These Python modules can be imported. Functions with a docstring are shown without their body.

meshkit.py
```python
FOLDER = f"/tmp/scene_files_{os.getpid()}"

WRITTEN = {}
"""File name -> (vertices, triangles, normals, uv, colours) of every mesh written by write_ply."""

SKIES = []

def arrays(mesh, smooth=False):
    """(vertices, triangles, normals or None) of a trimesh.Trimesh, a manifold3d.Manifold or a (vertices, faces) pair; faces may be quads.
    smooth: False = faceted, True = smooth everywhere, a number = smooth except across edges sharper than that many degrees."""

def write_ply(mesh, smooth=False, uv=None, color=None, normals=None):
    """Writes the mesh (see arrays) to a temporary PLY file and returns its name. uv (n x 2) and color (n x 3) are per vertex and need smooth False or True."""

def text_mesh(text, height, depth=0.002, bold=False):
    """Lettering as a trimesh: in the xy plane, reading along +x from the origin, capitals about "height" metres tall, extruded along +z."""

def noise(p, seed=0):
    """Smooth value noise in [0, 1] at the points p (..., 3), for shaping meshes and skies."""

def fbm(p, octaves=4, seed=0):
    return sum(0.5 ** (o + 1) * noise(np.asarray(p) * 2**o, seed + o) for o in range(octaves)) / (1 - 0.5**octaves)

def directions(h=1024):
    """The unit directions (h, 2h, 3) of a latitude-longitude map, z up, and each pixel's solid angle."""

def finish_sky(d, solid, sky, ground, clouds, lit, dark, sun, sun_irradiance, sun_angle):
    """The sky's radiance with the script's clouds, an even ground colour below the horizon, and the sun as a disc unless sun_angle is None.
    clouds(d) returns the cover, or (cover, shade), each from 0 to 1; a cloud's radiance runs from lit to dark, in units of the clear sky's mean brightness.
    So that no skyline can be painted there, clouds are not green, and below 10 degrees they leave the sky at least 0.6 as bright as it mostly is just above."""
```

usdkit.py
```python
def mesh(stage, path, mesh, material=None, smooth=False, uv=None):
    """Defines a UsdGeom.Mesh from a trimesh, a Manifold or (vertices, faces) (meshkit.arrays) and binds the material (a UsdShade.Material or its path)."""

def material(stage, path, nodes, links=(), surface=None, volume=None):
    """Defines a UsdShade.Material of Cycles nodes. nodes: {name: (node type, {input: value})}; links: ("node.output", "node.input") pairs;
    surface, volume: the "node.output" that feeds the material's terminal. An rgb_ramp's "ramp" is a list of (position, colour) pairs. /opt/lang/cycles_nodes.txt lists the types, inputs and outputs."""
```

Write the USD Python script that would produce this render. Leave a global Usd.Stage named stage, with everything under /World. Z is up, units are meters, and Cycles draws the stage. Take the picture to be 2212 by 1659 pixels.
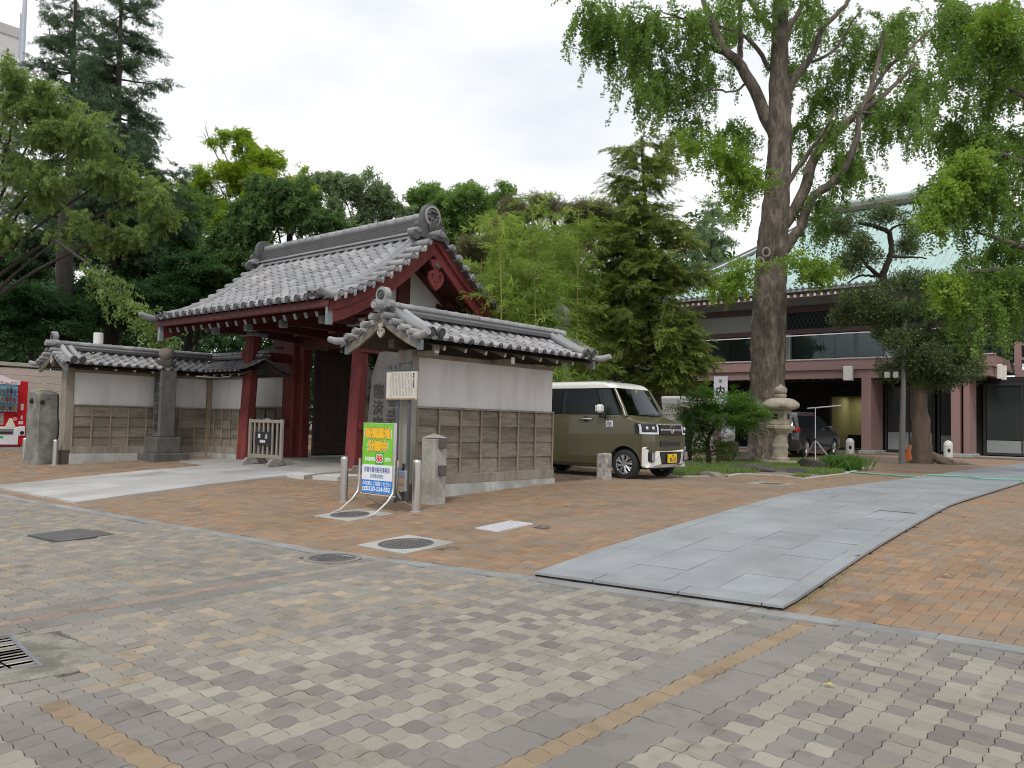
import math, glob, random
import numpy as np, trimesh, manifold3d as m3, usdkit, meshkit
from shapely.geometry import Polygon, Point, box as sbox
from shapely import affinity, union_all
from pxr import Usd, UsdGeom, UsdLux, UsdShade, Gf, Sdf, Vt

stage = Usd.Stage.CreateInMemory()
UsdGeom.SetStageUpAxis(stage, 'Z')
UsdGeom.Xform.Define(stage, '/World')
UsdGeom.Scope.Define(stage, '/World/Looks')

# ------------------------------------------------------------------ camera, sky, sun, exposure
EXPOSURE = 0.16
SKY_STRENGTH = 0.1
SUN_INT, SUN_ANGLE = 0.4, 12.0
SUN_EL, SUN_AZ = math.radians(52), math.radians(150)      # azimuth: atan2(x, y) towards the sun
F, CX, CY = 1800., 1106., 829.5
TH, RO, AZ, ZC = math.radians(2.8), math.radians(1.3), math.radians(40.5), 1.27
_f = np.array([-math.sin(AZ), math.cos(AZ), 0]); _r = np.array([math.cos(AZ), math.sin(AZ), 0]); _k = np.array([0, 0, 1.])
FW = _f*math.cos(TH)+_k*math.sin(TH); _u = _k*math.cos(TH)-_f*math.sin(TH)
RT = _r*math.cos(RO)+_u*math.sin(RO); UP = _u*math.cos(RO)-_r*math.sin(RO)
EYE = np.array([0, 0, ZC])
cam = UsdGeom.Camera.Define(stage, '/World/camera')
cam.CreateHorizontalApertureAttr(36.0); cam.CreateVerticalApertureAttr(27.0)
cam.CreateFocalLengthAttr(36.0*F/2212)
cam.CreateExposureAttr(EXPOSURE)
M4 = np.eye(4); M4[0, :3] = RT; M4[1, :3] = UP; M4[2, :3] = -FW; M4[3, :3] = EYE
cam.AddTransformOp().Set(Gf.Matrix4d(*M4.ravel().tolist()))

sky = UsdLux.DomeLight.Define(stage, '/World/sky')
usdkit.material(stage, '/World/Looks/sky_mat', {
    'tc': ('texture_coordinate', {}),
    'sky': ('sky_texture', {'sky_type': 'single_scattering', 'sun_disc': False, 'sun_elevation': SUN_EL, 'sun_rotation': SUN_AZ, 'aerosol_density': 2.0}),
    'map': ('mapping', {'scale': (1.0, 1.0, 2.6), 'location': (3.1, 1.7, 0.4)}),
    'n': ('noise_texture', {'scale': 1.6, 'detail': 7.0, 'roughness': 0.55, 'distortion': 0.4}),
    'cover': ('rgb_ramp', {'ramp': [(0.28, (0.86, 0.86, 0.86)), (0.5, (1, 1, 1))]}),
    'tone': ('rgb_ramp', {'ramp': [(0.36, (7.3, 7.8, 8.5)), (0.50, (8.7, 8.95, 9.3)), (0.64, (11.4, 11.4, 11.4))]}),
    'mix': ('mix_color', {'blend_type': 'mix', 'use_clamp': False}),
    'bg': ('background_shader', {'strength': SKY_STRENGTH})},
    [('tc.generated', 'map.vector'), ('map.vector', 'n.vector'), ('n.fac', 'cover.fac'), ('n.fac', 'tone.fac'), ('cover.color', 'mix.fac'),
     ('sky.color', 'mix.a'), ('tone.color', 'mix.b'), ('mix.result', 'bg.color')], surface='bg.background')
UsdShade.MaterialBindingAPI.Apply(sky.GetPrim()).Bind(UsdShade.Material.Get(stage, '/World/Looks/sky_mat'))
sky.GetPrim().SetCustomDataByKey('kind', 'structure')
sun = UsdLux.DistantLight.Define(stage, '/World/sun')
sun.CreateIntensityAttr(SUN_INT); sun.CreateAngleAttr(SUN_ANGLE); sun.CreateNormalizeAttr(True); sun.CreateColorAttr(Gf.Vec3f(1, .965, .91))
sun.AddRotateZOp().Set(-math.degrees(SUN_AZ)); sun.AddRotateXOp().Set(-(90-math.degrees(SUN_EL)))

# ------------------------------------------------------------------ helpers
def proj(p):
    q = np.asarray(p, float)-EYE; d = q @ FW
    d = np.where(np.abs(d) < 1e-6, 1e-6, d)
    return CX+F*(q @ RT)/d, CY-F*(q @ UP)/d, d
def spot(px, py, d):
    return EYE+(FW+RT*(px-CX)/F-UP*(py-CY)/F)*d
CURB = [(-60, 4.4), (-40, 4.6), (-14, 4.9), (-6.8, 5.15), (-4.4, 5.58), (-2.4, 5.82), (-.95, 5.99), (6, 6.4), (30, 7.5)]
def yc(x): return np.interp(x, [c[0] for c in CURB], [c[1] for c in CURB])
def ss(a, b, t):
    t = np.clip((t-a)/(b-a), 0, 1); return t*t*(3-2*t)
def H(x, y):
    x = np.asarray(x, float); y = np.asarray(y, float); d = y-yc(x)
    t = np.interp(d, [-12, 0, 2.2, 4, 6.0, 6.5, 7.0, 9], [-.24, 0, .14, .222, .300, .314, .319, .32])
    return t+.15*ss(-17, -23, x)*ss(0, 3, d)+.12*ss(30, 36, y)
USED = {}
def numbered(parent, name):
    k = (parent, name); n = USED.get(k, 0); USED[k] = n+1
    return f'{parent}/{name}' if n == 0 else f'{parent}/{name}_{n:03d}'
BASE = {}
def tag(p, label=None, cat=None, group=None, kind=None):
    for k, v in (('label', label), ('category', cat), ('group', group), ('kind', kind)):
        if v: p.SetCustomDataByKey(k, v)
    return p
def thing(name, label=None, cat=None, loc=(0, 0, 0), rot=0, group=None, kind=None):
    path = numbered('/World', name); x = UsdGeom.Xform.Define(stage, path)
    x.AddTranslateOp().Set(Gf.Vec3d(*map(float, loc)))
    if rot: x.AddRotateZOp().Set(math.degrees(rot))
    BASE[path] = (np.array(loc, float), rot)
    return tag(x.GetPrim(), label, cat, group, kind)
class MB:
    """collects shapes into one mesh"""
    def __init__(s): s.v = []; s.f = []; s.n = 0
    def add(s, v, f):
        v = np.asarray(v, float); f = np.asarray(f, int)
        if f.shape[1] == 4: f = np.vstack([f[:, [0, 1, 2]], f[:, [0, 2, 3]]])
        s.v.append(v); s.f.append(f+s.n); s.n += len(v); return s
    def tm(s, t): return s.add(t.vertices, t.faces)
    def man(s, m):
        q = m.to_mesh(); return s.add(q.vert_properties[:, :3], q.tri_verts)
    def box(s, a, b, c=0.0, rz=0, at=None, tilt=None):
        """box from corner a to corner b, chamfer c; rz about 'at'"""
        lo, hi = np.minimum(a, b)+0., np.maximum(a, b)+0.
        if c <= 0:
            v = np.array([[x, y, z] for x in (lo[0], hi[0]) for y in (lo[1], hi[1]) for z in (lo[2], hi[2])])
            f = np.array([[0, 1, 3, 2], [4, 6, 7, 5], [0, 4, 5, 1], [2, 3, 7, 6], [0, 2, 6, 4], [1, 5, 7, 3]])
        else:
            c = min(c, .45*(hi-lo).min()); p = []
            for k in range(3):
                l2, h2 = lo+c, hi-c; l2[k], h2[k] = lo[k], hi[k]
                p += [[x, y, z] for x in (l2[0], h2[0]) for y in (l2[1], h2[1]) for z in (l2[2], h2[2])]
            h = trimesh.convex.convex_hull(np.array(p)); v, f = np.array(h.vertices), np.array(h.faces)
        if tilt is not None: v = v @ np.asarray(tilt)
        if rz:
            o = np.array(at if at is not None else (lo+hi)/2); cs, sn = math.cos(rz), math.sin(rz)
            w = v-o; v = np.stack([w[:, 0]*cs-w[:, 1]*sn, w[:, 0]*sn+w[:, 1]*cs, w[:, 2]], 1)+o
        return s.add(v, f)
    def tube(s, pts, r, n=8, caps=True, squash=None):
        pts = np.asarray(pts, float); r = np.broadcast_to(np.asarray(r, float), len(pts))
        t = np.gradient(pts, axis=0); t /= np.linalg.norm(t, axis=1, keepdims=True)+1e-12
        ref = np.array([0, 0, 1.]) if abs(t[0][2]) < .9 else np.array([1., 0, 0])
        u = np.cross(t[0], ref); u /= np.linalg.norm(u); rings = []
        a = np.arange(n)*2*math.pi/n
        for i in range(len(pts)):
            u = u-t[i]*(u @ t[i]); u /= np.linalg.norm(u)+1e-12; w = np.cross(t[i], u)
            rings.append(pts[i]+r[i]*(np.cos(a)[:, None]*u+np.sin(a)[:, None]*w*(squash or 1)))
        v = np.vstack(rings); f = []
        for i in range(len(pts)-1):
            for j in range(n):
                k = (j+1) % n; f.append([i*n+j, i*n+k, (i+1)*n+k, (i+1)*n+j])
        f = np.array(f); f = np.vstack([f[:, [0, 1, 2]], f[:, [0, 2, 3]]])
        if caps:
            v = np.vstack([v, pts[0], pts[-1]]); L = len(v)
            c = [[L-2, (j+1) % n, j] for j in range(n)]+[[L-1, (len(pts)-1)*n+j, (len(pts)-1)*n+(j+1) % n] for j in range(n)]
            f = np.vstack([f, c])
        return s.add(v, f)
    def lathe(s, prof, c=(0, 0, 0), n=20, poly=None):
        """prof: (radius, z) pairs from bottom to top"""
        a = np.arange(n)*2*math.pi/n+(math.pi/n if n <= 8 else 0); v = []
        for r, z in prof: v.append(np.stack([r*np.cos(a), r*np.sin(a), np.full(n, z)], 1)+np.array(c))
        L = len(prof); v = np.vstack(v); f = []
        for i in range(L-1):
            for j in range(n):
                k = (j+1) % n; f.append([i*n+j, i*n+k, (i+1)*n+k, (i+1)*n+j])
        f = np.array(f); f = np.vstack([f[:, [0, 1, 2]], f[:, [0, 2, 3]]])
        f = np.vstack([f, [[0, (j+1) % n, j] for j in range(n) if 0 < j < n-1], [[(L-1)*n, (L-1)*n+j, (L-1)*n+j+1] for j in range(1, n-1)]])
        return s.add(v, f)
    def ext(s, poly, o, xd, yd, th):
        """extrudes a shapely polygon lying in the plane (o, xd, yd) by th along xd x yd"""
        o, xd, yd = (np.asarray(q, float) for q in (o, xd, yd)); nd = np.cross(xd, yd)
        for g in getattr(poly, 'geoms', [poly]):
            if g.is_empty or g.area < 1e-9: continue
            m = trimesh.creation.extrude_polygon(g, th, engine='earcut'); w = m.vertices
            s.add(o+w[:, :1]*xd+w[:, 1:2]*yd+w[:, 2:]*nd, m.faces)
        return s
    def sheet(s, rows):
        """a grid of points"""
        g = np.asarray(rows, float); a, b = g.shape[:2]; i = np.arange(a*b).reshape(a, b)
        return s.add(g.reshape(-1, 3), np.stack([i[:-1, :-1], i[:-1, 1:], i[1:, 1:], i[1:, :-1]], -1).reshape(-1, 4))
    def up(s):
        v, f = s.arr(); n = np.cross(v[f[:, 1]]-v[f[:, 0]], v[f[:, 2]]-v[f[:, 0]])[:, 2].sum()
        if n < 0: s.f = [q[:, ::-1] for q in s.f]
        return s
    def arr(s): return np.vstack(s.v), np.vstack(s.f)
def root_of(path): return '/'.join(path.split('/')[:3])
def obj(name, mb, mat, parent=None, smooth=False, label=None, kind=None, local=False, tint=None):
    pp = str(parent.GetPath()) if parent is not None else '/World'
    path = numbered(pp, name)
    if isinstance(mb, MB): v, f = mb.arr()
    else: v, f = np.asarray(mb[0], float), np.asarray(mb[1])
    b = BASE.get(root_of(path))
    if b is not None and not local and parent is not None:
        v = v-b[0]
        if b[1]:
            c, s = math.cos(-b[1]), math.sin(-b[1]); v = np.stack([v[:, 0]*c-v[:, 1]*s, v[:, 0]*s+v[:, 1]*c, v[:, 2]], 1)
    m = usdkit.mesh(stage, path, (v, f), mat, smooth)
    if tint is not None:
        tint = np.asarray(tint, np.float32)
        pv = UsdGeom.PrimvarsAPI(m).CreatePrimvar('tint', Sdf.ValueTypeNames.Color3fArray, 'constant' if tint.ndim == 1 else 'uniform')
        pv.Set(Vt.Vec3fArray.FromNumpy(np.atleast_2d(tint)))
    return tag(m.GetPrim(), label, kind=kind)
def top(name, mb, mat, label, cat, group=None, kind=None, smooth=False):
    return tag(obj(name, mb, mat, None, smooth), label, cat, group, kind)
def dup(root, loc, rot=0, label=None, group=None):
    was = root.GetCustomData(); name = root.GetName().rstrip('0123456789').rstrip('_') if root.GetName()[-3:].isdigit() else root.GetName()
    r = thing(name, label or was.get('label'), was.get('category'), loc, rot, group or was.get('group'))
    r.GetReferences().AddInternalReference(root.GetPath()); r.SetInstanceable(True)
    return r
_FONT = glob.glob('/opt/blender-*/*/datafiles/fonts/Noto Sans CJK*')[0]
def glyphs(text, h, bold=0, grow=0.0, vertical=False):
    """lettering as a shapely shape: characters h tall, origin at the lower left (upper left when vertical)"""
    from PIL import Image, ImageDraw, ImageFont
    ft = ImageFont.truetype(_FONT, 96); out = []
    if vertical:
        return union_all([affinity.translate(glyphs(c, h, bold, grow), 0, -(i+1)*h*1.12) for i, c in enumerate(text) if c != ' '])
    x0, y0, x1, y1 = ft.getbbox(text, anchor='ls', stroke_width=bold)
    im = Image.new('L', (x1-x0+8, y1-y0+8)); ImageDraw.Draw(im).text((4-x0, 4-y0), text, 255, ft, anchor='ls', stroke_width=bold)
    on = np.pad(np.asarray(im) > 127, ((0, 0), (1, 1))).astype(np.int8); df = np.diff(on, axis=1)
    r, a = np.nonzero(df == 1); b = np.nonzero(df == -1)[1]
    sh = union_all([sbox(p, -q-1, e, -q) for q, p, e in zip(r, a, b)]).buffer(.6).buffer(-.6).simplify(.8)
    s = h/90.0; sh = affinity.affine_transform(sh, [s, 0, 0, s, (x0-4)*s, (4-y0+9)*s])
    return sh.buffer(grow) if grow else sh
def center_x(sh, cx, y):
    a = sh.bounds; return affinity.translate(sh, cx-(a[0]+a[2])/2, y)

# ------------------------------------------------------------------ materials
LK = '/World/Looks/'
MATS = {}
def mat(name, c, rough=.6, var=.2, scale=4., fine=40., bump=.25, dist=.01, stretch=(1, 1, 1), tint=False, spec=.5, metal=0., c2=None, patch=1.0, patchc=None, coat=0., bumpscale=None, island=0., tv=1.0):
    """base colour c varied by two noises (and towards c2 in patches), fine bump; positions in the world"""
    if name in MATS: return MATS[name]
    c = np.array(c, float); d = {
        'g': ('geometry', {}), 'm': ('mapping', {'scale': stretch}),
        'n1': ('noise_texture', {'scale': scale, 'detail': 6.0, 'roughness': .6}),
        'n2': ('noise_texture', {'scale': fine, 'detail': 4.0, 'roughness': .65}),
        'r1': ('rgb_ramp', {'ramp': [(.3, tuple(c*(1-var))), (.7, tuple(np.minimum(c*(1+var), 1)))]}),
        'r2': ('rgb_ramp', {'ramp': [(.3, (1-var*.6,)*3), (.7, (1+var*.6,)*3)]}),
        'mx': ('mix_color', {'blend_type': 'multiply', 'fac': 1.0, 'use_clamp': False}),
        'b': ('bump', {'strength': bump, 'distance': dist}),
        'p': ('principled_bsdf', {'roughness': rough, 'specular_ior_level': spec, 'metallic': metal, 'coat_weight': coat})}
    L = [('g.position', 'm.vector'), ('m.vector', 'n1.vector'), ('m.vector', 'n2.vector'), ('n1.fac', 'r1.fac'), ('n2.fac', 'r2.fac'),
         ('r1.color', 'mx.a'), ('r2.color', 'mx.b'), ('n2.fac', 'b.height'), ('b.normal', 'p.normal')]
    last = 'mx.result'
    if c2 is not None:
        d['n3'] = ('noise_texture', {'scale': patch, 'detail': 5.0, 'roughness': .6}); d['r3'] = ('rgb_ramp', {'ramp': [(patchc or .5, (0, 0, 0)), ((patchc or .5)+.15, (1, 1, 1))]})
        d['mz'] = ('mix_color', {'blend_type': 'mix', 'b': tuple(c2), 'use_clamp': False})
        L += [('m.vector', 'n3.vector'), ('n3.fac', 'r3.fac'), ('r3.color', 'mz.fac'), (last, 'mz.a')]; last = 'mz.result'
    if island:
        d['ri'] = ('rgb_ramp', {'ramp': [(0, (1-island,)*3), (1, (1+island,)*3)]}); d['oi'] = ('object_info', {})
        d['ad'] = ('math', {'math_type': 'add'}); d['fr'] = ('math', {'math_type': 'fraction'}); d['mi'] = ('mix_color', {'blend_type': 'multiply', 'fac': 1.0, 'use_clamp': False})
        L += [('g.random_per_island', 'ad.value1'), ('oi.random', 'ad.value2'), ('ad.value', 'fr.value1'), ('fr.value', 'ri.fac'), (last, 'mi.a'), ('ri.color', 'mi.b')]; last = 'mi.result'
    if tint:
        d['at'] = ('attribute', {'attribute': 'tint'}); d['mt'] = ('mix_color', {'blend_type': 'multiply', 'fac': 1.0, 'use_clamp': False})
        L += [('at.color', 'mt.a'), (last, 'mt.b')]; last = 'mt.result'
    L.append((last, 'p.base_color'))
    MATS[name] = usdkit.material(stage, LK+name, d, L, surface='p.BSDF'); return MATS[name]
def LF(c): return tuple(1.8*q for q in c)
def leafmat(name, dark, light, trans=.35, rough=.5, yellow=None):
    trans = min(.5, trans+.1)
    d = {'g': ('geometry', {}), 'oi': ('object_info', {}), 'ad': ('math', {'math_type': 'multiply_add', 'value2': .55}),
         'mu': ('math', {'math_type': 'multiply', 'value2': .45}),
         'r': ('rgb_ramp', {'ramp': [(0, LF(dark)), (1, LF(light))] if yellow is None else [(0, LF(dark)), (.9, LF(light)), (.945, LF(light)), (.95, yellow), (1, yellow)]}),
         'p': ('principled_bsdf', {'roughness': rough*.85, 'specular_ior_level': .5}), 't': ('translucent_bsdf', {}), 'x': ('mix_closure', {'fac': trans}),
         'hs': ('hsv', {'saturation': 1.1, 'value': 1.25})}
    L = [('g.random_per_island', 'ad.value1'), ('oi.random', 'mu.value1'), ('mu.value', 'ad.value3'), ('ad.value', 'r.fac'),
         ('r.color', 'p.base_color'), ('r.color', 'hs.color'), ('hs.color', 't.color'), ('p.BSDF', 'x.closure1'), ('t.BSDF', 'x.closure2')]
    MATS[name] = usdkit.material(stage, LK+name, d, L, surface='x.closure'); return MATS[name]
def glassmat(name, tintc, ior=1.5, clear=(.8, .85, .85), rough=.02):
    d = {'f': ('fresnel', {'IOR': ior}), 't': ('transparent_bsdf', {'color': clear}), 'gl': ('glossy_bsdf', {'roughness': rough, 'color': tintc}), 'x': ('mix_closure', {})}
    MATS[name] = usdkit.material(stage, LK+name, d, [('f.fac', 'x.fac'), ('t.BSDF', 'x.closure1'), ('gl.BSDF', 'x.closure2')], surface='x.closure'); return MATS[name]
def flat(name, c, rough=.5, spec=.5, metal=0., coat=0.): return mat(name, c, rough, .06, 6, 60, .02, .002, spec=spec, metal=metal, coat=coat)
# ------------------------------------------------------------------ the ground
rng = np.random.default_rng(7)
def ground_sheet(xs, ys, dz, keep):
    X, Y = np.meshgrid(xs, ys, indexing='ij'); Z = H(X, Y)+dz; a, b = X.shape; i = np.arange(a*b).reshape(a, b)
    q = np.stack([i[:-1, :-1], i[1:, :-1], i[1:, 1:], i[:-1, 1:]], -1).reshape(-1, 4); v = np.stack([X, Y, Z], -1).reshape(-1, 3)
    c = v[q].mean(1); q = q[keep(c[:, 0], c[:, 1])]; return MB().add(v, q)
def strip_sheet(side):
    """the sheet on one side of the kerb line"""
    xs = np.concatenate([np.linspace(-400, -62, 12), np.linspace(-60, 30, 181), np.linspace(32, 400, 12)]); rows = []
    off = np.array([0, .6, 1.2, 2, 3, 4, 5, 6, 7, 8, 10, 12, 15, 18, 22, 26, 29, 30, 31, 32, 33, 34, 35, 36, 38, 45, 60, 90, 150, 300, 600]) if side > 0 else -np.array([0, .5, 1, 2, 3, 4, 5, 6, 8, 10, 14, 20, 40, 100, 300])
    for x in xs:
        y = yc(x)+off; rows.append(np.stack([np.full_like(y, x), y, H(np.full_like(y, x), y)-.014], 1))
    m = MB().sheet(rows)
    v, f = m.arr()
    n = np.cross(v[f[:, 1]]-v[f[:, 0]], v[f[:, 2]]-v[f[:, 0]])
    return (v, np.where(n[:, 2:] < 0, f[:, ::-1], f))
M_road_bed = mat('road_bed', (.11, .105, .095), .9, .3, 3, 60, .3)
M_court_bed = mat('court_bed', (.15, .105, .075), .9, .25, 1.2, 50, .3, c2=(.13, .10, .075), patch=.5)
road = tag(obj('road', strip_sheet(-1), M_road_bed), kind='structure')
court = tag(obj('courtyard', strip_sheet(1), M_court_bed), kind='structure')

def seen(P, m=90):
    p = np.column_stack([P, H(P[:, 0], P[:, 1])]); x, y, d = proj(p)
    return (d > .5) & (x > -m) & (x < 2212+m) & (y < 1659+m*1.3), d
def pieces(parent, name, groups, material, cap=300, drop=.014, inset=.0025, cham=.006, jitter=.002, rest=None):
    """groups: list of (polygons [n, m, 2], tints [n, 3]); the nearest cap pieces become parts, the rest one part"""
    todo = []
    for P, T in groups:
        P = np.asarray(P, float); T = np.asarray(T, float)
        ok, d = seen(P.mean(1)); P, T, d = P[ok], T[ok], d[ok]
        if not len(P): continue
        n, m = P.shape[:2]; c = P.mean(1, keepdims=True)
        def shrink(a):
            w = P-c; r = np.linalg.norm(w, axis=2, keepdims=True); return c+w*(1-a/np.maximum(r, .02))
        o, t = shrink(inset), shrink(inset+cham); up = rng.uniform(-jitter, jitter, (n, 1)); tl = rng.normal(0, .006, (n, 1, 2))
        zo = H(o[..., 0], o[..., 1])-drop; zm = H(o[..., 0], o[..., 1])+up-cham*.8+((o-c)*tl).sum(-1); zt = H(t[..., 0], t[..., 1])+up+((t-c)*tl).sum(-1)
        zc_ = H(c[..., 0], c[..., 1])+up
        V = np.concatenate([np.dstack([o, zo]), np.dstack([o, zm]), np.dstack([t, zt]), np.dstack([c, zc_])], 1)
        k = np.arange(m); k2 = (k+1) % m
        ring = lambda a, b: np.concatenate([np.stack([a+k, a+k2, b+k2], 1), np.stack([a+k, b+k2, b+k], 1)])
        f = np.concatenate([ring(0, m), ring(m, 2*m), np.stack([2*m+k, 2*m+k2, np.full(m, 3*m)], 1)])
        if len(P):
            q = P[0]; area = np.sum(q[:, 0]*np.roll(q[:, 1], -1)-np.roll(q[:, 0], -1)*q[:, 1])
            if area < 0: f = f[:, ::-1]
        A = np.abs((P[:, :, 0]*np.roll(P[:, :, 1], -1, 1)-np.roll(P[:, :, 0], -1, 1)*P[:, :, 1]).sum(1))
        ok0, _ = seen(P.mean(1), 0)
        todo += [(-(A[i])/d[i]**2*(1 if ok0[i] else .01), V[i], f, T[i]) for i in range(n)]
    todo.sort(key=lambda q: q[0])
    for _, v, f, t in todo[:cap]: obj(name, (v, f), material, parent, tint=t)
    if len(todo) > cap:
        vs, fs, ts, n = [], [], [], 0
        for _, v, f, t in todo[cap:]:
            vs.append(v); fs.append(f+n); n += len(v); ts.append(np.repeat(t[None], len(f), 0))
        obj(rest or name+'s_farther_off', (np.vstack(vs), np.vstack(fs)), material, parent, kind='stuff', tint=np.vstack(ts))
    print(name, len(todo))

# wavy interlocking pavers of the road: a grid of cells, joints waved so that they fit each other
CELL = .1185
def wavy(i0, j0, i1, j1, gx=-4.2, gy=1.58):
    """outline of the paver filling cells [i0, i1) x [j0, j1)"""
    A = .0068; pts = []
    def ed(p, q, ax, n):
        for k in range(n*4):
            t = k/(n*4); s = math.sin(2*math.pi*((p[ax]+(q[ax]-p[ax])*t))); w = [p[0]+(q[0]-p[0])*t, p[1]+(q[1]-p[1])*t]
            w[1-ax] += s*A/CELL; pts.append((gx+w[0]*CELL, gy+w[1]*CELL))
    ed((i0, j0), (i1, j0), 0, i1-i0); ed((i1, j0), (i1, j1), 1, j1-j0); ed((i1, j1), (i0, j1), 0, i1-i0); ed((i0, j1), (i0, j0), 1, j1-j0)
    return pts
LIGHT, DARK, BIG, TAN, GREY, YEL, PINK = (.285, .272, .238), (.205, .193, .186), (.208, .198, .192), (.305, .258, .205), (.236, .224, .208), (.275, .21, .145), (.265, .20, .175)
one, two, t1, t2 = [], [], [], []
taken = set()
def put(i, j, w, col, s=.07):
    for a in range(w):
        for b in range(w): taken.add((i+a, j+b))
    (one if w == 1 else two).append(wavy(i, j, i+w, j+w)); (t1 if w == 1 else t2).append(np.array(col)*(1+rng.normal(0, s))*(1+.28*(meshkit.fbm(np.array([[i*.11, j*.11, .5]]), 3, 9)[0]-.5)))
MANH = [(-6.315, 4.88, .255)]
DRAIN = Polygon([(-5.55, 1.36), (-4.66, 1.42), (-4.60, 1.95), (-4.85, 2.2), (-5.6, 2.1)])
IRON = Polygon([(-9.77, 3.5), (-9.88, 4.08), (-9.19, 4.15), (-9.06, 3.56)]).buffer(.02)
noisef = lambda x, y, s: meshkit.noise(np.array([x*s, y*s, 1.7]), 3)
for i in range(-110, 75):
    x = -4.2+(i+.5)*CELL
    for j in range(-30, 40):
        y = 1.58+(j+.5)*CELL
        if (i, j) in taken or y > yc(x)-.21: continue
        px, py, d = proj(np.array([x, y, float(H(x, y))]))
        if d < .6 or px < -130 or px > 2340 or py > 1820: continue
        if DRAIN.contains(Point(x, y)) or IRON.contains(Point(x, y)) or any((x-a)**2+(y-b)**2 < r*r for a, b, r in MANH): continue
        if i >= 0:
            k = (i-16) % 32                       # a yellow line every 32 cells, big grey slabs either side
            jb = j % 40 if j >= 0 else None
            if k in (1,) : put(i, j, 1, YEL, .06); continue
            if j == 0: put(i, j, 1, YEL, .06); continue
            if (k in (31, 2)) and j % 2 == 1 and (i+1, j+1) not in taken and (i+1, j) not in taken and 1.58+(j+1.5)*CELL < yc(x)-.21:
                put(i, j, 2, BIG, .05); continue
            if k in (31, 0, 2, 3): put(i, j, 1, BIG, .05); continue
            if j in (-1, -2, 1, 2): put(i, j, 1, DARK, .06); continue
            edge = y > yc(x)-.21-2.2*CELL
            if edge: put(i, j, 1, BIG if rng.random() < .8 else LIGHT, .06); continue
            put(i, j, 1, LIGHT if rng.random() < .56+.12*math.sin(i*.37+j*.2) else DARK, .08)
        else:
            k = i+15
            if k == 0 and y < 4.15: put(i, j, 1, PINK, .07); continue
            if k in (-2, 1) and j % 2 == 0 and (i+1, j+1) not in taken and (i+1, j) not in taken and 1.58+(j+1.5)*CELL < yc(x)-.21: put(i, j, 2, (.20, .19, .182), .06); continue
            if k in (-2, -1, 1, 2): put(i, j, 1, (.20, .19, .182), .06); continue
            put(i, j, 1, TAN if rng.random() < .26 else GREY, .07)
M_paver = mat('paver', (1, 1, 1), .85, .15, 1.1, 150, .6, .004, tint=True, c2=(.74, .73, .70), patch=5, patchc=.53)
t1, t2 = ([np.array(q)*(1.04, 1.0, .935) for q in w] for w in (t1, t2))
pieces(road, 'paver', [(one, t1), (two, t2)], M_paver, 300, inset=.0018, cham=.0032, rest='pavers_farther_off')

# kerb strip of concrete lengths between road and courtyard
M_conc = mat('concrete', (.36, .36, .34), .9, .18, 2.5, 60, .4, c2=(.27, .27, .25), patch=2.2)
def along(x0, x1, w0, w1):
    return [(x0, yc(x0)+w0), (x1, yc(x1)+w0), (x1, yc(x1)+w1), (x0, yc(x0)+w1)]
P = []
x = -20.
while x < 3:
    P.append(along(x, x+.6, -.20, -.035)); x += .6
kerb = thing('kerb', kind='structure')
pieces(kerb, 'kerb_stone', [(P, [np.array((1, 1, 1))*(1+rng.normal(0, .05)) for _ in P])], mat('kerb_concrete', (.255, .26, .255), .9, .18, 2.5, 70, .4, tint=True, c2=(.19, .19, .185), patch=2.2), 300, inset=.002, cham=.01)

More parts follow.
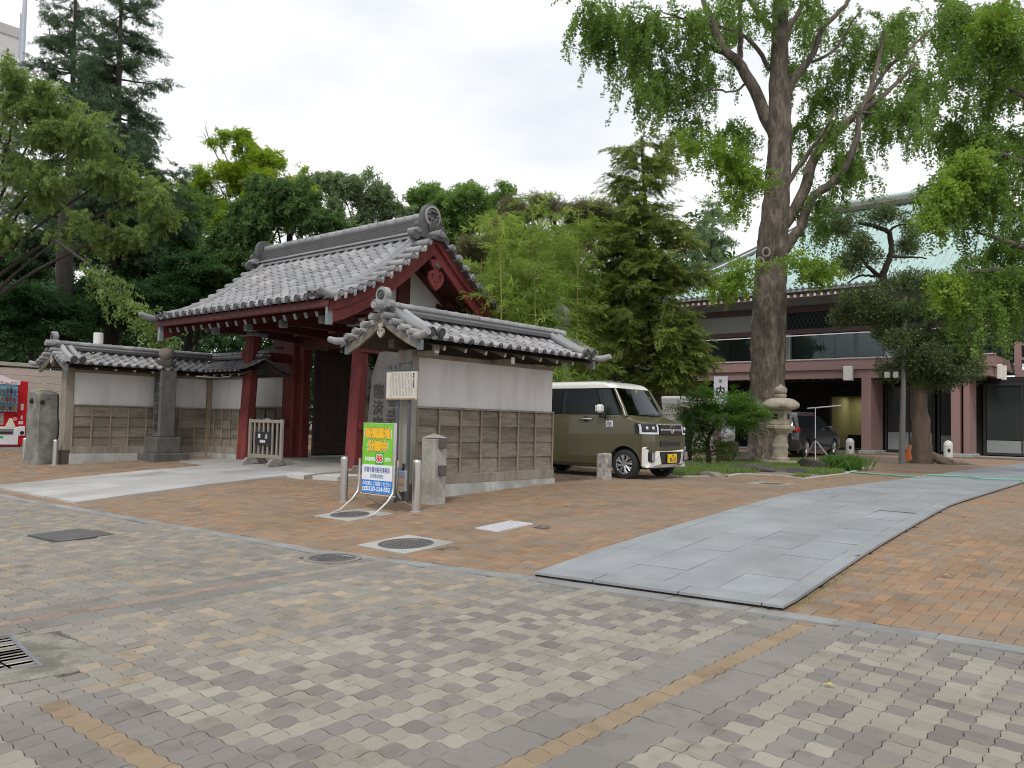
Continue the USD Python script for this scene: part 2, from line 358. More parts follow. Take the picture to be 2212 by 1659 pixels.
# courtyard: herringbone bricks, leaving out the stone paths, covers and the planted island
SLAB = Polygon([(-4.44, 5.60), (-2.38, 5.86), (-2.76, 12.1), (-3.1, 20.), (-2.9, 36), (-5.0, 36), (-5.2, 26), (-4.95, 20), (-4.86, 12.0)])
LSLAB = Polygon([(-15.75, 5.05), (-12.42, 5.05), (-13.0, 9.35), (-13.0, 9.5), (-16.4, 9.5)])
GATEF = Polygon([(-17.9, 9.5), (-12.9, 9.5), (-12.9, 14.2), (-17.9, 14.2)])
ISLAND = Polygon([(-8.2, 14.75), (-7.72, 15.9), (-7.95, 17.0), (-7.3, 17.2), (-6.42, 16.6), (-6.62, 19.6), (-7.6, 24.5), (-10.5, 27.2), (-12.6, 26.5), (-12.2, 21), (-10.6, 18.0), (-9.0, 15.3)])
FR1 = Polygon([(-8.63, 6.34), (-7.92, 6.34), (-7.92, 7.05), (-8.63, 7.05)]); FR2 = Polygon([(-6.67, 5.46), (-5.97, 5.46), (-5.97, 6.15), (-6.67, 6.15)])
GRATE = Polygon([(-6.36, 6.87), (-6.02, 6.87), (-6.02, 7.47), (-6.36, 7.47)]); FR3 = Polygon([(-6.5, 14.1), (-5.85, 14.1), (-5.85, 14.75), (-6.5, 14.75)])
FL1 = Polygon([(-13.0, 8.95), (-13.35, 9.45), (-12.75, 9.45), (-12.4, 8.9)]); FL2 = Polygon([(-12.28, 9.0), (-12.5, 9.75), (-11.8, 9.8), (-11.7, 9.1)])
WALLS = [sbox(-9.15, 8.0, -8.6, 12.6), sbox(-19.5, 7.5, -18.95, 10.9), sbox(-19.5, 10.7, -17.5, 11.2)]
NOGO = union_all([SLAB, LSLAB, GATEF, ISLAND, FR1, FR2, GRATE, FR3]+WALLS)
from shapely import prepared, contains_xy
B = .1; br, tb = [], []
DISC = [(-5.82, 7.41, .09), (-5.8, 5.93, .085)]
cs, sn = math.cos(-.03), math.sin(-.03)
for i in range(-260, 60):
    for j in range(46, 240):
        c = (i-j) % 4
        if c == 0: x0, y0, x1, y1 = i, j, i+2, j+1
        elif c == 3: x0, y0, x1, y1 = i, j, i+1, j+2
        else: continue
        mx, my = (x0+x1)/2*B, (y0+y1)/2*B
        if my < yc(mx)-.2 or my > 23: continue
        br.append(((mx, my), (x0*B, y0*B, x1*B, y1*B)))
cent = np.array([b[0] for b in br]); rect = np.array([b[1] for b in br])
ok, d = seen(cent, 60); ok &= ~contains_xy(union_all([q.buffer(-.06) for q in (SLAB, LSLAB, GATEF, ISLAND, FR1, FR2, GRATE, FR3)]+WALLS), cent[:, 0], cent[:, 1]); ok &= rect[:, 3] > yc(cent[:, 0])
for a, b, r in DISC: ok &= (cent[:, 0]-a)**2+(cent[:, 1]-b)**2 > r*r
cent, rect = cent[ok], rect[ok]
P = np.stack([rect[:, [0, 1]], rect[:, [2, 1]], rect[:, [2, 3]], rect[:, [0, 3]]], 1)
P[..., 1] = np.maximum(P[..., 1], yc(P[..., 0])-.03)
for pl in (SLAB, LSLAB, GATEF): pass
pal = np.array([(.315, .195, .115), (.29, .185, .112), (.275, .188, .125), (.335, .198, .108), (.262, .195, .138), (.30, .175, .10)])
T = pal[rng.integers(0, len(pal), len(P))]*np.array((.90, .94, .98))*(1+rng.normal(0, .07, (len(P), 1)))
nz = meshkit.fbm(np.column_stack([cent*.9, np.zeros(len(cent))]), 4, 5)[:, None]; T = T*(1-np.clip((nz-.45)*2.2, 0, .55))+np.array((.235, .185, .138))*np.clip((nz-.45)*2.2, 0, .55)
M_brick = mat('brick_paver', (1, 1, 1), .85, .13, 3, 120, .5, .003, tint=True, c2=(.78, .78, .75), patch=1.0)
pieces(court, 'brick', [(P, T)], M_brick, 300, inset=.0022, cham=.004, rest='bricks_farther_off')

# the far part of the courtyard, where the bricks are too small to tell apart
M_far = mat('far_paving', (.29, .195, .13), .85, .14, .8, 30, .2, c2=(.21, .16, .12), patch=.35)
fp = MB()
for x0, x1, y0, y1 in [(-40, 30, 23, 34.2)]:
    xs = np.linspace(x0, x1, 36); ys = np.linspace(y0, y1, 13); fp.sheet([[(x, y, float(H(x, y))-.003) for x in xs] for y in ys])
tag(obj('far_paving', fp, M_far), kind='structure')

def slab_path(name, poly, cols, rows, m, tints, th=.05, rise=.03, cap=300):
    """paving slabs given as quads inside a path"""
    st = thing(name, kind='structure'); P = []; T = []
    return st
# blue granite path: three rows of big slabs between narrow border strips, then a straight run beyond the bend
M_blue = mat('blue_granite', (.272, .286, .30), .5, .16, 1.5, 220, .25, .002, tint=True, c2=(.325, .336, .345), patch=1.1, patchc=.56)
bp = thing('stone_path', kind='structure'); P, T = [], []
def Lx(y): return np.interp(y, [5.64, 12.0, 20, 26, 36], [-4.44, -4.86, -4.95, -5.2, -5.0])
def Rx(y): return np.interp(y, [5.88, 12.1, 20, 36], [-2.38, -2.76, -3.1, -2.9])
def quad(a0, a1, y0, y1):
    q = lambda a, y: (Lx(y)+(Rx(y)-Lx(y))*a, y+(a-.5)*.26*max(0, 1-(y-5.7)/3))
    P.append([q(a0, y0), q(a1, y0), q(a1, y1), q(a0, y1)]); T.append(np.array((1, 1, 1))*(1+rng.normal(0, .04)))
def qfront(a0, a1, y0, y1): quad(a0, a1, y0, y1)
for a0, a1 in ((0, .27), (.27, .62), (.62, .925), (.925, 1)): quad(a0, a1, 5.66, 5.9)
y = 5.9; k = 0
while y < 32:
    quad(0, .075, y, min(y+.9, 32)); quad(.925, 1, y+.0, min(y+.9, 32)); y += .9
for r, (a0, a1) in enumerate(((.075, .29), (.29, .505), (.505, .715), (.715, .925))):
    y = 5.9; first = (.9, .45, .9, .6)[r]
    while y < 32:
        quad(a0, a1, y, min(y+first, 32)); y += first; first = .9
rise = .042
V0 = H
def Hs(x, y, _h=H, _s=SLAB): return _h(x, y)+rise
H0 = H; H = Hs
pieces(bp, 'slab', [(P, T)], M_blue, 300, drop=.024, inset=.007, cham=.004, jitter=.0012)
bed = SLAB.intersection(sbox(-9, 0, 5, 32)).buffer(-.012); bxs = np.array(bed.exterior.coords); ym = np.linspace(5.75, 32, 90)
M_mortar = mat('dark_mortar', (.035, .034, .036), .95, .2)
H = H0; mb_ = MB().sheet([[(Lx(y)+.012+(Rx(y)-Lx(y)-.024)*a, y+(a-.5)*.26*max(0, 1-(y-5.7)/3), float(H(Lx(y), y))+(.026 if 0 < q < 4 else -.01)) for q, a in enumerate((0, 0, .5, 1, 1))] for y in np.concatenate([[5.68], ym])])
mb_.sheet([[(Lx(5.75)+.012+(Rx(5.75)-Lx(5.75)-.024)*a, 5.682+(a-.5)*.26, z) for a in (0, .25, .5, .75, 1)] for z in (-.02, .035)])
tag(obj('mortar_bed', mb_, M_mortar, bp))
H = Hs
# pale stone path to the gate and the stone floor below the gate
rise = .035
M_pale = mat('pale_stone', (.40, .39, .375), .75, .14, 1.2, 110, .25, tint=True, c2=(.31, .30, .285), patch=.8)
lp = thing('pale_stone_path', kind='structure'); P, T = [], []
def l2(y): return np.interp(y, [5.05, 9.5], [-15.75, -16.4])
def r2(y): return np.interp(y, [5.05, 9.4], [-12.42, -13.05])
nr = 6
for r in range(nr):
    y = 5.05; first = (.6, 1.1, .8, 1.3, .5, .9)[r]
    while y < 9.5:
        y2 = min(y+first, 9.5); q = lambda a, yy: (l2(yy)+(r2(yy)-l2(yy))*a, yy)
        P.append([q(r/nr, y), q((r+1)/nr, y), q((r+1)/nr, y2), q(r/nr, y2)]); T.append(np.array((1, 1, 1))*(1+rng.normal(0, .06))); y = y2; first = rng.uniform(.8, 1.4)
for y0 in np.arange(9.5, 14.2, .6):
    x = -17.9+rng.uniform(0, .5); xs = [-17.9]
    while x < -12.95: xs.append(x); x += rng.uniform(.7, 1.2)
    xs.append(-12.9)
    for a, b in zip(xs[:-1], xs[1:]): P.append([(a, y0), (b, y0), (b, y0+.6), (a, y0+.6)]); T.append(np.array((.86, .85, .83))*(1+rng.normal(0, .05)))
pieces(lp, 'slab', [(P, T)], M_pale, 300, drop=.1, inset=.002, cham=.004, jitter=.0015)
H = H0
for k, pl in enumerate((FL1, FL2)):
    c = list(pl.exterior.coords)[:4]; m = MB(); z = float(H(*np.mean(c, 0)))
    m.ext(pl, (0, 0, z-.03), (1, 0, 0), (0, 1, 0), .09)
    top('stepping_stone', m, mat('pale_plain', (.50, .49, .47), .75, .12, 1.5, 110, .25), ('loose flat pale stone beside the path, nearest the red gate post', 'loose flat pale stone on the bricks behind the steel bollard')[k], 'stone')
# ------------------------------------------------------------------ covers in the paving
M_iron = mat('cast_iron', (.105, .10, .10), .65, .2, 6, 160, .8, .004, spec=.5, c2=(.15, .13, .115), patch=4)
M_steel = mat('galvanised', (.22, .23, .25), .55, .1, 8, 120, .15, metal=.4)
M_black = mat('black_void', (.012, .012, .012), .9, .1); M_pit = mat('drain_pit', (.06, .058, .05), .9, .3)
def cover(x, y, r, label, frame=None, group=None, fm=None):
    z = float(H(x, y)); t = thing('manhole_cover', label, 'manhole cover', (x, y, z), group=group); g = np.array([H(x+.3, y)-H(x-.3, y), H(x, y+.3)-H(x, y-.3)])/.6
    def drape(m): v, f = m.arr(); v = v.copy(); v[:, 2] += z+(v[:, 0]-x)*g[0]+(v[:, 1]-y)*g[1]; return v, f
    if frame is not None:
        hole = Point(x, y).buffer(r+.012, 24); m = MB().ext(frame.difference(hole), (0, 0, -.03), (1, 0, 0), (0, 1, 0), .037); obj('concrete_frame', drape(m), fm or M_conc, t)
    m = MB().ext(Point(x, y).buffer(r+.01, 24).difference(Point(x, y).buffer(r-.012, 24)), (0, 0, -.03), (1, 0, 0), (0, 1, 0), .036); obj('rim', drape(m), M_iron, t)
    m = MB().ext(Point(x, y).buffer(r-.015, 24), (0, 0, -.03), (1, 0, 0), (0, 1, 0), .031)
    for q in np.arange(-r, r, .055):
        for p in np.arange(-r, r, .055):
            if q*q+p*p < (r-.05)**2: m.box((x+q-.018, y+p-.018, .001), (x+q+.018, y+p+.018, .006))
    obj('lid', drape(m), M_iron, t)
cover(-8.32, 6.68, .235, 'round iron manhole cover in a pale square frame below the green sign', FR1)
cover(-6.33, 5.81, .27, 'largest round manhole cover, in a square frame beside the kerb', FR2)
cover(-6.315, 4.88, .205, 'round iron manhole cover set straight into the grey road pavers', Point(-6.315, 4.88).buffer(.265, 24), fm=mat('cover_bedding', (.20, .185, .165), .9, .2, 6, 60, .5))
cover(-6.15, 14.4, .24, 'round manhole cover far off on the bricks in front of the planted island', FR3)
cover(-5.82, 7.41, .075, 'small round valve cover beside the pale grate', None); cover(-5.8, 5.93, .07, 'small round valve cover right of the largest manhole', None)
m = MB(); c = [(-9.77, 3.5), (-9.88, 4.08), (-9.19, 4.15), (-9.06, 3.56)]
m.sheet([[(*c[0], float(H(*c[0]))+.003), (*c[1], float(H(*c[1]))+.003)], [(*c[3], float(H(*c[3]))+.003), (*c[2], float(H(*c[2]))+.003)]])
v_ = np.array([[a, b, float(H(a, b))+.006] for a, b in c]+[[a, b, float(H(a, b))-.03] for a, b in c]); mm = MB().add(v_, np.array([[3, 2, 1, 0], [0, 1, 5, 4], [1, 2, 6, 5], [2, 3, 7, 6], [3, 0, 4, 7]]))
top('iron_plate', mm, mat('dark_plate', (.10, .095, .092), .8, .15, 5, 200, .5), 'square dark steel plate set in the road pavers', 'cover plate')
# pale drain grate on the bricks
z0 = float(H(-6.19, 7.17)); t = thing('drain_grate', 'pale oblong metal grate with slots set in the bricks', 'grate', (-6.19, 7.17, z0))
sl = float(H(-6.19, 7.47)-H(-6.19, 6.87))/.6
def dr(m): v, f = m.arr(); v = v.copy(); v[:, 2] += z0+(v[:, 1]-7.17)*sl; return v, f
M_grate = mat('pale_grate', (.62, .63, .66), .45, .08, 6, 90, .1, metal=.2)
m = MB().ext(GRATE.difference(GRATE.buffer(-.022)), (0, 0, -.02), (1, 0, 0), (0, 1, 0), .032); obj('frame', dr(m), M_grate, t)
m = MB()
for k in range(14): m.box((-6.34, 6.895+k*.04, -.015), (-6.04, 6.895+k*.04+.018, .008))
for q in (-6.25, -6.19, -6.13): m.box((q-.006, 6.88, -.018), (q+.006, 7.46, .0065))
obj('grille', dr(m), M_grate, t); obj('pit', dr(MB().box((-6.35, 6.885, -.03), (-6.03, 7.455, -.024))), M_black, t)
# broken concrete round the road drain at the lower left
z0 = float(H(-5.1, 1.7)); t = thing('road_drain', 'rusty road drain grate in broken concrete at the road edge', 'drain', (-5.1, 1.7, z0))
hole = Polygon([(-5.65, 1.42), (-4.88, 1.60), (-4.83, 1.84), (-5.6, 1.95)])
m = MB().ext(DRAIN.buffer(.015).difference(hole), (0, 0, z0-.03), (1, 0, 0), (0, 1, 0), .032); obj('concrete_patch', m, mat('broken_concrete', (.25, .235, .195), .95, .34, 7, 60, 1., .015, c2=(.15, .14, .115), patch=5), t)
m = MB()
for k in range(13): a = -5.6+k*.06; m.box((a, 1.5, z0-.03), (a+.022, 1.92, z0-.002))
m.box((-5.62, 1.70, z0-.012), (-4.85, 1.712, z0-.0005)); m2 = MB().ext(hole.difference(hole.buffer(-.02)), (0, 0, z0-.03), (1, 0, 0), (0, 1, 0), .033)
obj('bars', m, M_steel, t); obj('frame', m2, M_steel, t); obj('pit', MB().ext(hole, (0, 0, z0-.06), (1, 0, 0), (0, 1, 0), .03), M_pit, t)

# ------------------------------------------------------------------ tiled roofs
M_tile = mat('roof_tile', (.245, .245, .252), .46, .13, 2.5, 70, .12, .004, spec=.5, island=.24, c2=(.315, .30, .29), patch=2.2)
M_ridge = mat('ridge_tile', (.08, .078, .078), .5, .18, 3, 60, .2, .004, island=.1)
M_wood = mat('old_wood', (.235, .205, .165), .85, .22, 9, 45, .5, .004, stretch=(1, 1, .25), c2=(.30, .28, .24), patch=2)
M_woodd = mat('dark_wood', (.055, .042, .033), .85, .25, 8, 45, .4, .004)
M_cap = mat('pale_cap', (.66, .64, .58), .7, .1, 9, 60, .1)
M_plaster = mat('white_plaster', (.64, .625, .61), .9, .04, 1.2, 20, .12, .003, c2=(.565, .545, .52), patch=1.4, patchc=.50, stretch=(2.2, 2.2, .5))
def tile_rows(A, a, out, prof, w, ncol, nrow, parent, cap, mat_=None, name='tile', bump_h=.05, lift=.028, eave_r=None, skip=None, lip=.035):
    """tiles on a slope. A: eave corner at z = 0; a: unit vector along the eave; out: unit vector from eave to ridge (level);
    prof: (run, height) points from eave to ridge"""
    prof = np.array(prof, float); sl = np.concatenate([[0], np.cumsum(np.linalg.norm(np.diff(prof, axis=0), axis=1))]); Ls = sl[-1]
    P = lambda s: np.array([np.interp(s, sl, prof[:, 0]), np.interp(s, sl, prof[:, 1])])
    a, out = np.array(a, float), np.array(out, float); k = np.array([0, 0, 1.])
    tt = np.array([0, .10, .22, .36, .48, .56, .78, 1.0]); hh = np.where(tt < .52, np.sin(np.clip(tt/.5, 0, 1)*math.pi)*bump_h, -.012*np.sin(np.clip((tt-.5)/.5, 0, 1)*math.pi))
    parts = []
    for r in range(nrow):
        s0, s1 = r*Ls/nrow-(.01 if r else .04), (r+1)*Ls/nrow+.02
        p0, p1 = P(max(s0, 0))+((np.array([-1, 0])*.04) if r == 0 else 0), P(min(s1, Ls)); dv = (p1-p0)/np.linalg.norm(p1-p0); nr = np.array([-dv[1], dv[0]])
        for c in range(ncol):
            if skip and skip(c, r): continue
            def row(p, hadd): return np.array([A+a*(c+t)*w+out*(p[0]+nr[0]*(h+hadd))+k*(p[1]+nr[1]*(h+hadd)) for t, h in zip(tt, hh)])
            j = rng.uniform(-.003, .003)
            m = MB().sheet([row(p0, lift+j-lip), row(p0, lift+j), row((p0+p1)/2, lift*.6+j), row(p1, j)]).up(); parts.append(m)
    for m in parts[:cap]: obj(name, m, mat_ or M_tile, parent, smooth=45)
    if len(parts) > cap:
        q = MB()
        for m in parts[cap:]: q.add(*m.arr())
        obj(name+'s_farther_off', q, mat_ or M_tile, parent, kind='stuff')
    return P, Ls
def disc(c, nrm, r, L, n=14):
    """a round end tile: a short drum with a raised rim and a boss"""
    c, nrm = np.array(c, float), np.array(nrm, float)
    m = MB().tube([c-nrm*L, c], [r, r], n); m.tube([c, c+nrm*.012], [r, r*.93], n, False); m.tube([c+nrm*.012, c+nrm*.003], [r*.8, r*.74], n, False)
    m.tube([c-nrm*.001, c+nrm*.004], [r*.74, r*.72], n); m.tube([c, c+nrm*.016], [r*.32, r*.26], 8); return m

def wall_roof(t, A, a, out, L, half, zr, ze, w, rows=4, cap=300, both=True):
    """a small ridged roof along a wall. A: point on the wall's centre line (z 0), a: along, out: away to the seen side"""
    A, a, out = (np.array(q, float) for q in (A, a, out)); k = np.array([0, 0, 1.]); n = int(round(L/w)); w = L/n
    pr = [(0, 0), (half*.35, (zr-ze)*.26), (half*.7, (zr-ze)*.62), (half, (zr-ze)*1.0)]
    for sgn in ((1, -1) if both else (1,)):
        o = out*sgn; E = A+o*half+k*(ze-.055)
        tile_rows(E, a, -o, pr, w, n, rows, t, cap if sgn > 0 else 0, bump_h=.04, lift=.024, lip=.032)
        m = MB()
        for c in range(n): m.add(*disc(E+a*(c+.26)*w+o*.045+k*.02, o, .043, .05, 10).arr())
        if sgn > 0:
            for c in range(n): obj('eave_end_tile', disc(E+a*(c+.26)*w+o*.045+k*.02, o, .043, .05, 10), M_ridge, t, smooth=40)
        else: obj('eave_end_tiles_behind', m, M_ridge, t, smooth=40, kind='stuff')
    # boards below the tiles
    rows_ = []
    for q in (-1, -.7, -.35, 0, .35, .7, 1):
        zz = zr-.10-(zr-ze)*np.interp(abs(q), [0, .3, .65, 1], [0, .38, .74, 1]); rows_.append([A+out*half*q*.97+k*zz, A+out*half*q*.97+a*L+k*zz])
    m = MB().sheet(rows_); rows2 = [[p+np.array([0, 0, -.025]) for p in r] for r in rows_]; m.sheet(rows2[::-1]); obj('roof_boards', m, M_woodd, t)
    # ridge: layers of flat tiles and a row of round tiles with bands
    def beam(o0, z0, hw, hh, mt, nm, s0=.0, s1=None):
        s1 = L if s1 is None else s1; c = [A+a*s0-out*hw+k*z0, A+a*s1-out*hw+k*z0, A+a*s1+out*hw+k*z0, A+a*s0+out*hw+k*z0]
        v = np.array(c+[p+k*hh for p in c]); f = np.array([[0, 3, 2, 1], [4, 5, 6, 7], [0, 1, 5, 4], [1, 2, 6, 5], [2, 3, 7, 6], [3, 0, 4, 7]]); obj(nm, MB().add(v, f), mt, t)
    beam(0, zr-.03, .125, .05, M_ridge, 'ridge_course'); beam(0, zr+.022, .11, .028, M_tile, 'ridge_course'); beam(0, zr+.052, .10, .028, M_ridge, 'ridge_course')
    s = 0.
    while s < L-.05:
        e = min(s+.235, L); m = MB().tube([A+a*s+k*(zr+.095), A+a*e+k*(zr+.095)], .062, 12); m.tube([A+a*(e-.03)+k*(zr+.095), A+a*(e+.002)+k*(zr+.095)], .07, 12)
        obj('ridge_tile', m, M_tile, t, smooth=40); s = e

def rafters(t, A, a, out, L, half, z, step, s0, face=.0):
    A, a, out = (np.array(q, float) for q in (A, a, out)); k = np.array([0, 0, 1.]); s = s0
    while s < L:
        p0, p1 = A+a*s+out*.10+k*(z+.17), A+a*s+out*half+k*z; d = (p1-p0)/np.linalg.norm(p1-p0); nn = np.cross(a, d)
        def bar(q0, q1, hw, hh):
            c = [q0-a*hw-nn*hh, q0+a*hw-nn*hh, q0+a*hw+nn*hh, q0-a*hw+nn*hh]; v = np.array(c+[p+(q1-q0) for p in c]); return MB().add(v, np.array([[0, 3, 2, 1], [4, 5, 6, 7], [0, 1, 5, 4], [1, 2, 6, 5], [2, 3, 7, 6], [3, 0, 4, 7]]))
        r = obj('rafter', bar(p0, p1, .02, .027), M_wood, t); obj('rafter_cap', bar(p1, p1+d*.006, .022, .03), M_cap, r); s += step

def gegyo(c, xd, s, mt, parent, name='gable_ornament', th=.03):
    """hanging ornament below a gable: a waisted plate that ends in two scrolls"""
    pts = [(-.5, 1.0), (.5, 1.0), (.42, .72), (.16, .42), (.13, .2), (.34, .3), (.62, .1), (.66, -.25), (.42, -.62), (0, -.95)]
    pts = pts+[(-x, y) for x, y in pts[::-1] if x > 0 and y < 1.0]
    p = Polygon(pts).buffer(.06, 4).buffer(-.02)
    for sx in (-1, 1): p = p.difference(Point(sx*.34, -.02).buffer(.10, 6)).difference(Point(sx*.16, -.42).buffer(.06, 6))
    p = affinity.scale(p, s, s, origin=(0, 0)); xd = np.array(xd, float); nd = np.cross(xd, (0, 0, 1.)); g = obj(name, MB().ext(p, np.array(c)-nd*th/2, xd, (0, 0, 1), th), mt, parent)
    for sx in (-1, 1):
        th_ = np.linspace(0, 4.6*math.pi/2, 16); rr = np.linspace(.25, .07, 16)*s
        pts = [np.array(c)+nd*th*.5+xd*(sx*.34*s+np.cos(q)*r*sx)+np.array([0, 0, 1.])*(-.05*s+np.sin(q)*r) for q, r in zip(th_, rr)]; m.tube(pts, .035*s, 5)
    obj('scroll', m, mt, g)

# ---- plastered walls with boarded foot
def wall_body(t, A, a, out, L, th, z0, bays, s_first, base_h, posts=True):
    """A: centre line start (z 0), faces at +-th/2. seen face towards out"""
    A, a, out = (np.array(q, float) for q in (A, a, out)); k = np.array([0, 0, 1.]); ang = math.atan2(a[1], a[0])
    def slab(s0, s1, o0, o1, za, zb, c=0):
        p = MB().box((s0, -o1, za), (s1, -o0, zb), c) if np.cross(a, out)[2] < 0 else MB().box((s0, o0, za), (s1, o1, zb), c); v, f = p.arr(); o = np.cross(k, a)
        w = A+v[:, :1]*a+v[:, 1:2]*o+v[:, 2:]*k; return MB().add(w, f)
    h = th/2
    foot = obj('footing', slab(-.03, L+.03, -h-.05, h+.05, z0-.3, base_h), mat('foot_concrete', (.43, .42, .40), .9, .2, 2.2, 40, .4, c2=(.30, .29, .27), patch=2.5), t)
    obj('plaster_panel', slab(0, L, -h+.015, h-.02, 1.49, 2.22), M_plaster, t); obj('core', slab(0.002, L-.002, -h+.02, h-.04, base_h, 1.49), M_woodd, t)
    obj('sill_board', slab(-.012, L+.012, h-.02, h+.045, base_h+.002, base_h+.145, .005), M_wood, t)
    obj('cap_rail', slab(-.005, L+.005, h-.03, h+.035, 1.475, 1.505, .004), M_wood, t)
    lv = np.linspace(base_h+.147, 1.473, 5)
    for r in range(4):
        for b0, b1 in zip(bays[:-1], bays[1:]):
            b0_, b1_ = b0+.004, b1-.004
            pt = MB(); o_lo, o_hi = h+.014, h-.004
            c = np.array([[b0_, o_lo, lv[r]-.006], [b1_, o_lo, lv[r]-.006], [b1_, o_hi, lv[r+1]], [b0_, o_hi, lv[r+1]]]); c[:, 1] += rng.uniform(-.003, .003)
            v = np.vstack([c, c-np.array([0, .012, 0])]); sg = 1 if np.cross(a, out)[2] > 0 else -1; o = np.cross(k, a)*sg
            w = A+v[:, :1]*a+v[:, 1:2]*o+v[:, 2:]*k; f = np.array([[0, 1, 2, 3], [4, 7, 6, 5], [0, 4, 5, 1], [1, 5, 6, 2], [2, 6, 7, 3], [3, 7, 4, 0]])
            if sg < 0: f = f[:, ::-1]
            obj('plank', pt.add(w, f), M_plank, t)
    for b in bays: obj('batten', slab(b-.016, b+.016, h+.0155, h+.034, base_h+.147, 1.472, .003), M_wood2, t)
    obj('wall_beam', slab(-.4, L+.3, -.06, .06, 2.30, 2.42), M_woodd, t)
    obj('head_rail', slab(0, L, h-.03, h+.012, 2.20, 2.26), M_wood, t)
    return slab
M_plank = mat('grey_plank', (.215, .185, .145), .88, .26, 7, 40, .5, .004, stretch=(1, 1, 6), c2=(.145, .118, .092), patch=1.3, patchc=.5, island=.22)
M_wood2 = mat('batten_wood', (.27, .215, .155), .85, .2, 7, 50, .4, .003, stretch=(1, 1, .3))

# right wall, along y
t = thing('roofed_wall', 'white plaster wall under a tiled roof, boarded foot, nearest the camera', 'wall', (-8.78, 8.05, .18)); RW = t
wall_body(t, (-8.78, 8.08, 0), (0, 1, 0), (1, 0, 0), 3.14, .24, .15, [.0, .43, .88, 1.33, 1.76, 2.21, 2.65, 3.12], 0, .385)
wall_roof(t, (-8.85, 7.62, 0), (0, 1, 0), (1, 0, 0), 3.93, .78, 2.80, 2.46, .207, 4)
rafters(t, (-8.85, 7.62, 0), (0, 1, 0), (1, 0, 0), 3.75, .60, 2.315, .431, .57)
# side slope over the gap to the hip
def gable_end(t, C, xd, half, zr, ze, wood, orn, lean=1, crest=True):
    """boards, round edge tiles, ridge-end tile and ornament on a wall's gable end. C: ridge foot (z 0); xd: unit across; the end faces nd"""
    C, xd = np.array(C, float), np.array(xd, float); k = np.array([0, 0, 1.]); nd = np.cross(xd, k)
    zf = lambda q: zr-.07-(zr-ze)*np.interp(abs(q), [0, .3, .65, 1], [0, .38, .74, 1.0])
    for sg in (-1, 1):
        up, lo = [], []
        for q in np.linspace(0, .98, 9):
            p = C+xd*sg*q*half; up.append(p+k*(zf(q)-.0)); lo.append(p+k*(zf(q)-.105-.02*q))
        m = MB().sheet([up, lo]) if sg > 0 else MB().sheet([lo, up]); v, f = m.arr(); n = len(v); v2 = np.vstack([v+nd*.02, v-nd*.02]); f2 = np.vstack([f, f[:, ::-1]+n])
        eg = [[i, i+1, n+i+1, n+i] for i in range(8)]+[[9+i+1, 9+i, n+9+i, n+9+i+1] for i in range(8)]+[[8, 17, n+17, n+8]]
        b = MB().add(v2, f2).add(v2, np.array(eg)); bb = obj('barge_board', b, wood, t)
        e = C+xd*sg*half*.95+k*(zf(.95)-.055); q = MB().box((-.035, -.026, -.075), (.035, .026, .06)); v, f = q.arr(); obj('board_cap', MB().add(e+v[:, :1]*xd+v[:, 1:2]*nd+v[:, 2:]*k, f), M_patina, bb)
        q = .06
        for q in (.16, .38, .6, .82):
            p = C+xd*sg*q*half+k*(zf(q)+.075); obj('verge_tile', disc(p+nd*.12, nd, .05, .26, 12), M_tile, t, smooth=40)
            up2 = p-k*.06+xd*sg*.09; w = MB().sheet([[up2-xd*sg*.07+nd*.1+k*.0, up2+xd*sg*.05+nd*.1-k*.05], [up2-xd*sg*.07+nd*.1-k*.05, up2+xd*sg*.05+nd*.1-k*.10]]); obj('verge_lip', w, M_ridge, t)
        tip = C+xd*sg*half*1.02+k*(zf(1)+.07); obj('corner_tile', MB().tube([tip+nd*.05-xd*sg*.1, tip+nd*.1+xd*sg*.08+k*.0, tip+nd*.12+xd*sg*.22+k*.035], [.05, .055, .045], 10), M_tile, t, smooth=40)
        # two thick round rolls running down beside the gable
        for off in (-.12, -.30):
            pts = [C+nd*off+xd*sg*q*half+k*(zf(q)+.14) for q in np.linspace(.12, 1.04, 8)]
            r = obj('descending_roll', MB().tube(pts, .062, 12), M_tile, t, smooth=40); dv = pts[-1]-pts[-2]; dv /= np.linalg.norm(dv); obj('roll_end', disc(pts[-1]+dv*.02, dv, .07, .04, 14), M_ridge, r, smooth=40)
    obj('ridge_front_tile', disc(C+nd*.17+k*(zr+.085), nd, .07, .3, 14), M_tile, t, smooth=40)
    if not crest: return
    p = Point(0, .13).buffer(.115, 10).union(sbox(-.1, -.06, .1, .12)).union(Point(-.15, .0).buffer(.05)).union(Point(.15, 0).buffer(.05)); o = obj('demon_tile', MB().ext(p, C+nd*-.04+k*(zr+.10), xd, k, .09), M_tile, t)
    obj('crest', disc(C+nd*.06+k*(zr+.235), nd, .068, .02, 16), M_ridge, o, smooth=40)
    gegyo(C+nd*.035+k*(zr-.27), xd, orn, mat('pale_ornament', (.40, .36, .32), .8, .15), t)
M_patina = mat('patina_copper', (.185, .225, .22), .6, .2, 6, 50, .2, c2=(.25, .285, .275), patch=4)
gable_end(t, (-8.85, 7.58, 0), (1, 0, 0), .80, 2.80, 2.42, M_wood, .10)
gable_end(t, (-8.85, 11.56, 0), (-1, 0, 0), .80, 2.80, 2.42, M_wood, .10, crest=False)
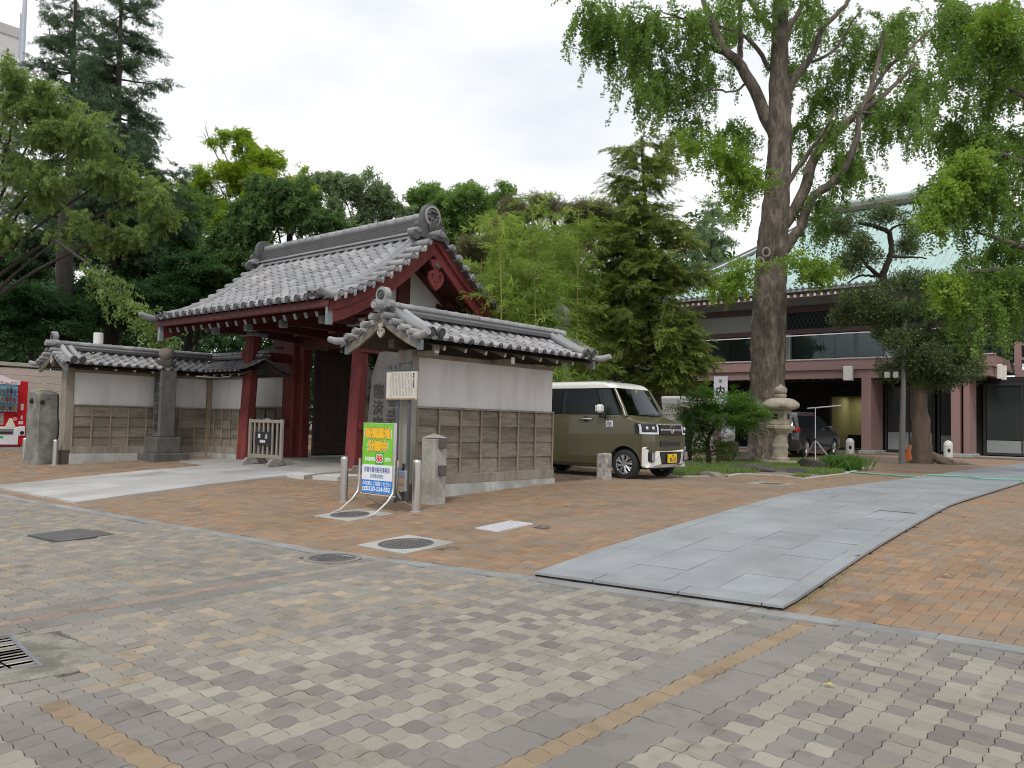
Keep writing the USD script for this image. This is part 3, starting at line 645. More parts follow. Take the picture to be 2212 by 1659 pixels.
# end post and the plinth of dark metal at its foot
obj('end_post', MB().box((-8.92, 7.93, .40), (-8.64, 8.09, 2.30), .012), M_wood, t); obj('post_shoe', MB().box((-8.925, 7.925, .14), (-8.635, 8.095, .40), .006), mat('brown_metal', (.07, .05, .045), .6, .2), t)
obj('bracket', MB().box((-8.6, 8.0, 2.20), (-8.24, 8.07, 2.27)).box((-8.3, 8.0, 2.27), (-8.22, 8.07, 2.34)), M_wood, t); obj('bracket_cap', MB().box((-8.243, 7.995, 2.235), (-8.236, 8.075, 2.345)), M_cap, t)
obj('bracket', MB().box((-8.6, 9.62, 2.20), (-8.24, 9.69, 2.27)), M_wood, t); obj('bracket_cap', MB().box((-8.243, 9.615, 2.2), (-8.236, 9.695, 2.3)), M_cap, t)

# left wall: a run along y, then a return towards the gate
t = thing('roofed_wall', 'white plaster wall under a tiled roof, bending behind the dark stone pillar', 'wall', (-19.15, 7.55, .2))
wall_body(t, (-19.13, 7.58, 0), (0, 1, 0), (1, 0, 0), 3.26, .24, .2, [.0, .41, .82, 1.22, 1.63, 2.03, 2.43, 2.83, 3.19], 0, .43)
wall_roof(t, (-19.2, 7.25, 0), (0, 1, 0), (1, 0, 0), 3.6, .70, 2.72, 2.42, .2, 4, cap=80)
rafters(t, (-19.2, 7.25, 0), (0, 1, 0), (1, 0, 0), 3.2, .55, 2.29, .42, .65)
gable_end(t, (-19.2, 7.22, 0), (1, 0, 0), .72, 2.72, 2.38, M_wood, .09)
obj('end_post', MB().box((-19.25, 7.42, .50), (-19.0, 7.6, 2.30), .012), M_wood, t); obj('post_shoe', MB().box((-19.255, 7.415, .14), (-18.995, 7.605, .50), .006), MATS['brown_metal'], t)
obj('corner_post', MB().box((-19.02, 10.70, .3), (-18.93, 10.82, 2.22), .004), M_wood2, t)
wall_body(t, (-17.35, 10.92, 0), (-1, 0, 0), (0, -1, 0), 1.6, .24, .25, [.0, .3, .66, 1.02, 1.38, 1.58], 0, .43)
wall_roof(t, (-16.9, 10.98, 0), (-1, 0, 0), (0, -1, 0), 2.3, .66, 2.72, 2.42, .2, 4, cap=60)
rafters(t, (-16.9, 10.98, 0), (-1, 0, 0), (0, -1, 0), 1.9, .52, 2.29, .36, .3)
# ------------------------------------------------------------------ the red temple gate
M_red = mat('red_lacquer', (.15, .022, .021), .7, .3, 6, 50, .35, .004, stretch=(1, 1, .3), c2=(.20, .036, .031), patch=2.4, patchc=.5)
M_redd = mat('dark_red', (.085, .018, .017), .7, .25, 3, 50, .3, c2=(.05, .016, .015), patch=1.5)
M_door = mat('door_wood', (.055, .03, .028), .75, .2, 6, 60, .4, stretch=(4, 4, .4), island=.2)
M_orange = mat('orange_paint', (.50, .11, .03), .6, .1)
gx0, gx1, gyc = -18.75, -12.1, 11.8
gate = thing('temple_gate', 'red wooden temple gate with a big curved grey tiled roof', 'gate', (-15.4, 11.8, .27))
def zg(y):
    """underside line of the tiles over the distance from the ridge"""
    q = abs(y-gyc)/2.65; return 5.10-1.60*(1.32*q-.32*q*q)
prof = [(0, 0), (.45, .15), (.9, .36), (1.4, .66), (1.9, 1.03), (2.3, 1.36), (2.65, 1.66)]
zg = lambda y: 3.50+np.interp(2.65-abs(y-gyc), [p[0] for p in prof], [p[1] for p in prof])-.05
nc = 20; x0t, x1t = gx0+.25, gx1-.45; wt = (x1t-x0t)/nc
tile_rows(np.array([x0t, gyc-2.65, 3.5]), (1, 0, 0), (0, 1, 0), prof, wt, nc, 14, gate, 300, bump_h=.066, lift=.034, lip=.045)
tile_rows(np.array([x0t, gyc+2.65, 3.5]), (1, 0, 0), (0, -1, 0), prof, wt, nc, 14, gate, 0, bump_h=.066, lift=.034, lip=.045)
for c in range(nc): obj('eave_end_tile', disc((x0t+(c+.24)*wt, gyc-2.72, 3.53), (0, -1, 0), .07, .06), M_ridge, gate, smooth=40)
q = MB()
for c in range(nc): q.add(*disc((x0t+(c+.24)*wt, gyc+2.72, 3.53), (0, 1, 0), .07, .06, 10).arr())
obj('eave_end_tiles_behind', q, M_ridge, gate, smooth=40, kind='stuff')
# roof boards with thickness
ys = np.linspace(-2.62, 2.62, 23)+gyc
rows = [[(gx0+.12, y, zg(y)-.03), (gx1-.12, y, zg(y)-.03)] for y in ys]; rows2 = [[(gx0+.12, y, zg(y)-.12), (gx1-.12, y, zg(y)-.12)] for y in ys]
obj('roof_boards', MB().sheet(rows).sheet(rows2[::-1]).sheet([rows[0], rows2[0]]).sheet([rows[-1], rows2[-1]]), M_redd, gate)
# verges: board under, pans and round tiles pointing outwards, two round rolls
for sx, xe in ((1, gx1), (-1, gx0)):
    top_, bot_ = [], []
    for y in ys: top_.append([(xe-sx*.46, y, zg(y)+.012), (xe+sx*.0, y, zg(y)-.005)])
    obj('verge_bed', MB().sheet(top_), M_ridge, gate)
    for side in (-1, 1):
        for d in np.linspace(.34, 2.5, 11):
            y = gyc+side*d; z = float(zg(y)); dz = float(zg(y+.05)-zg(y-.05))/.1
            obj('verge_tile', disc((xe+sx*.07, y, z+.075), (sx, 0, 0), .066, .44), M_tile, gate, smooth=40)
            yy = [y+.066*side, y+.10*side, y+.14*side]; zz = [z+.066*side*dz+.01, z+.10*side*dz-.03, z+.14*side*dz+.0]
            m = MB().sheet([[(xe-sx*.3, a, b+.045) for a, b in zip(yy, zz)], [(xe+sx*.06, a, b+.045) for a, b in zip(yy, zz)], [(xe+sx*.06, a, b-.03) for a, b in zip(yy, zz)]]); obj('verge_pan', m, M_tile, gate, smooth=40)
        for off, r in ((.40, .062), (.58, .075)):
            yy = np.linspace(.16 if off > .5 else .3, 2.66, 13); pts = [(xe-sx*off, gyc+side*d, float(zg(gyc+side*d))+.115) for d in yy]
            m = MB().tube(pts, r, 12)
            rr = obj('descending_roll', m, M_tile, gate, smooth=40); dv = np.array(pts[-1])-np.array(pts[-2]); dv /= np.linalg.norm(dv)
            obj('roll_end', disc(np.array(pts[-1])+dv*.03, dv, r+.018, .06, 16), M_ridge, rr, smooth=40)
            for i in range(1, 12, 1):
                p = np.array(pts[i]); a = np.array(pts[i+1])-p; a /= np.linalg.norm(a)
                if i % 2: obj('band', MB().tube([p, p+a*.03], r+.008, 12), M_tile, rr, smooth=40)
        e = np.array([xe-sx*.02, gyc+side*2.62, 3.53]); u = np.array([sx*.08, side*.997, 0])
        obj('corner_tile', MB().tube([e-u*.15, e+u*.05, e+u*.2+(0, 0, .03), e+u*.34+(0, 0, .085)], [.07, .075, .066, .05], 12), M_tile, gate, smooth=40)
    # barge boards: broad curved red boards in two steps
    for side in (-1, 1):
        for k, (xo, dz0, dz1, th, mt) in enumerate(((-.10, -.015, -.17, .07, M_red), (-.16, -.15, -.40, .06, M_red))):
            dd = np.linspace(0, 2.6-.05*k, 15); up = [(xe+sx*xo, gyc+side*d, float(zg(gyc+side*d))+dz0) for d in dd]; lo = [(xe+sx*xo, gyc+side*d, float(zg(gyc+side*d))+dz1-.05*(d/2.6)) for d in dd]
            n = len(dd); v = np.array(up+lo); v2 = np.vstack([v, v-np.array([sx*th, 0, 0])]); f = [[i, i+1, n+i+1, n+i] for i in range(n-1)]; N = 2*n
            f += [[a+N for a in q[::-1]] for q in f]; f += [[n+i, n+i+1, N+n+i+1, N+n+i] for i in range(n-1)]+[[n-1, N+n-1, N+2*n-1, 2*n-1], [0, n, N+n, N]]
            b = obj('barge_board', MB().add(v2, np.array(f)), mt, gate)
            if k == 1:
                e = lo[-1]; obj('board_cap', MB().box((xe+sx*xo-sx*.085, e[1]-.05, e[2]-.03), (xe+sx*xo+sx*.012, e[1]+.05, e[2]+.33), .006), M_patina, b)
    gegyo((xe-sx*.10, gyc, 4.27), (0, sx, 0), .31, M_red, gate, th=.06)
    b = MB().tube([(xe-sx*.08, gyc, 4.47), (xe-sx*.02, gyc, 4.47)], [.06, .035], 8); obj('gable_boss', b, M_ridge, gate)
    # purlins that carry the verge, capped with green copper
    for py, pz in ((10.42, 3.42), (11.8, 4.42), (13.18, 3.42)):
        if pz < 4:
            p = obj('purlin', MB().box((sx*1.6-15.43, py-.10, pz-.04), (xe-sx*.24, py+.10, pz+.24), .01), M_redd, gate); obj('purlin_cap', MB().box((xe-sx*.245, py-.105, pz-.05), (xe-sx*.20, py+.105, pz+.245), .006), M_patina, p)
    # plastered gable wall with king post
    gxp = xe-sx*1.15; tri = Polygon([(-1.75, 3.55), (1.75, 3.55), (.02, 4.78), (-.02, 4.78)])
    obj('gable_plaster', MB().ext(tri, (gxp, gyc, 0), (0, 1, 0), (0, 0, 1), .05), M_plaster, gate)
    obj('king_post', MB().box((gxp-.1, gyc-.16, 3.5), (gxp+.14, gyc+.16, 4.75), .01), M_redd, gate)
    for side in (-1, 1):
        a, b = np.array([gxp, gyc+side*1.9, 3.50]), np.array([gxp, gyc+side*.05, 4.80]); obj('gable_rafter', MB().tube([a, b], .14, 4), M_redd, gate)
# main ridge: courses of thin tiles, a row of round tiles, ridge-end tiles with crests
zr = 5.08
for k in range(9): 
    hw = .20-.008*k+(.03 if k in (0, 2) else 0); h_ = .045
    obj('ridge_course', MB().box((gx0+.42, gyc-hw, zr+k*.046), (gx1-.38, gyc+hw, zr+k*.046+.040), .004), M_tile if k in (0, 2) else M_ridge, gate)
x = gx0+.42
while x < gx1-.42:
    e = min(x+.29, gx1-.38); m = MB().tube([(x, gyc, zr+.47), (e, gyc, zr+.47)], .085, 14); m.tube([(e-.04, gyc, zr+.47), (e+.003, gyc, zr+.47)], .097, 14); obj('ridge_tile', m, M_tile, gate, smooth=40); x = e
for sx, xe in ((1, gx1-.37), (-1, gx0+.40)):
    p = Point(0, .42).buffer(.25, 12).union(sbox(-.25, -.02, .25, .42)).union(sbox(-.36, -.05, .36, .12)).union(Point(-.30, .2).buffer(.085)).union(Point(.30, .2).buffer(.085)).union(Point(-.42, -.02).buffer(.10)).union(Point(.42, -.02).buffer(.10))
    o = obj('demon_tile', MB().ext(p, (xe-(.0 if sx > 0 else .0), gyc, zr+.02), (0, sx, 0), (0, 0, 1), .13), M_ridge, gate)
    q = Point(0, .42).buffer(.215, 12).difference(Point(0, .42).buffer(.17, 12)); obj('crest_rim', MB().ext(q, (xe+sx*.13, gyc, zr+.02), (0, sx, 0), (0, 0, 1), .03), M_tile, o)
    m = MB(); r2_ = np.random.default_rng(4)
    for a in np.linspace(0, 2*math.pi, 10)[:-1]:
        u = r2_.uniform(.05, .13); m.tm(trimesh.creation.icosphere(1, r2_.uniform(.035, .06)).apply_translation((xe+sx*.15, gyc+math.cos(a)*u, zr+.44+math.sin(a)*u)))
    for a in np.linspace(-.5, .5, 4): m.tube([(xe+sx*.15, gyc+a*.1, zr+.38), (xe+sx*.17, gyc+a*.16, zr+.2), (xe+sx*.15, gyc+a*.1, zr+.08)], [.03, .035, .015], 6)
    obj('crest_relief', m, M_ridge, o, smooth=40)
    for side in (-1, 1):
        obj('ridge_fin', disc((xe+sx*.14, gyc+side*.36, zr+.10), (sx, 0, 0), .065, .3), M_tile, o, smooth=40)
    obj('ridge_front_tile', disc((xe+sx*.44, gyc, zr+.04), (sx, 0, 0), .085, .5, 16), M_tile, gate, smooth=40)
    obj('ridge_saddle', MB().box((xe-.05 if sx > 0 else xe-.38, gyc-.19, zr-.1), (xe+.38 if sx > 0 else xe+.05, gyc+.19, zr+.02), .02), M_ridge, gate)
# eaves: fascia, rafters with green ends
for side in (-1, 1):
    y = gyc+side*2.60
    obj('eave_fascia', MB().box((gx0+.2, min(y, y-side*.07), 3.33), (gx1-.2, max(y, y-side*.07), 3.475), .006), M_red, gate)
    for x in np.arange(gx0+.4, gx1-.3, .345):
        a, b = np.array([x, gyc+side*1.0, 3.86]), np.array([x, gyc+side*2.42, 3.25]); d = (b-a)/np.linalg.norm(b-a); nn = np.array([0, -d[2], d[1]]); xx = np.array([1., 0, 0])
        c = [a-xx*.035-nn*.05, a+xx*.035-nn*.05, a+xx*.035+nn*.05, a-xx*.035+nn*.05]; v = np.array(c+[p+(b-a) for p in c]); fq = np.array([[0, 3, 2, 1], [4, 5, 6, 7], [0, 1, 5, 4], [1, 2, 6, 5], [2, 3, 7, 6], [3, 0, 4, 7]])
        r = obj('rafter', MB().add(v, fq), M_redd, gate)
        if side < 0:
            c2_ = [b-xx*.04-nn*.055, b+xx*.04-nn*.055, b+xx*.04+nn*.055, b-xx*.04+nn*.055]; v = np.array(c2_+[p+d*.01 for p in c2_]); obj('rafter_cap', MB().add(v, fq), M_patina, r)
# frame
def post(x, y, w, z0, z1, lean=0, c=.05, mt=None, name='post'):
    b = MB().box((x-w/2, y-w/2, z0), (x+w/2, y+w/2, z1), c); v, f = b.arr(); v[:, 1] += (v[:, 2]-z0)/(z1-z0)*lean
    return obj(name, MB().add(v, f), mt or M_red, gate)
M_base = mat('post_stone', (.36, .35, .33), .85, .15, 4, 60, .4)
for x in (-17.33, -13.36):
    p = post(x, 10.75, .30, .26, 3.28, .15, .07); obj('base_stone', MB().box((x-.26, 10.49, .12), (x+.26, 11.01, .285), .03), M_base, gate)
    obj('post_collar', MB().box((x-.24, 10.66, 3.20), (x+.24, 11.14, 3.29), .02), M_patina, p); obj('capital', MB().box((x-.2, 10.7, 3.29), (x+.2, 11.1, 3.42), .03), M_redd, p)
for x, jx in ((-17.55, -17.2), (-13.2, -13.55)):
    post(x, 12.25, .46, .26, 3.62, 0, .03, name='main_post'); post(jx, 12.25, .24, .26, 3.1, 0, .02, name='door_jamb')
    obj('base_stone', MB().box((x-.36, 11.89, .12), (x+.36, 12.61, .275), .03), M_base, gate)
    obj('tie_beam', MB().box((x-.06, 10.75, 2.66), (x+.06, 12.2, 2.88), .01), M_red, gate); obj('tie_beam', MB().box((x-.05, 10.75, 1.10), (x+.05, 12.2, 1.27), .01), M_red, gate)
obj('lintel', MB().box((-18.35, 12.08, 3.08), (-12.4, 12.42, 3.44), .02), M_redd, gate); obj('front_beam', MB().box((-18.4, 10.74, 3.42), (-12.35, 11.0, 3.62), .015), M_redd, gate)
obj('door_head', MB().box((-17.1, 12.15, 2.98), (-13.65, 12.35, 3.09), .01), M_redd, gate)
for x in (-17.33, -16.0, -14.7, -13.36):
    a = np.array([[x, 12.2, 3.30], [x, 11.0, 3.36], [x, 10.3, 3.34], [x, 9.85, 3.24]])
    v = []; 
    for q, hh in zip(a, (.15, .14, .12, .07)): v += [q+(-.07, 0, -hh), q+(.07, 0, -hh), q+(.07, 0, hh), q+(-.07, 0, hh)]
    f = []
    for i in range(3):
        for j in range(4): f.append([i*4+j, i*4+(j+1) % 4, i*4+4+(j+1) % 4, i*4+4+j])
    f += [[12, 13, 14, 15]]
    b = obj('bracket_arm', MB().add(np.array(v), np.array(f)), M_redd, gate); obj('arm_cap', MB().box((x-.075, 9.84, 3.16), (x+.075, 10.0, 3.33), .02), M_patina, b)
for x in (-16.95, -15.58): 
    b = obj('beam_end', MB().box((x-.12, 11.82, 3.28), (x+.12, 12.1, 3.52), .01), M_redd, gate); obj('painted_end', MB().box((x-.12, 11.80, 3.28), (x-.02, 11.82, 3.52)).box((x-.02, 11.80, 3.28), (x+.12, 11.82, 3.34)), M_orange, b)
# name plates below the eave
for x, y in ((-16.78, 10.55), (-12.95, 10.55)):
    s = obj('name_plate', MB().box((x-.16, y, 3.23), (x+.16, y+.04, 3.35), .004), M_redd, gate); obj('plate_field', MB().box((x-.11, y-.006, 3.265), (x+.11, y+.004, 3.315)), mat('plate_cream', (.45, .43, .36), .7, .15), s)
# doors folded open: boards, rails, studs
for hx, sgn in ((-17.02, 1), (-13.73, -1)):
    d = obj('door_leaf', MB().box((hx-.03, 12.42, .40), (hx+.03, 13.55, 3.0), .006), M_door, gate)
    for k in range(6): obj('door_board', MB().box((hx+sgn*.03, 12.44+k*.185, .43), (hx+sgn*.046, 12.44+k*.185+.178, 2.98), .003), M_door, d)
    for zz in (.45, .62, 1.75, 2.62): obj('door_rail', MB().box((hx+sgn*.03, 12.42, zz), (hx+sgn*.062, 13.55, zz+.12), .006), M_door, d)
    m = MB()
    for zz in (1.81, 2.68):
        for k in range(6): m.tube([(hx+sgn*.062, 12.53+k*.185, zz), (hx+sgn*.085, 12.53+k*.185, zz)], [.032, .018], 8)
    m.tube([(hx+sgn*.062, 13.3, 1.15), (hx+sgn*.09, 13.3, 1.15)], [.06, .04], 10); m.tube([(hx+sgn*.062, 13.3, .95), (hx+sgn*.09, 13.3, .95)], [.05, .03], 10)
    obj('door_studs', m, mat('black_metal', (.02, .02, .02), .5, .1), d)
# a short red side wall joins the gate to the left wall
obj('sleeve_plaster', MB().box((-19.6, 12.2, 1.60), (-17.79, 12.3, 2.34)), M_plaster, gate); obj('sleeve_board', MB().box((-19.6, 12.17, 2.341), (-17.79, 12.33, 3.05), .01), M_redd, gate); obj('sleeve_rail', MB().box((-19.6, 12.15, 1.555), (-17.79, 12.34, 1.599), .004), M_wood, gate)
for k in range(4):
    for q in range(4): obj('sleeve_plank', MB().box((-19.6+q*.45, 12.19+.004*(k%2), .45+k*.276), (-19.605+(q+1)*.45, 12.3, .72+k*.276), .003), M_plank, gate)
    obj('sleeve_batten', MB().box((-19.2+k*.45-.016, 12.165, .45), (-19.2+k*.45+.016, 12.188, 1.553)), M_wood2, gate)
obj('sleeve_foot', MB().box((-19.6, 12.17, .2), (-17.8, 12.33, .449), .005), M_conc, gate)
for sx_ in (-12.97, -12.1): obj('sleeve_board', MB().box((sx_, 12.17, .45), (sx_+.86, 12.31, .55), .01), M_redd, gate)

# ------------------------------------------------------------------ barrier in front of the gate
M_bar = mat('barrier_wood', (.25, .225, .19), .75, .14, 5, 50, .3)
M_bfoot = mat('barrier_foot', (.27, .25, .22), .85, .15, 5, 50, .4)
M_blackp = flat('black_paint', (.018, .018, .02), .45)
M_white = flat('white_paint', (.78, .78, .78), .5)
z0 = float(H(-15.4, 10.0))+.035; t = thing('barrier', 'pale slatted wooden barrier with a black plate across the gateway', 'barrier', (-15.45, 10.1, z0))
bx0, bx1, by = -16.05, -14.88, 10.1
for x in (bx0, bx1): obj('stile', MB().box((x-.035, by-.03, z0+.10), (x+.035, by+.03, 1.27), .008), M_bar, t)
obj('rail', MB().box((bx0+.036, by-.025, 1.19), (bx1-.036, by+.025, 1.26), .008), M_bar, t); obj('rail', MB().box((bx0+.036, by-.025, z0+.14), (bx1-.036, by+.025, z0+.22), .008), M_bar, t)
for k in range(1, 7):
    x = bx0+(bx1-bx0)*k/7; obj('slat', MB().box((x-.022, by-.016, z0+.22), (x+.022, by+.016, 1.19), .004), M_bar, t)
for x in (bx0+.12, bx1-.12):
    p = Polygon([(-.30, 0), (-.30, .05), (-.20, .15), (.20, .15), (.30, .05), (.30, 0), (.13, 0), (.10, .06), (-.10, .06), (-.13, 0)]); obj('foot', MB().ext(p, (x+.045, by, z0), (0, 1, 0), (0, 0, 1), .0901), M_bfoot, t)
pl = obj('plate', MB().box((-15.80, by-.045, .72), (-15.23, by-.031, 1.0), .004), M_blackp, t)
m = MB(); m.ext(center_x(glyphs('車', .095, 2), -.13, 0), (-15.51, by-.0455, .865), (1, 0, 0), (0, 0, 1), .002); m.ext(center_x(glyphs('止', .095, 2), .13, 0), (-15.51, by-.0455, .865), (1, 0, 0), (0, 0, 1), .002); m.ext(center_x(glyphs('祥雲寺', .065, 2), 0, 0), (-15.51, by-.0455, .765), (1, 0, 0), (0, 0, 1), .002)
obj('lettering', m, M_white, pl)

# ------------------------------------------------------------------ steel bollards
M_inox = mat('brushed_steel', (.56, .54, .51), .3, .1, 3, 90, .1, .002, stretch=(6, 6, .3), metal=.92)
def bollard(x, y, h, label):
    z = float(H(x, y)); t = thing('bollard', label, 'bollard', (x, y, z)); obj('tube', MB().lathe([(.055, -.1), (.055, h-.045), (.052, h-.04)], (x, y, z), 24), M_inox, t, smooth=40)
    obj('cap', MB().lathe([(.057, h-.045), (.057, h-.03), (.052, h-.012), (.038, h-.002), (.015, h+.003)], (x, y, z), 24), M_inox, t, smooth=50); obj('collar', MB().lathe([(.075, -.02), (.075, .004), (.06, .007)], (x, y, z), 20), M_conc, t)
bollard(-7.83, 7.34, .66, 'steel bollard in front of the concrete post, nearest the camera'); bollard(-9.34, 7.38, .63, 'steel bollard left of the green sign')
bollard(-19.02, 7.28, .55, 'steel bollard right of the rough broken stone post'); bollard(-20.2, 7.1, .52, 'steel bollard between the vending machine and the rough stone post')

# ------------------------------------------------------------------ green advertising stand
M_sg, M_sw, M_sb = flat('sign_green', (.17, .52, .025), .35), flat('sign_white', (.74, .76, .80), .35), flat('sign_blue', (.035, .21, .62), .35)
M_navy, M_ylw, M_wht, M_brn, M_rd, M_dg = flat('ink_navy', (.03, .06, .25)), flat('ink_yellow', (.80, .46, .01)), flat('ink_white', (.85, .86, .86)), flat('ink_brown', (.16, .08, .02)), flat('ink_red', (.65, .02, .03)), flat('ink_dark_green', (.03, .36, .05))
M_alu = mat('aluminium', (.62, .61, .58), .32, .06, 6, 60, .05, metal=.85)
z0 = float(H(-8.3, 7.3)); sx0, sx1, sy, sz0, sz1 = -8.585, -7.965, 7.07, .35, 1.255; sw = sx1-sx0
t = thing('advert_stand', 'standing sign with green, white and blue panel on bent steel legs', 'sign', (-8.28, 7.1, z0))
pn = obj('panel', MB().box((sx0, sy, sz0), (sx1, sy+.035, sz1), .003), M_alu, t)
hz = sz1-sz0; zb = sz0+hz*.185; zc_ = sz0+hz*.405
def face(name, a, b, mt): return obj(name, MB().box((sx0+.006, sy-.003, a), (sx1-.03, sy-.0005, b)), mt, pn)
face('blue_field', sz0+.004, zb, M_sb); face('white_field', zb, zc_, M_sw); face('green_field', zc_, sz1-.004, M_sg)
cx = (sx0+sx1-.024)/2; yy = sy-.003
def ink(text, h, z, mt, lay=1, bold=0, grow=0., name='lettering', x=None, wid=None):
    g = center_x(glyphs(text, h, bold, grow), 0, 0)
    if wid:
        b = g.bounds; g = affinity.scale(g, wid/(b[2]-b[0]), 1, origin=(0, 0))
    return obj(name, MB().ext(g, ((cx if x is None else x), yy-.0006*lay, z), (1, 0, 0), (0, 0, 1), .0005), mt, pn)
for tx, z in (('新規墓地', sz0+hz*.785), ('分譲中', sz0+hz*.605)):
    w_ = .50 if len(tx) == 4 else .38; ink(tx, .125, z, M_wht, 1, 4, .011, 'outline', wid=w_+.03); ink(tx, .125, z, M_brn, 2, 9, .0035, 'shadow', wid=w_+.012); ink(tx, .125, z, M_ylw, 3, 7, 0, wid=w_)
obj('price_field', MB().box((cx-.04, yy-.0006, zc_+.0), (cx+.125, yy-.0001, zc_+.155)), M_dg, pn)
ink('永代使用料', .052, zc_+.045, M_wht, 2, 3, 0, x=cx-.145, wid=.20); ink('88', .098, zc_+.035, M_wht, 2, 5, .011, 'outline', x=cx+.043, wid=.142); ink('88', .098, zc_+.035, M_rd, 3, 5, 0, x=cx+.043, wid=.125); ink('万円~', .055, zc_+.045, M_wht, 2, 3, 0, x=cx+.21, wid=.125)
ink('祥雲寺墓地販売事務局', .07, zb+.098, M_navy, 1, 1, 0, wid=.50); ink('古月株式会社', .052, zb+.028, M_navy, 1, 1, 0, wid=.26)
ink('お気軽にご相談ください', .056, sz0+.097, M_wht, 1, 1, 0, wid=.54); ink('0120-114-592', .066, sz0+.025, M_wht, 1, 3, 0, x=cx+.035, wid=.455)
g = sbox(-.04, 0, .04, .05).difference(Point(-.018, .025).buffer(.014)).difference(Point(.018, .025).buffer(.014)); obj('dial_mark', MB().ext(g, (cx-.235, yy-.0006, sz0+.027), (1, 0, 0), (0, 0, 1), .0005), M_wht, pn)
for x in (sx0-.035, sx1+.02):
    for s in (-1, 1):
        pts = [(x, sy+.017+s*.03, .76), (x, sy+.017+s*.03, .45), (x, sy+.017+s*.05, .36), (x, sy+.017+s*.13, .27), (x-.0*s, sy+.017+s*.33, float(H(x, sy+s*.3))+.025), (x, sy+.017+s*.42, float(H(x, sy+s*.42))+.016)]
        lg = obj('leg', MB().tube(pts, .014, 10), M_alu, t, smooth=50); obj('end_cap', MB().tube([pts[-1], np.array(pts[-1])+(0, s*.02, -.002)], .0155, 10), mat('pink_cap', (.50, .33, .28), .6, .1), lg)
        obj('top_cap', MB().tube([(x, sy+.017+s*.03, .76), (x, sy+.017+s*.03, .785)], .0155, 10), MATS['pink_cap'], lg)
obj('cross_bar', MB().tube([(sx0-.035, sy+.017, .33), (sx1+.02, sy+.017, .33)], .013, 10), M_alu, t, smooth=50)
# leaflet holder
lh = obj('leaflet_holder', MB().box((-7.93, 7.10, .40), (-7.79, 7.15, .70), .004), glassmat('clear_plastic', (.9, .9, .9), 1.35, (.85, .88, .9)), t)
lf = obj('leaflets', MB().box((-7.92, 7.108, .41), (-7.80, 7.142, .66)), flat('leaflet_white', (.72, .66, .68)), lh)
for k, c in enumerate(((.35, .55, .75), (.75, .35, .35), (.70, .62, .25), (.75, .33, .33), (.68, .6, .25))): obj('leaflet_print', MB().box((-7.912, 7.1045, .63-.047*k-.02), (-7.808, 7.1075, .63-.047*k+.018)), flat(f'print_{k}', c), lf)
obj('holder_bar', MB().box((-7.90, 7.15, .28), (-7.86, 7.17, .75)), M_blackp, t)

# ------------------------------------------------------------------ notice board on two square tubes
M_grm = mat('grey_metal', (.095, .105, .115), .55, .1, 6, 60, .1, metal=.3)
t = thing('notice_board', 'weathered white text board on two grey posts before the wall end', 'notice board', (-8.6, 7.72, .15))
for x in (-8.70, -8.46): obj('leg', MB().box((x-.02, 7.74, .1), (x+.02, 7.78, 2.08), .003), M_grm, t)
obj('top_bar', MB().box((-8.72, 7.74, 2.08), (-8.44, 7.78, 2.11), .003), M_grm, t)
b = obj('board', MB().box((-8.885, 7.70, 1.58), (-8.285, 7.738, 1.975), .004), mat('board_white', (.60, .56, .50), .6, .05, 2, 30, .03, c2=(.52, .47, .40), patch=2), t); obj('board_cap', MB().box((-8.90, 7.685, 1.977), (-8.27, 7.75, 2.0), .004), M_grm, t)
m = MB(); m.ext(glyphs('瑞泉山祥雲寺', .031, 2, 0, True), (-8.345, 7.699, 1.945), (1, 0, 0), (0, 0, 1), .0008); obj('title', m, M_blackp, b)
m = MB(); r3 = np.random.default_rng(11)
for c in range(15):
    x = -8.375-c*.030; z = 1.945-(0 if c else .02)
    while z > 1.615+(.02 if c < 13 else .0): m.box((x, 7.6985, z-.0085), (x+.009, 7.6999, z)); z -= .0135 if r3.random() > .06 else .03
obj('fine_print', m, flat('ink_grey', (.16, .155, .15)), b, kind='stuff')
obj('rust_edge', MB().box((-8.884, 7.6983, 1.581), (-8.286, 7.6999, 1.60)), mat('rust_brown', (.34, .24, .14), .8, .3, 20), b)

# ------------------------------------------------------------------ concrete fence post with stub rails
M_agg = mat('aggregate', (.36, .345, .31), .95, .2, 30, 140, .8, .004, c2=(.26, .25, .22), patch=3)
z0 = float(H(-8.25, 8.0)); cxp, cyp = -8.22, 8.02
t = thing('concrete_post', 'pale concrete fence post with sawn-off square rail stubs', 'post', (cxp, cyp, z0))
obj('shaft', MB().box((cxp-.13, cyp-.13, z0-.1), (cxp+.13, cyp+.13, 1.07), .025), M_agg, t)
pt = np.array([[-.128, -.128, 1.067], [.128, -.128, 1.067], [.128, .128, 1.067], [-.128, .128, 1.067], [0, 0, 1.125]])+np.array([cxp, cyp, 0]); obj('pointed_top', MB().add(pt, np.array([[0, 1, 4], [1, 2, 4], [2, 3, 4], [3, 0, 4]])), M_agg, t)
for zz in (.93, .56):
    s = obj('rail_stub', MB().box((cxp+.131, cyp-.055, zz), (cxp+.20, cyp+.055, zz+.14), .006), mat('stub_brown', (.10, .075, .07), .7, .2), t); obj('stub_collar', MB().box((cxp-.20, cyp-.05, zz), (cxp-.131, cyp+.05, zz+.13), .006), M_agg, t)
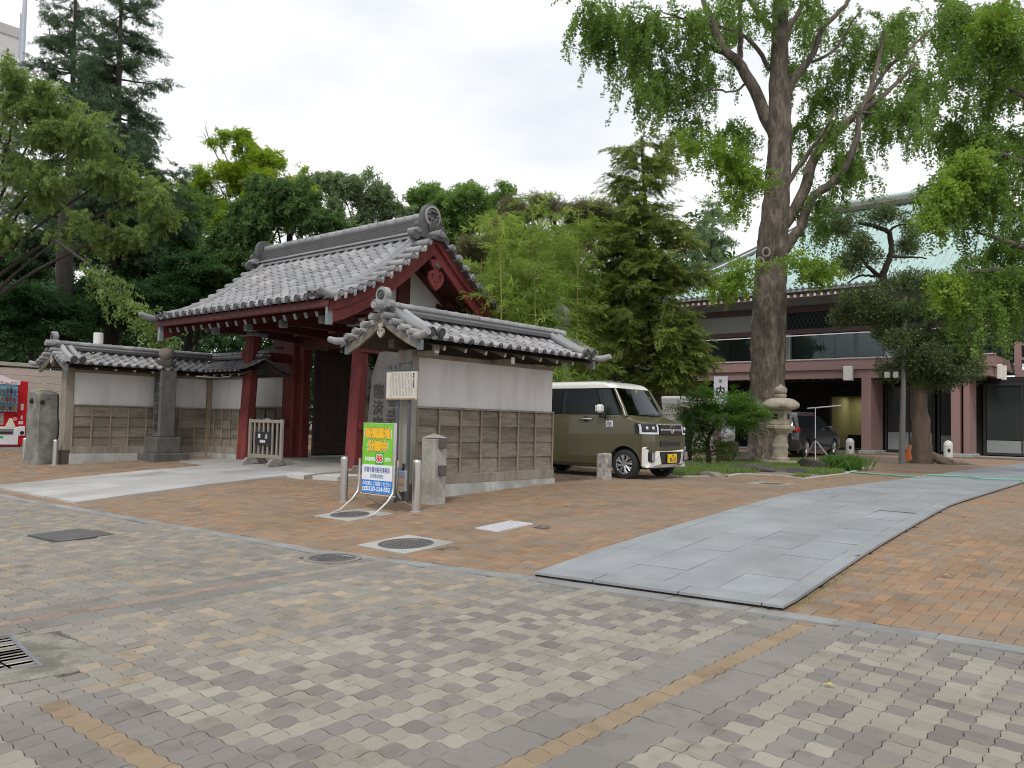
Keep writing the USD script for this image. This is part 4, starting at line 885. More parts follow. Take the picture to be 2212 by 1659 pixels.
# ------------------------------------------------------------------ stones and carved pillars
M_dstone = mat('dark_stone', (.105, .105, .095), .85, .28, 4, 70, .6, .006, c2=(.19, .185, .165), patch=1.6, patchc=.55)
M_rough = mat('rough_stone', (.20, .195, .175), .92, .32, 5, 60, .9, .012, c2=(.12, .115, .10), patch=2.2)
M_rock = mat('garden_rock', (.21, .185, .15), .9, .3, 4, 50, .8, .01, c2=(.14, .12, .10), patch=2.5)
M_rockd = mat('dark_rock', (.055, .05, .045), .75, .3, 4, 50, .8, .01, c2=(.10, .09, .08), patch=2.5)
def rockify(m, amp, sc, seed, it=1):
    v, f = m.arr() if isinstance(m, MB) else m
    tm = trimesh.Trimesh(v, f, process=True)
    for _ in range(it): tm = tm.subdivide()
    p = np.array(tm.vertices); n = tm.vertex_normals; d = meshkit.fbm(p*sc+seed*7.3, 4, seed)-.5
    return MB().add(p+n*(d*2*amp)[:, None], tm.faces)
def boulder(c, r, seed, rz=0):
    r2 = np.random.default_rng(seed); q = r2.normal(size=(18, 3)); q /= np.linalg.norm(q, axis=1, keepdims=True); q *= r2.uniform(.8, 1.05, (18, 1))
    h = trimesh.convex.convex_hull(q); m = MB().add(h.vertices, h.faces); m = rockify(m, .07, 1.6, seed, 3); v, f = m.arr(); v = v*np.array(r); cs, sn = math.cos(rz), math.sin(rz)
    v = np.stack([v[:, 0]*cs-v[:, 1]*sn, v[:, 0]*sn+v[:, 1]*cs, v[:, 2]], 1); return MB().add(v+np.array(c), f)

pxc, pyc = -18.62, 9.45; z0 = float(H(pxc, pyc))
t = thing('stone_pillar', 'dark inscribed stone pillar with a lotus bud top on two square plinths', 'pillar', (pxc, pyc, z0))
obj('plinth', rockify(MB().box((pxc-.39, pyc-.42, z0-.1), (pxc+.39, pyc+.42, z0+.17), .015), .006, 3, 1, 2), M_dstone, t, smooth=30); obj('plinth', rockify(MB().box((pxc-.27, pyc-.29, z0+.171), (pxc+.27, pyc+.29, z0+.53), .015), .005, 3, 2, 2), M_dstone, t, smooth=30)
sh = obj('shaft', rockify(MB().box((pxc-.165, pyc-.19, z0+.531), (pxc+.165, pyc+.19, 2.36), .02), .005, 3, 3, 3), M_dstone, t, smooth=30)
v = MB().ext(glyphs('瑞泉山祥雲寺', .20, 1, 0, True), (pxc-.10, pyc-.198, 2.28), (1, 0, 0), (0, 0, 1), .008); obj('inscription', v, mat('cut_letters', (.05, .05, .045), .9, .1), sh)
m = MB()
for k in range(8):
    a = k*math.pi/4; u = np.array([math.cos(a), math.sin(a), 0]); w = np.array([-u[1], u[0], 0]); r = []
    for s_, rad, wd, zz in ((0, .10, .05, 2.40), (.33, .17, .09, 2.46), (.7, .215, .08, 2.53), (1, .25, .015, 2.60)): r.append([np.array([pxc, pyc, zz])+u*rad+w*wd*q+u*(-.03*q*q) for q in (-1, -.5, 0, .5, 1)])
    m.sheet(r)
m.lathe([(.12, 2.36), (.13, 2.40), (.10, 2.44), (.17, 2.50), (.19, 2.57), (.10, 2.58)], (pxc, pyc, 0), 20); obj('lotus', m, M_dstone, t, smooth=40)
obj('bud', MB().lathe([(.05, 2.57), (.12, 2.60), (.165, 2.68), (.175, 2.76), (.155, 2.83), (.10, 2.865), (.03, 2.875)], (pxc, pyc, 0), 24), mat('bud_stone', (.16, .135, .115), .85, .25, 5, 60, .5), t, smooth=60)
# rough broken stone post
x, y = -19.62, 7.22; z0 = float(H(x, y)); t = thing('rough_stone_post', 'thick broken stone post with a dark hole and lichen stains', 'stone post', (x, y, z0))
m = MB().box((x-.27, y-.24, z0-.15), (x+.28, y+.24, 1.80), .06); v, f = m.arr(); k = (v[:, 2]-z0)/1.6; v[:, 0] = x+(v[:, 0]-x)*(1.12-.14*k); v[:, 2] -= np.where(v[:, 2] > 1, (v[:, 0]-x)*.12, 0)
sb = obj('shaft', rockify((v, f), .075, 2.3, 9, 4), M_rough, t, smooth=35)
hole = trimesh.creation.icosphere(2, .055).apply_transform(trimesh.transformations.scale_matrix(1)).apply_translation((x-.02, y-.225, 1.55)); obj('socket', MB().add(hole.vertices*np.array([1, 1, 1]), hole.faces), M_black, sb)
obj('socket', MB().tm(trimesh.creation.icosphere(2, .05).apply_translation((x+.245, y-.12, 1.53))), M_black, sb)
top('fallen_leaves', MB().sheet([[(x-.02, y-.16, 1.80), (x+.12, y-.12, 1.79)], [(x-.0, y-.11, 1.815), (x+.10, y-.05, 1.80)]]), mat('dry_leaf', (.55, .33, .06), .7, .2), 'dry yellow leaves lying on top of the rough stone post', 'leaves', kind='stuff')
top('flat_stone_slab', MB().box((-19.32, 7.45, .15), (-19.28, 7.62, 1.02), .01), M_conc, 'narrow grey slab standing between the rough stone post and the wall post', 'slab')
# stele of natural stone
def stele(name, c, w, th, z1, seed, label, cols, rz=0.):
    z0 = float(H(c[0], c[1])); t = thing(name, label, 'stone monument', (c[0], c[1], z0), rz)
    p = Polygon([(-w*.52, -.1), (w*.5, -.1), (w*.52, (z1-z0)*.55), (w*.45, (z1-z0)*.86), (w*.24, (z1-z0)*1.0), (-w*.22, (z1-z0)*.98), (-w*.42, (z1-z0)*.80), (-w*.5, (z1-z0)*.4)]).buffer(.03)
    m = MB().ext(p, (0, th/2, 0), (1, 0, 0), (0, 0, 1), th); m = rockify(m, .012, 2, seed, 3); b = obj('slab', m, mat('stele_stone', (.115, .105, .10), .85, .2, 4, 60, .5, .005), t, smooth=30, local=True)
    q = MB()
    for s, x, z, h in cols: q.ext(glyphs(s, h, 1, 0, True), (x, -th/2-.006, z), (1, 0, 0), (0, 0, 1), .012)
    obj('inscription', q, MATS['cut_letters'], b, local=True)
    obj('base', rockify(MB().box((-w*.75, -th*1.4, -.15), (w*.75, th*1.4, .13), .03), .02, 3, seed, 3), M_rock, t, smooth=30, local=True)
stele('stone_stele', (-12.15, 10.65), .95, .22, 2.62, 21, 'tall natural stone monument with carved characters behind the notice board', [('臨済宗', -.36, 1.75, .28), ('祥雲寺', .02, 2.1, .36)], .05)
x, y = -8.58, 12.68; z0 = float(H(x, y)); t = obj('granite_stub', rockify(MB().box((x-.115, y-.1, z0-.1), (x+.115, y+.1, .79), .03), .022, 7, 5, 4), mat('speckled_granite', (.36, .34, .31), .9, .38, 22, 140, .9, .006, c2=(.20, .185, .165), patch=9), smooth=35)
tag(t, 'short rough speckled granite post by the van front wheel', 'stone post')

# ------------------------------------------------------------------ stone lantern, rocks, stump and other things on the island
lx, ly = -9.62, 23.1; z0 = .33; t = thing('stone_lantern', 'tall carved stone lantern with onion finial before the big tree trunk', 'stone lantern', (lx, ly, z0))
M_lan = mat('lantern_stone', (.36, .315, .245), .9, .2, 5, 70, .5, .005, c2=(.26, .225, .175), patch=2.2)
L_ = lambda n, pr, k=24, s=40: obj(n, MB().lathe([(r, z) for r, z in pr], (lx, ly, 0), k), M_lan, t, smooth=s)
obj('base', rockify(MB().box((lx-.5, ly-.42, z0-.1), (lx+.5, ly+.42, z0+.10), .04), .02, 3, 6, 3), M_lan, t, smooth=30)
L_('shaft', [(.25, z0+.10), (.25, .50), (.215, .53), (.205, .76), (.225, .79), (.23, .84), (.215, .885), (.205, .91), (.20, 1.15), (.22, 1.19)]); L_('platform', [(.22, 1.19), (.30, 1.25), (.37, 1.31), (.40, 1.34), (.40, 1.41), (.36, 1.43)], 6, 20)
m = MB().box((lx-.235, ly-.235, 1.43), (lx+.235, ly+.235, 1.87), .02); fb = obj('fire_box', m, M_lan, t); obj('opening', MB().box((lx-.12, ly-.242, 1.60), (lx+.02, ly-.23, 1.75)), M_black, fb); obj('opening', MB().box((lx+.23, ly-.07, 1.60), (lx+.242, ly+.07, 1.75)), M_black, fb)
pr = [(.30, 1.86), (.46, 1.90), (.50, 1.97), (.47, 2.06), (.38, 2.15), (.25, 2.20), (.14, 2.215)]
m = MB().lathe(pr, (lx, ly, 0), 48); v, f = m.arr(); a = np.arctan2(v[:, 1]-ly, v[:, 0]-lx); s_ = 1+.06*np.cos(6*a)*ss(.3, .5, np.hypot(v[:, 0]-lx, v[:, 1]-ly)); v[:, 0] = lx+(v[:, 0]-lx)*s_; v[:, 1] = ly+(v[:, 1]-ly)*s_; v[:, 2] += .035*np.maximum(0, np.cos(6*a))*ss(.3, .5, np.hypot(v[:, 0]-lx, v[:, 1]-ly))
rf = obj('roof', MB().add(v, f), M_lan, t, smooth=50)
for k in range(6):
    a = k*math.pi/3; obj('scroll', MB().tm(trimesh.creation.icosphere(2, .085).apply_translation((lx+.47*math.cos(a), ly+.47*math.sin(a), 2.0))), M_lan, rf, smooth=60)
L_('finial', [(.12, 2.21), (.17, 2.24), (.175, 2.29), (.13, 2.32), (.17, 2.36), (.185, 2.43), (.17, 2.49), (.10, 2.53), (.04, 2.56), (.015, 2.61)])
for nm, c, r, s, rz, mt, lb in (('rock', (-10.45, 22.6, .45), (.42, .3, .26), 31, .3, M_rock, 'pale brown rock leaning against the foot of the big trunk'),
                              ('rock', (-8.0, 21.3, .42), (.48, .25, .24), 32, -.25, M_rockd, 'smooth dark rock right of the stone lantern'),
                              ('rock', (-8.4, 18.6, .33), (.95, .35, .17), 33, .55, M_rockd, 'long low dark rock at the front of the grass'),
                              ('rock', (-7.55, 18.9, .33), (.5, .28, .14), 34, .5, M_rockd, 'low dark rock at the right end of the long one'),
                              ('rock', (-7.9, 15.6, .33), (.35, .3, .10), 35, .1, M_rock, 'flat grey stone just in front of the van bumper')):
    top(nm, boulder(c, r, s, rz), mt, lb, 'rock', smooth=40)
st = MB().box((-11.3, 22.45, .2), (-10.78, 22.95, .93), .05); v, f = st.arr(); tag(obj('stone_block', rockify((v, f), .03, 3, 41, 4), mat('red_brown_stone', (.15, .10, .075), .9, .3, 5, 60, .8, .008), smooth=35), 'squat reddish brown stone block between the maple and the trunk', 'stone block')
# edging strips of the island
M_edge = mat('edge_stone', (.44, .43, .42), .85, .15, 3, 60, .3)
ed = thing('island_edging', kind='structure')
def strip(a, b, w=.1):
    a, b = np.array(a), np.array(b); d = (b-a)/np.linalg.norm(b-a); n = np.array([-d[1], d[0]])*w/2; L = np.linalg.norm(b-a); k = int(max(1, L//.6))
    for i in range(k):
        p, q = a+d*(L*i/k+.004), a+d*(L*(i+1)/k-.004); z = float(H(*p)); obj('edge_stone', MB().ext(Polygon([p-n, q-n, q+n, p+n]), (0, 0, z-.06), (1, 0, 0), (0, 1, 0), .075), M_edge, ed)
isl = list(ISLAND.exterior.coords)
for a, b in zip(isl[:-1], isl[1:]): strip(a, b)
M_soil = mat('island_soil', (.24, .205, .15), .95, .3, 2.5, 50, .8, .01, c2=(.15, .13, .09), patch=1.5)
sp = MB().ext(ISLAND.buffer(-.05), (0, 0, .24), (1, 0, 0), (0, 1, 0), .075); tag(obj('island_soil', sp, M_soil), kind='structure')

# ------------------------------------------------------------------ vending machine, hoarding behind it, white tube
M_vr, M_vw = flat('vend_red', (.50, .012, .018), .3), flat('vend_white', (.72, .73, .76), .35)
vx, z0 = -23.33, .36; t = thing('vending_machine', 'red and white drinks machine cut by the left edge of the photo', 'vending machine', (-23.7, 7.7, z0))
vy0, vy1 = 7.05, 8.2
body = obj('cabinet', MB().box((vx-.72, vy0, z0+.10), (vx, vy1, 2.10), .015), M_vr, t)
obj('feet', MB().box((vx-.65, vy0+.05, z0-.05), (vx-.05, vy1-.1, z0+.099)), M_black, t); obj('plinth_block', MB().box((vx-.4, vy0-.02, z0-.06), (vx+.06, vy1-.05, z0+.05), .01), M_conc, t)
obj('lower_front', MB().box((vx, vy0+.02, z0+.12), (vx+.022, vy1-.18, .93), .008), M_vw, t); obj('lower_front', MB().box((vx, vy1-.179, z0+.35), (vx+.02, vy1-.03, .95), .006), M_vw, t)
obj('tray', MB().box((vx+.0225, vy0+.08, .74), (vx+.03, vy1-.30, .88), .004), mat('tray_grey', (.30, .30, .31), .4, .1, metal=.4), t); obj('tray_flap', MB().box((vx+.0302, vy0+.1, .755), (vx+.034, vy1-.33, .81)), mat('tray_dark', (.05, .04, .045), .3, .1), t)
obj('green_strip', MB().box((vx+.0225, vy0+.02, .64), (vx+.0255, vy0+.62, .70)), flat('vend_green', (.05, .42, .12)), t); obj('red_base', MB().box((vx, vy0+.02, z0+.06), (vx+.03, vy1-.16, z0+.118)), flat('vend_dark_red', (.16, .015, .02)), t)
wn = obj('window', MB().box((vx, vy0+.02, 1.32), (vx+.012, vy1-.24, 2.0)), mat('window_blue', (.22, .42, .55), .5, .15, 3, 20, .0), t)
r4 = np.random.default_rng(5); cols = [(.45, .04, .05), (.6, .35, .06), (.25, .5, .1), (.15, .3, .5), (.7, .55, .4), (.35, .15, .08), (.55, .1, .12), (.75, .75, .7), (.08, .07, .07), (.3, .55, .55)]
for r in range(3):
    z = 1.36+r*.215
    obj('shelf_front', MB().box((vx+.012, vy0+.02, z-.045), (vx+.05, vy1-.25, z-.012), .003), M_vw, wn)
    for k in range(10):
        y = vy0+.07+k*.085; c = cols[r4.integers(0, 10)]; rad = .026; zz = z-.01; hh = r4.choice([.10, .135, .15])
        obj('sample_bottle', MB().lathe([(rad, 0), (rad, hh*.7), (rad*.8, hh*.8), (rad*.4, hh*.9), (rad*.4, hh)], (vx+.035, y, zz), 8), flat('drink_%d_%d_%d' % tuple(int(q*100) for q in c), c), wn, smooth=50)
        obj('price_button', MB().box((vx+.0505, y-.025, z-.04), (vx+.053, y+.025, z-.02)), flat('button_navy', (.05, .09, .25)), wn)
obj('window_glass', MB().box((vx+.07, vy0+.02, 1.32), (vx+.074, vy1-.24, 2.0)), glassmat('vend_glass', (.9, .9, .9), 1.25, (.95, .97, .98)), wn)
hd = obj('header', MB().ext(Polygon([(0, 0), (.93, 0), (.93, .10), (.70, .13), (.52, .22), (.20, .26), (0, .22)]), (vx+.001, vy0+.02, 2.0), (0, 1, 0), (0, 0, 1), .03), flat('header_pink', (.74, .66, .68)), t)
for k in range(14): obj('header_dot', MB().tube([(vx+.031, vy0+.1+.06*k, 2.03+r4.uniform(0, .06)), (vx+.034, vy0+.1+.06*k, 2.05)], [r4.uniform(.012, .028)]*2, 8), flat('dot_red', (.60, .10, .15)) if k % 2 else flat('dot_pink', (.75, .45, .5)), hd)
obj('poster', MB().box((vx+.001, vy0+.02, .98), (vx+.006, vy0+.62, 1.27)), mat('poster_grey', (.30, .26, .26), .5, .6, 8, 20, 0, c2=(.55, .50, .46), patch=6), t)
obj('coin_slot', MB().box((vx+.001, vy1-.30, 1.215), (vx+.008, vy1-.22, 1.235)), M_black, t); obj('coin_ring', MB().tube([(vx+.002, vy1-.27, 1.13), (vx+.012, vy1-.27, 1.13)], [.055, .05], 16), flat('vend_pale_red', (.6, .25, .25)), t)
for a, b, c_, d_ in ((-.155, -.09, 1.36, 1.52), (-.14, -.10, 1.12, 1.22), (-.19, -.08, 1.0, 1.08)): obj('label_plate', MB().box((vx+.001, vy1+a, c_), (vx+.005, vy1+b, d_)), flat('label_grey', (.55, .55, .56)), t)
obj('arrow_mark', MB().ext(Polygon([(-.12, 0), (.12, 0), (.03, .22), (-.03, .22)]), (vx+.0235, vy1-.38, .93), (0, 1, 0), (0, 0, 1), .004), flat('arrow_cream', (.72, .68, .55)), t); obj('change_cup', MB().tube([(vx+.021, vy1-.10, .78), (vx+.024, vy1-.10, .78)], [.05, .05], 14), M_black, t)

wx = -24.35; t = thing('hoarding', 'pale beige panelled site wall behind the drinks machine', 'wall', (wx, 8, .2)); M_beige = mat('beige_siding', (.47, .405, .345), .7, .06, 1.5, 30, .05)
hz = 2.52
for k in range(12):
    z = .2+k*.19; obj('panel', MB().box((wx-.03, -2, z+.003), (wx, 14.5, min(z+.187, hz))), M_beige, t)
obj('top_rail', MB().box((wx-.06, -2, hz), (wx+.03, 14.5, hz+.10), .01), mat('beige_rail', (.36, .335, .31), .6, .08), t)
c = spot(213, 719, 22.); t = thing('white_pipe', 'white upright pipe rising behind the left wall roof', 'pipe', (c[0], c[1], .3)); obj('tube', MB().lathe([(.12, .2), (.12, c[2]-.02), (.11, c[2])], (c[0], c[1], 0), 20), mat('pipe_white', (.66, .66, .66), .6, .05), t, smooth=40)
# ------------------------------------------------------------------ people
def body(J, bones, heads, res=.022):
    """J: name -> (point, radius); bones: pairs of names"""
    parts = []
    def sph(p, r): return m3.Manifold.sphere(r, 16).translate([float(q) for q in p])
    for a, b in bones: parts.append(m3.Manifold.batch_hull([sph(*J[a]), sph(*J[b])]))
    for p, sc in heads: parts.append(m3.Manifold.sphere(1., 24).scale([float(q) for q in sc]).translate([float(q) for q in p]))
    M = m3.Manifold.batch_boolean(parts, m3.OpType.Add).refine_to_length(res*2); q = M.to_mesh()
    tm = trimesh.Trimesh(q.vert_properties[:, :3], q.tri_verts, process=True); trimesh.smoothing.filter_taubin(tm, iterations=6); return MB().tm(tm)
M_skin = mat('skin', (.46, .27, .19), .55, .06); M_hair = mat('hair_black', (.018, .015, .013), .5, .2, 20)
def person(name, label, x, y, z, face, clothes, arms, seated=False, hgt=1.7, group=None, legs=None):
    """face: heading in radians; clothes: dict of materials; arms: list of (elbow, hand) offsets for left and right in the person's own frame (x right, y ahead, z up)"""
    t = thing(name, label, 'person', (x, y, z), face); s = hgt/1.7; P = lambda *q: np.array(q, float)*s
    hip, sh, neck, head = .88, 1.38, 1.46, 1.585
    if seated: hip, sh, neck, head = .45, .95, 1.03, 1.155
    J = {'pel': (P(0, 0, hip), .13*s), 'chest': (P(0, 0, sh-.1), .14*s), 'shl': (P(-.17, 0, sh), .065*s), 'shr': (P(.17, 0, sh), .065*s), 'neck': (P(0, .0, neck), .05*s), 'hd': (P(0, .015, head-.03), .06*s)}
    bones = [('pel', 'chest'), ('chest', 'shl'), ('chest', 'shr'), ('shl', 'shr'), ('chest', 'neck'), ('neck', 'hd')]
    skinJ, hands = {}, MB()
    for n, sx in (('l', -1), ('r', 1)):
        if seated: J['kn'+n] = (P(sx*.11, .42, hip+.02), .075*s); J['an'+n] = (P(sx*.11, .5, .08), .05*s)
        else:
            lx_ = (legs or {}).get(n, (sx*.1, 0)); J['kn'+n] = (P(sx*.1, .02, .47), .068*s); J['an'+n] = (P(lx_[0], lx_[1], .09), .047*s)
        J['hp'+n] = (P(sx*.09, 0, hip-.02), .095*s); J['to'+n] = (J['an'+n][0]+P(0, .13, -.045), .035*s)
        e, h_ = arms[n]; J['el'+n] = (P(*e), .045*s); J['wr'+n] = (P(*h_), .03*s)
        bones += [('pel', 'hp'+n), ('hp'+n, 'kn'+n), ('kn'+n, 'an'+n), ('an'+n, 'to'+n), ('sh'+n, 'el'+n), ('el'+n, 'wr'+n)]
        d = J['wr'+n][0]-J['el'+n][0]; d /= np.linalg.norm(d); sd = np.cross(d, (0, 0, 1.)); sd = sd/np.linalg.norm(sd) if np.linalg.norm(sd) > .1 else np.array([1., 0, 0]); up_ = np.cross(sd, d); w = J['wr'+n][0]
        hands.tube([w-d*.01, w+d*.04*s, w+d*.085*s], [.026*s, .04*s, .038*s], 8, squash=.5)
        for k, L in enumerate((.065, .075, .07, .055)):
            b = w+d*.08*s+sd*(k-1.5)*.019*s; hands.tube([b, b+d*L*.5*s-up_*.004, b+d*L*s-up_*.018], [.0095*s, .009*s, .007*s], 6)
        b = w+d*.03*s-sd*.032*s; hands.tube([b, b+d*.03*s-sd*.025*s, b+d*.06*s-sd*.028*s], [.012*s, .011*s, .008*s], 6)
    bd = obj('body', body({k: v for k, v in J.items()}, [b for b in bones if b not in ()], [(P(0, .02, head), P(.075, .095, .115))]), M_skin, t, smooth=60, local=True)
    c = MB()
    for e in (-1, 1): c.tm(trimesh.creation.icosphere(1, .013*s).apply_translation(P(e*.03, .108, head+.01)))
    obj('eyes', c, M_black, bd, local=True)
    obj('nose', MB().tube([P(0, .105, head+.01), P(0, .128, head-.022), P(0, .108, head-.03)], [.009, .016, .012], 6), M_skin, bd, local=True); obj('mouth', MB().tube([P(-.025, .103, head-.055), P(0, .11, head-.057), P(.025, .103, head-.055)], .006, 6), mat('lips', (.30, .13, .11), .6, .1), bd, local=True)
    for e in (-1, 1): obj('ear', MB().tm(trimesh.creation.icosphere(1, .022*s).apply_transform(np.diag([.5, 1, 1.4, 1])).apply_translation(P(e*.078, .01, head))), M_skin, bd, local=True)
    h_ = trimesh.creation.icosphere(3, 1.); v = h_.vertices*np.array([.086, .106, .122])*s; keep = ~((v[:, 1] > .035*s) & (v[:, 2] < .055*s)) & (v[:, 2] > -.075*s); f = h_.faces[keep[h_.faces].all(1)]
    obj('hair', MB().add(v+P(0, .008, head+.008), f), M_hair, t, smooth=60, local=True); obj('hands', hands, M_skin, bd, smooth=50, local=True)
    G_ = lambda k, a: (J[k][0], J[k][1]+a)
    def garment(nm, keys, bn, mt, a=.016):
        q = {k: G_(k, a*s) for k in keys}; obj(nm, body(q, bn, []), mt, t, smooth=60, local=True)
    garment('trousers', ['pel', 'hpl', 'hpr', 'knl', 'knr', 'anl', 'anr'], [('pel', 'hpl'), ('pel', 'hpr'), ('hpl', 'knl'), ('hpr', 'knr'), ('knl', 'anl'), ('knr', 'anr')], clothes['legs'])
    J['cu'] = (J['pel'][0]+P(0, 0, .03), J['pel'][1]); bn = [('cu', 'chest'), ('chest', 'shl'), ('chest', 'shr'), ('shl', 'shr')]; ks = ['cu', 'chest', 'shl', 'shr']
    for n in 'lr':
        if clothes.get('sleeve', 'long') == 'long': ks += ['el'+n, 'wr'+n]; bn += [('sh'+n, 'el'+n), ('el'+n, 'wr'+n)]
        else:
            J['hs'+n] = ((J['sh'+n][0]*.35+J['el'+n][0]*.65), .055*s); ks += ['hs'+n]; bn += [('sh'+n, 'hs'+n)]
    garment('top', ks, bn, clothes['top'], .02)
    if clothes.get('shirt'):
        p = Polygon([(-.055, 0), (.055, 0), (0, -.26)]); obj('shirt_front', MB().ext(p, P(0, .172, sh+.03), (-1, 0, 0), (0, 0, 1), .012), clothes['shirt'], t, local=True); obj('tie', MB().ext(Polygon([(-.012, 0), (.012, 0), (.022, -.2), (0, -.25), (-.022, -.2)]), P(0, .185, sh+.025), (-1, 0, 0), (0, 0, 1), .006), flat('tie_dark', (.02, .02, .04)), t, local=True)
    for n in 'lr': obj('shoe', MB().tube([J['an'+n][0]+P(0, -.05, -.055), J['an'+n][0]+P(0, .06, -.05), J['an'+n][0]+P(0, .17, -.06)], [.042*s, .045*s, .03*s], 8), M_blackp, t, smooth=50, local=True)
    return t

# ------------------------------------------------------------------ cars: bodies lofted from level outlines
def ring(xf, xb, w, r, n=10, bulge=0.0, rb=None):
    """rounded outline, front at xf, back at xb, half width w; 4n points counter-clockwise"""
    pts = []; rb = rb or r
    for cx_, cy_, a0, rr in ((xf-r, w-r, 0, r), (xb+rb, w-rb, 90, rb), (xb+rb, -(w-rb), 180, rb), (xf-r, -(w-r), 270, r)):
        for a in np.radians(np.linspace(a0, a0+90, n)): pts.append((cx_+rr*math.cos(a), cy_+rr*math.sin(a)))
    p = np.array(pts)
    if bulge: p[:, 0] += np.where(p[:, 0] > xf-r-.001, bulge*(1-(p[:, 1]/w)**2), 0)
    return p
def loft(levels, cap_top=True, cap_bot=True, sub=1):
    """levels: (z, xf, xb, w, r, bulge)"""
    lv = np.array(levels, float); R = [np.column_stack([ring(a[1], a[2], a[3], a[4], bulge=a[5]), np.full(40, a[0])]) for a in lv]
    n = 40; v = np.vstack(R); f = []
    for i in range(len(R)-1):
        for j in range(n): k = (j+1) % n; f.append([i*n+j, i*n+k, (i+1)*n+k, (i+1)*n+j])
    f = np.array(f); f = np.vstack([f[:, [0, 1, 2]], f[:, [0, 2, 3]]])
    L = (len(R)-1)*n
    v = np.vstack([v, v[:n].mean(0), v[L:L+n].mean(0)]); f = np.vstack([f, [[len(v)-2, (j+1) % n, j] for j in range(n)], [[len(v)-1, L+j, L+(j+1) % n] for j in range(n)]])
    return v, f
def to_man(v, f):
    t = trimesh.Trimesh(v, f, process=True); return m3.Manifold(m3.Mesh(np.asarray(t.vertices, np.float32), np.asarray(t.faces, np.uint32)))
def wheel(t, c, r, w, yside, spokes, label=None):
    """axis along y; yside: +1 / -1 = outer side"""
    c = np.array(c, float); o = np.array([0, yside, 0])*w/2
    ang = np.linspace(0, 2*math.pi, 37)
    prof = [(r*.64, -.5), (r*.72, -.52), (r*.9, -.5), (r*.98, -.38), (r, -.2), (r, .2), (r*.98, .38), (r*.9, .5), (r*.72, .52), (r*.64, .5), (r*.62, .3)]
    wh = obj('wheel', MB().tube([c-o*.6, c+o*.55], [r*.5, r*.5], 20), mat('wheel_dark', (.03, .03, .032), .5, .1), t)
    m = MB().sheet([[c+np.array([math.cos(a)*q, yside*p*w, math.sin(a)*q]) for q, p in prof] for a in ang]); obj('tyre', m, mat('tyre', (.022, .022, .022), .8, .15), wh, smooth=50)
    m = MB().sheet([[c+np.array([math.cos(a)*q, yside*p*w, math.sin(a)*q]) for q, p in ((r*.67, .40), (r*.64, .49), (r*.60, .45), (r*.57, .2))] for a in ang])
    for k in range(spokes):
        a = 2*math.pi*k/spokes+.2
        for da in (-.10, .10):
            u = np.array([math.cos(a+da*.4), 0, math.sin(a+da*.4)]); u2 = np.array([math.cos(a+da*1.6), 0, math.sin(a+da*1.6)]); m.tube([c+o*.93+u*r*.12, c+o*.99+(u+u2)/2*r*.4, c+o*.93+u2*r*.62], [.02*r/.28, .017*r/.28, .02*r/.28], 5)
    m.tube([c+o*.85, c+o*1.0], [r*.17, r*.14], 12); obj('rim', m, mat('alloy', (.50, .50, .51), .3, .06, metal=.9), wh, smooth=40)
    return wh
M_olive = mat('olive_paint', (.085, .075, .034), .32, .05, 3, 40, .02, metal=.2, coat=.6); M_wpaint = mat('white_car_paint', (.70, .69, .66), .3, .03, 1, 20, 0, coat=.6)
M_tint = glassmat('tinted_glass', (.75, .8, .8), 1.55, (.10, .11, .11)); M_clear = glassmat('windscreen_glass', (.9, .95, 1), 1.5, (.82, .88, .87))
M_trim = flat('black_trim', (.015, .015, .016), .4); M_chrome = mat('chrome', (.72, .72, .73), .12, .03, metal=1.0)
M_headl = flat('lamp_white', (.62, .65, .72), .2)

# the olive van: x runs backwards from the nose, -y is the seen side
vx0, vyc, vz = -7.93, 13.86, .312
t = thing('olive_van', 'olive green boxy van with white roof behind the plaster wall', 'van', (vx0-1.7, vyc, vz)); W = .735
def LV(z, xf, w, r, b=.0, xb=-3.38): return (z, xf, xb, w, r, b)
lower = [LV(.20, -.16, W-.05, .16), LV(.26, -.06, W-.02, .18, .03), LV(.40, -.01, W, .20, .04), LV(.62, .0, W+.0, .20, .05), LV(.80, .0, W+.005, .20, .05), LV(.98, -.02, W, .20, .05), LV(1.04, -.05, W-.005, .20, .05), LV(1.075, -.13, W-.012, .20, .05), LV(1.10, -.26, W-.016, .20, .05), LV(1.15, -.40, W-.02, .20, .05), LV(1.185, -.50, W-.025, .18, .05)]
v, f = loft(lower); M = to_man(v, f)
for xw in (-.52, -2.97):
    M = M-m3.Manifold.cylinder(W*2.4, .345, .345, 40, True).rotate([90, 0, 0]).translate([xw, 0, .27])
inner = loft([LV(.5, -.62, W-.07, .1, 0, -3.30), LV(1.3, -.62, W-.07, .1, 0, -3.30)]); M = M-to_man(*inner)
o3 = np.array([vx0, vyc, vz]); m = MB().man(M); v, f = m.arr(); body_v = obj('body', MB().add(v+o3, f), M_olive, t, smooth=32)
for xw in (-.52, -2.97): obj('axle_box', MB().box(o3+np.array([xw-.33, -W+.24, .19]), o3+np.array([xw+.33, W-.24, .60])), M_trim, t)
roof = [LV(1.70, -.80, W-.085, .13, .07), LV(1.755, -.86, W-.085, .16, .07), LV(1.80, -.95, W-.11, .18, .06), LV(1.83, -1.1, W-.18, .2, .05), LV(1.842, -1.3, W-.3, .2, .03)]
v, f = loft(roof); obj('roof', MB().add(v+o3, f), M_wpaint, t, smooth=40)
def zx(z): return np.interp(z, [1.185, 1.70], [-.50, -.80])            # windscreen line
def zw(z): return np.interp(z, [1.0, 1.185, 1.70], [W-.005, W-.025, W-.085])
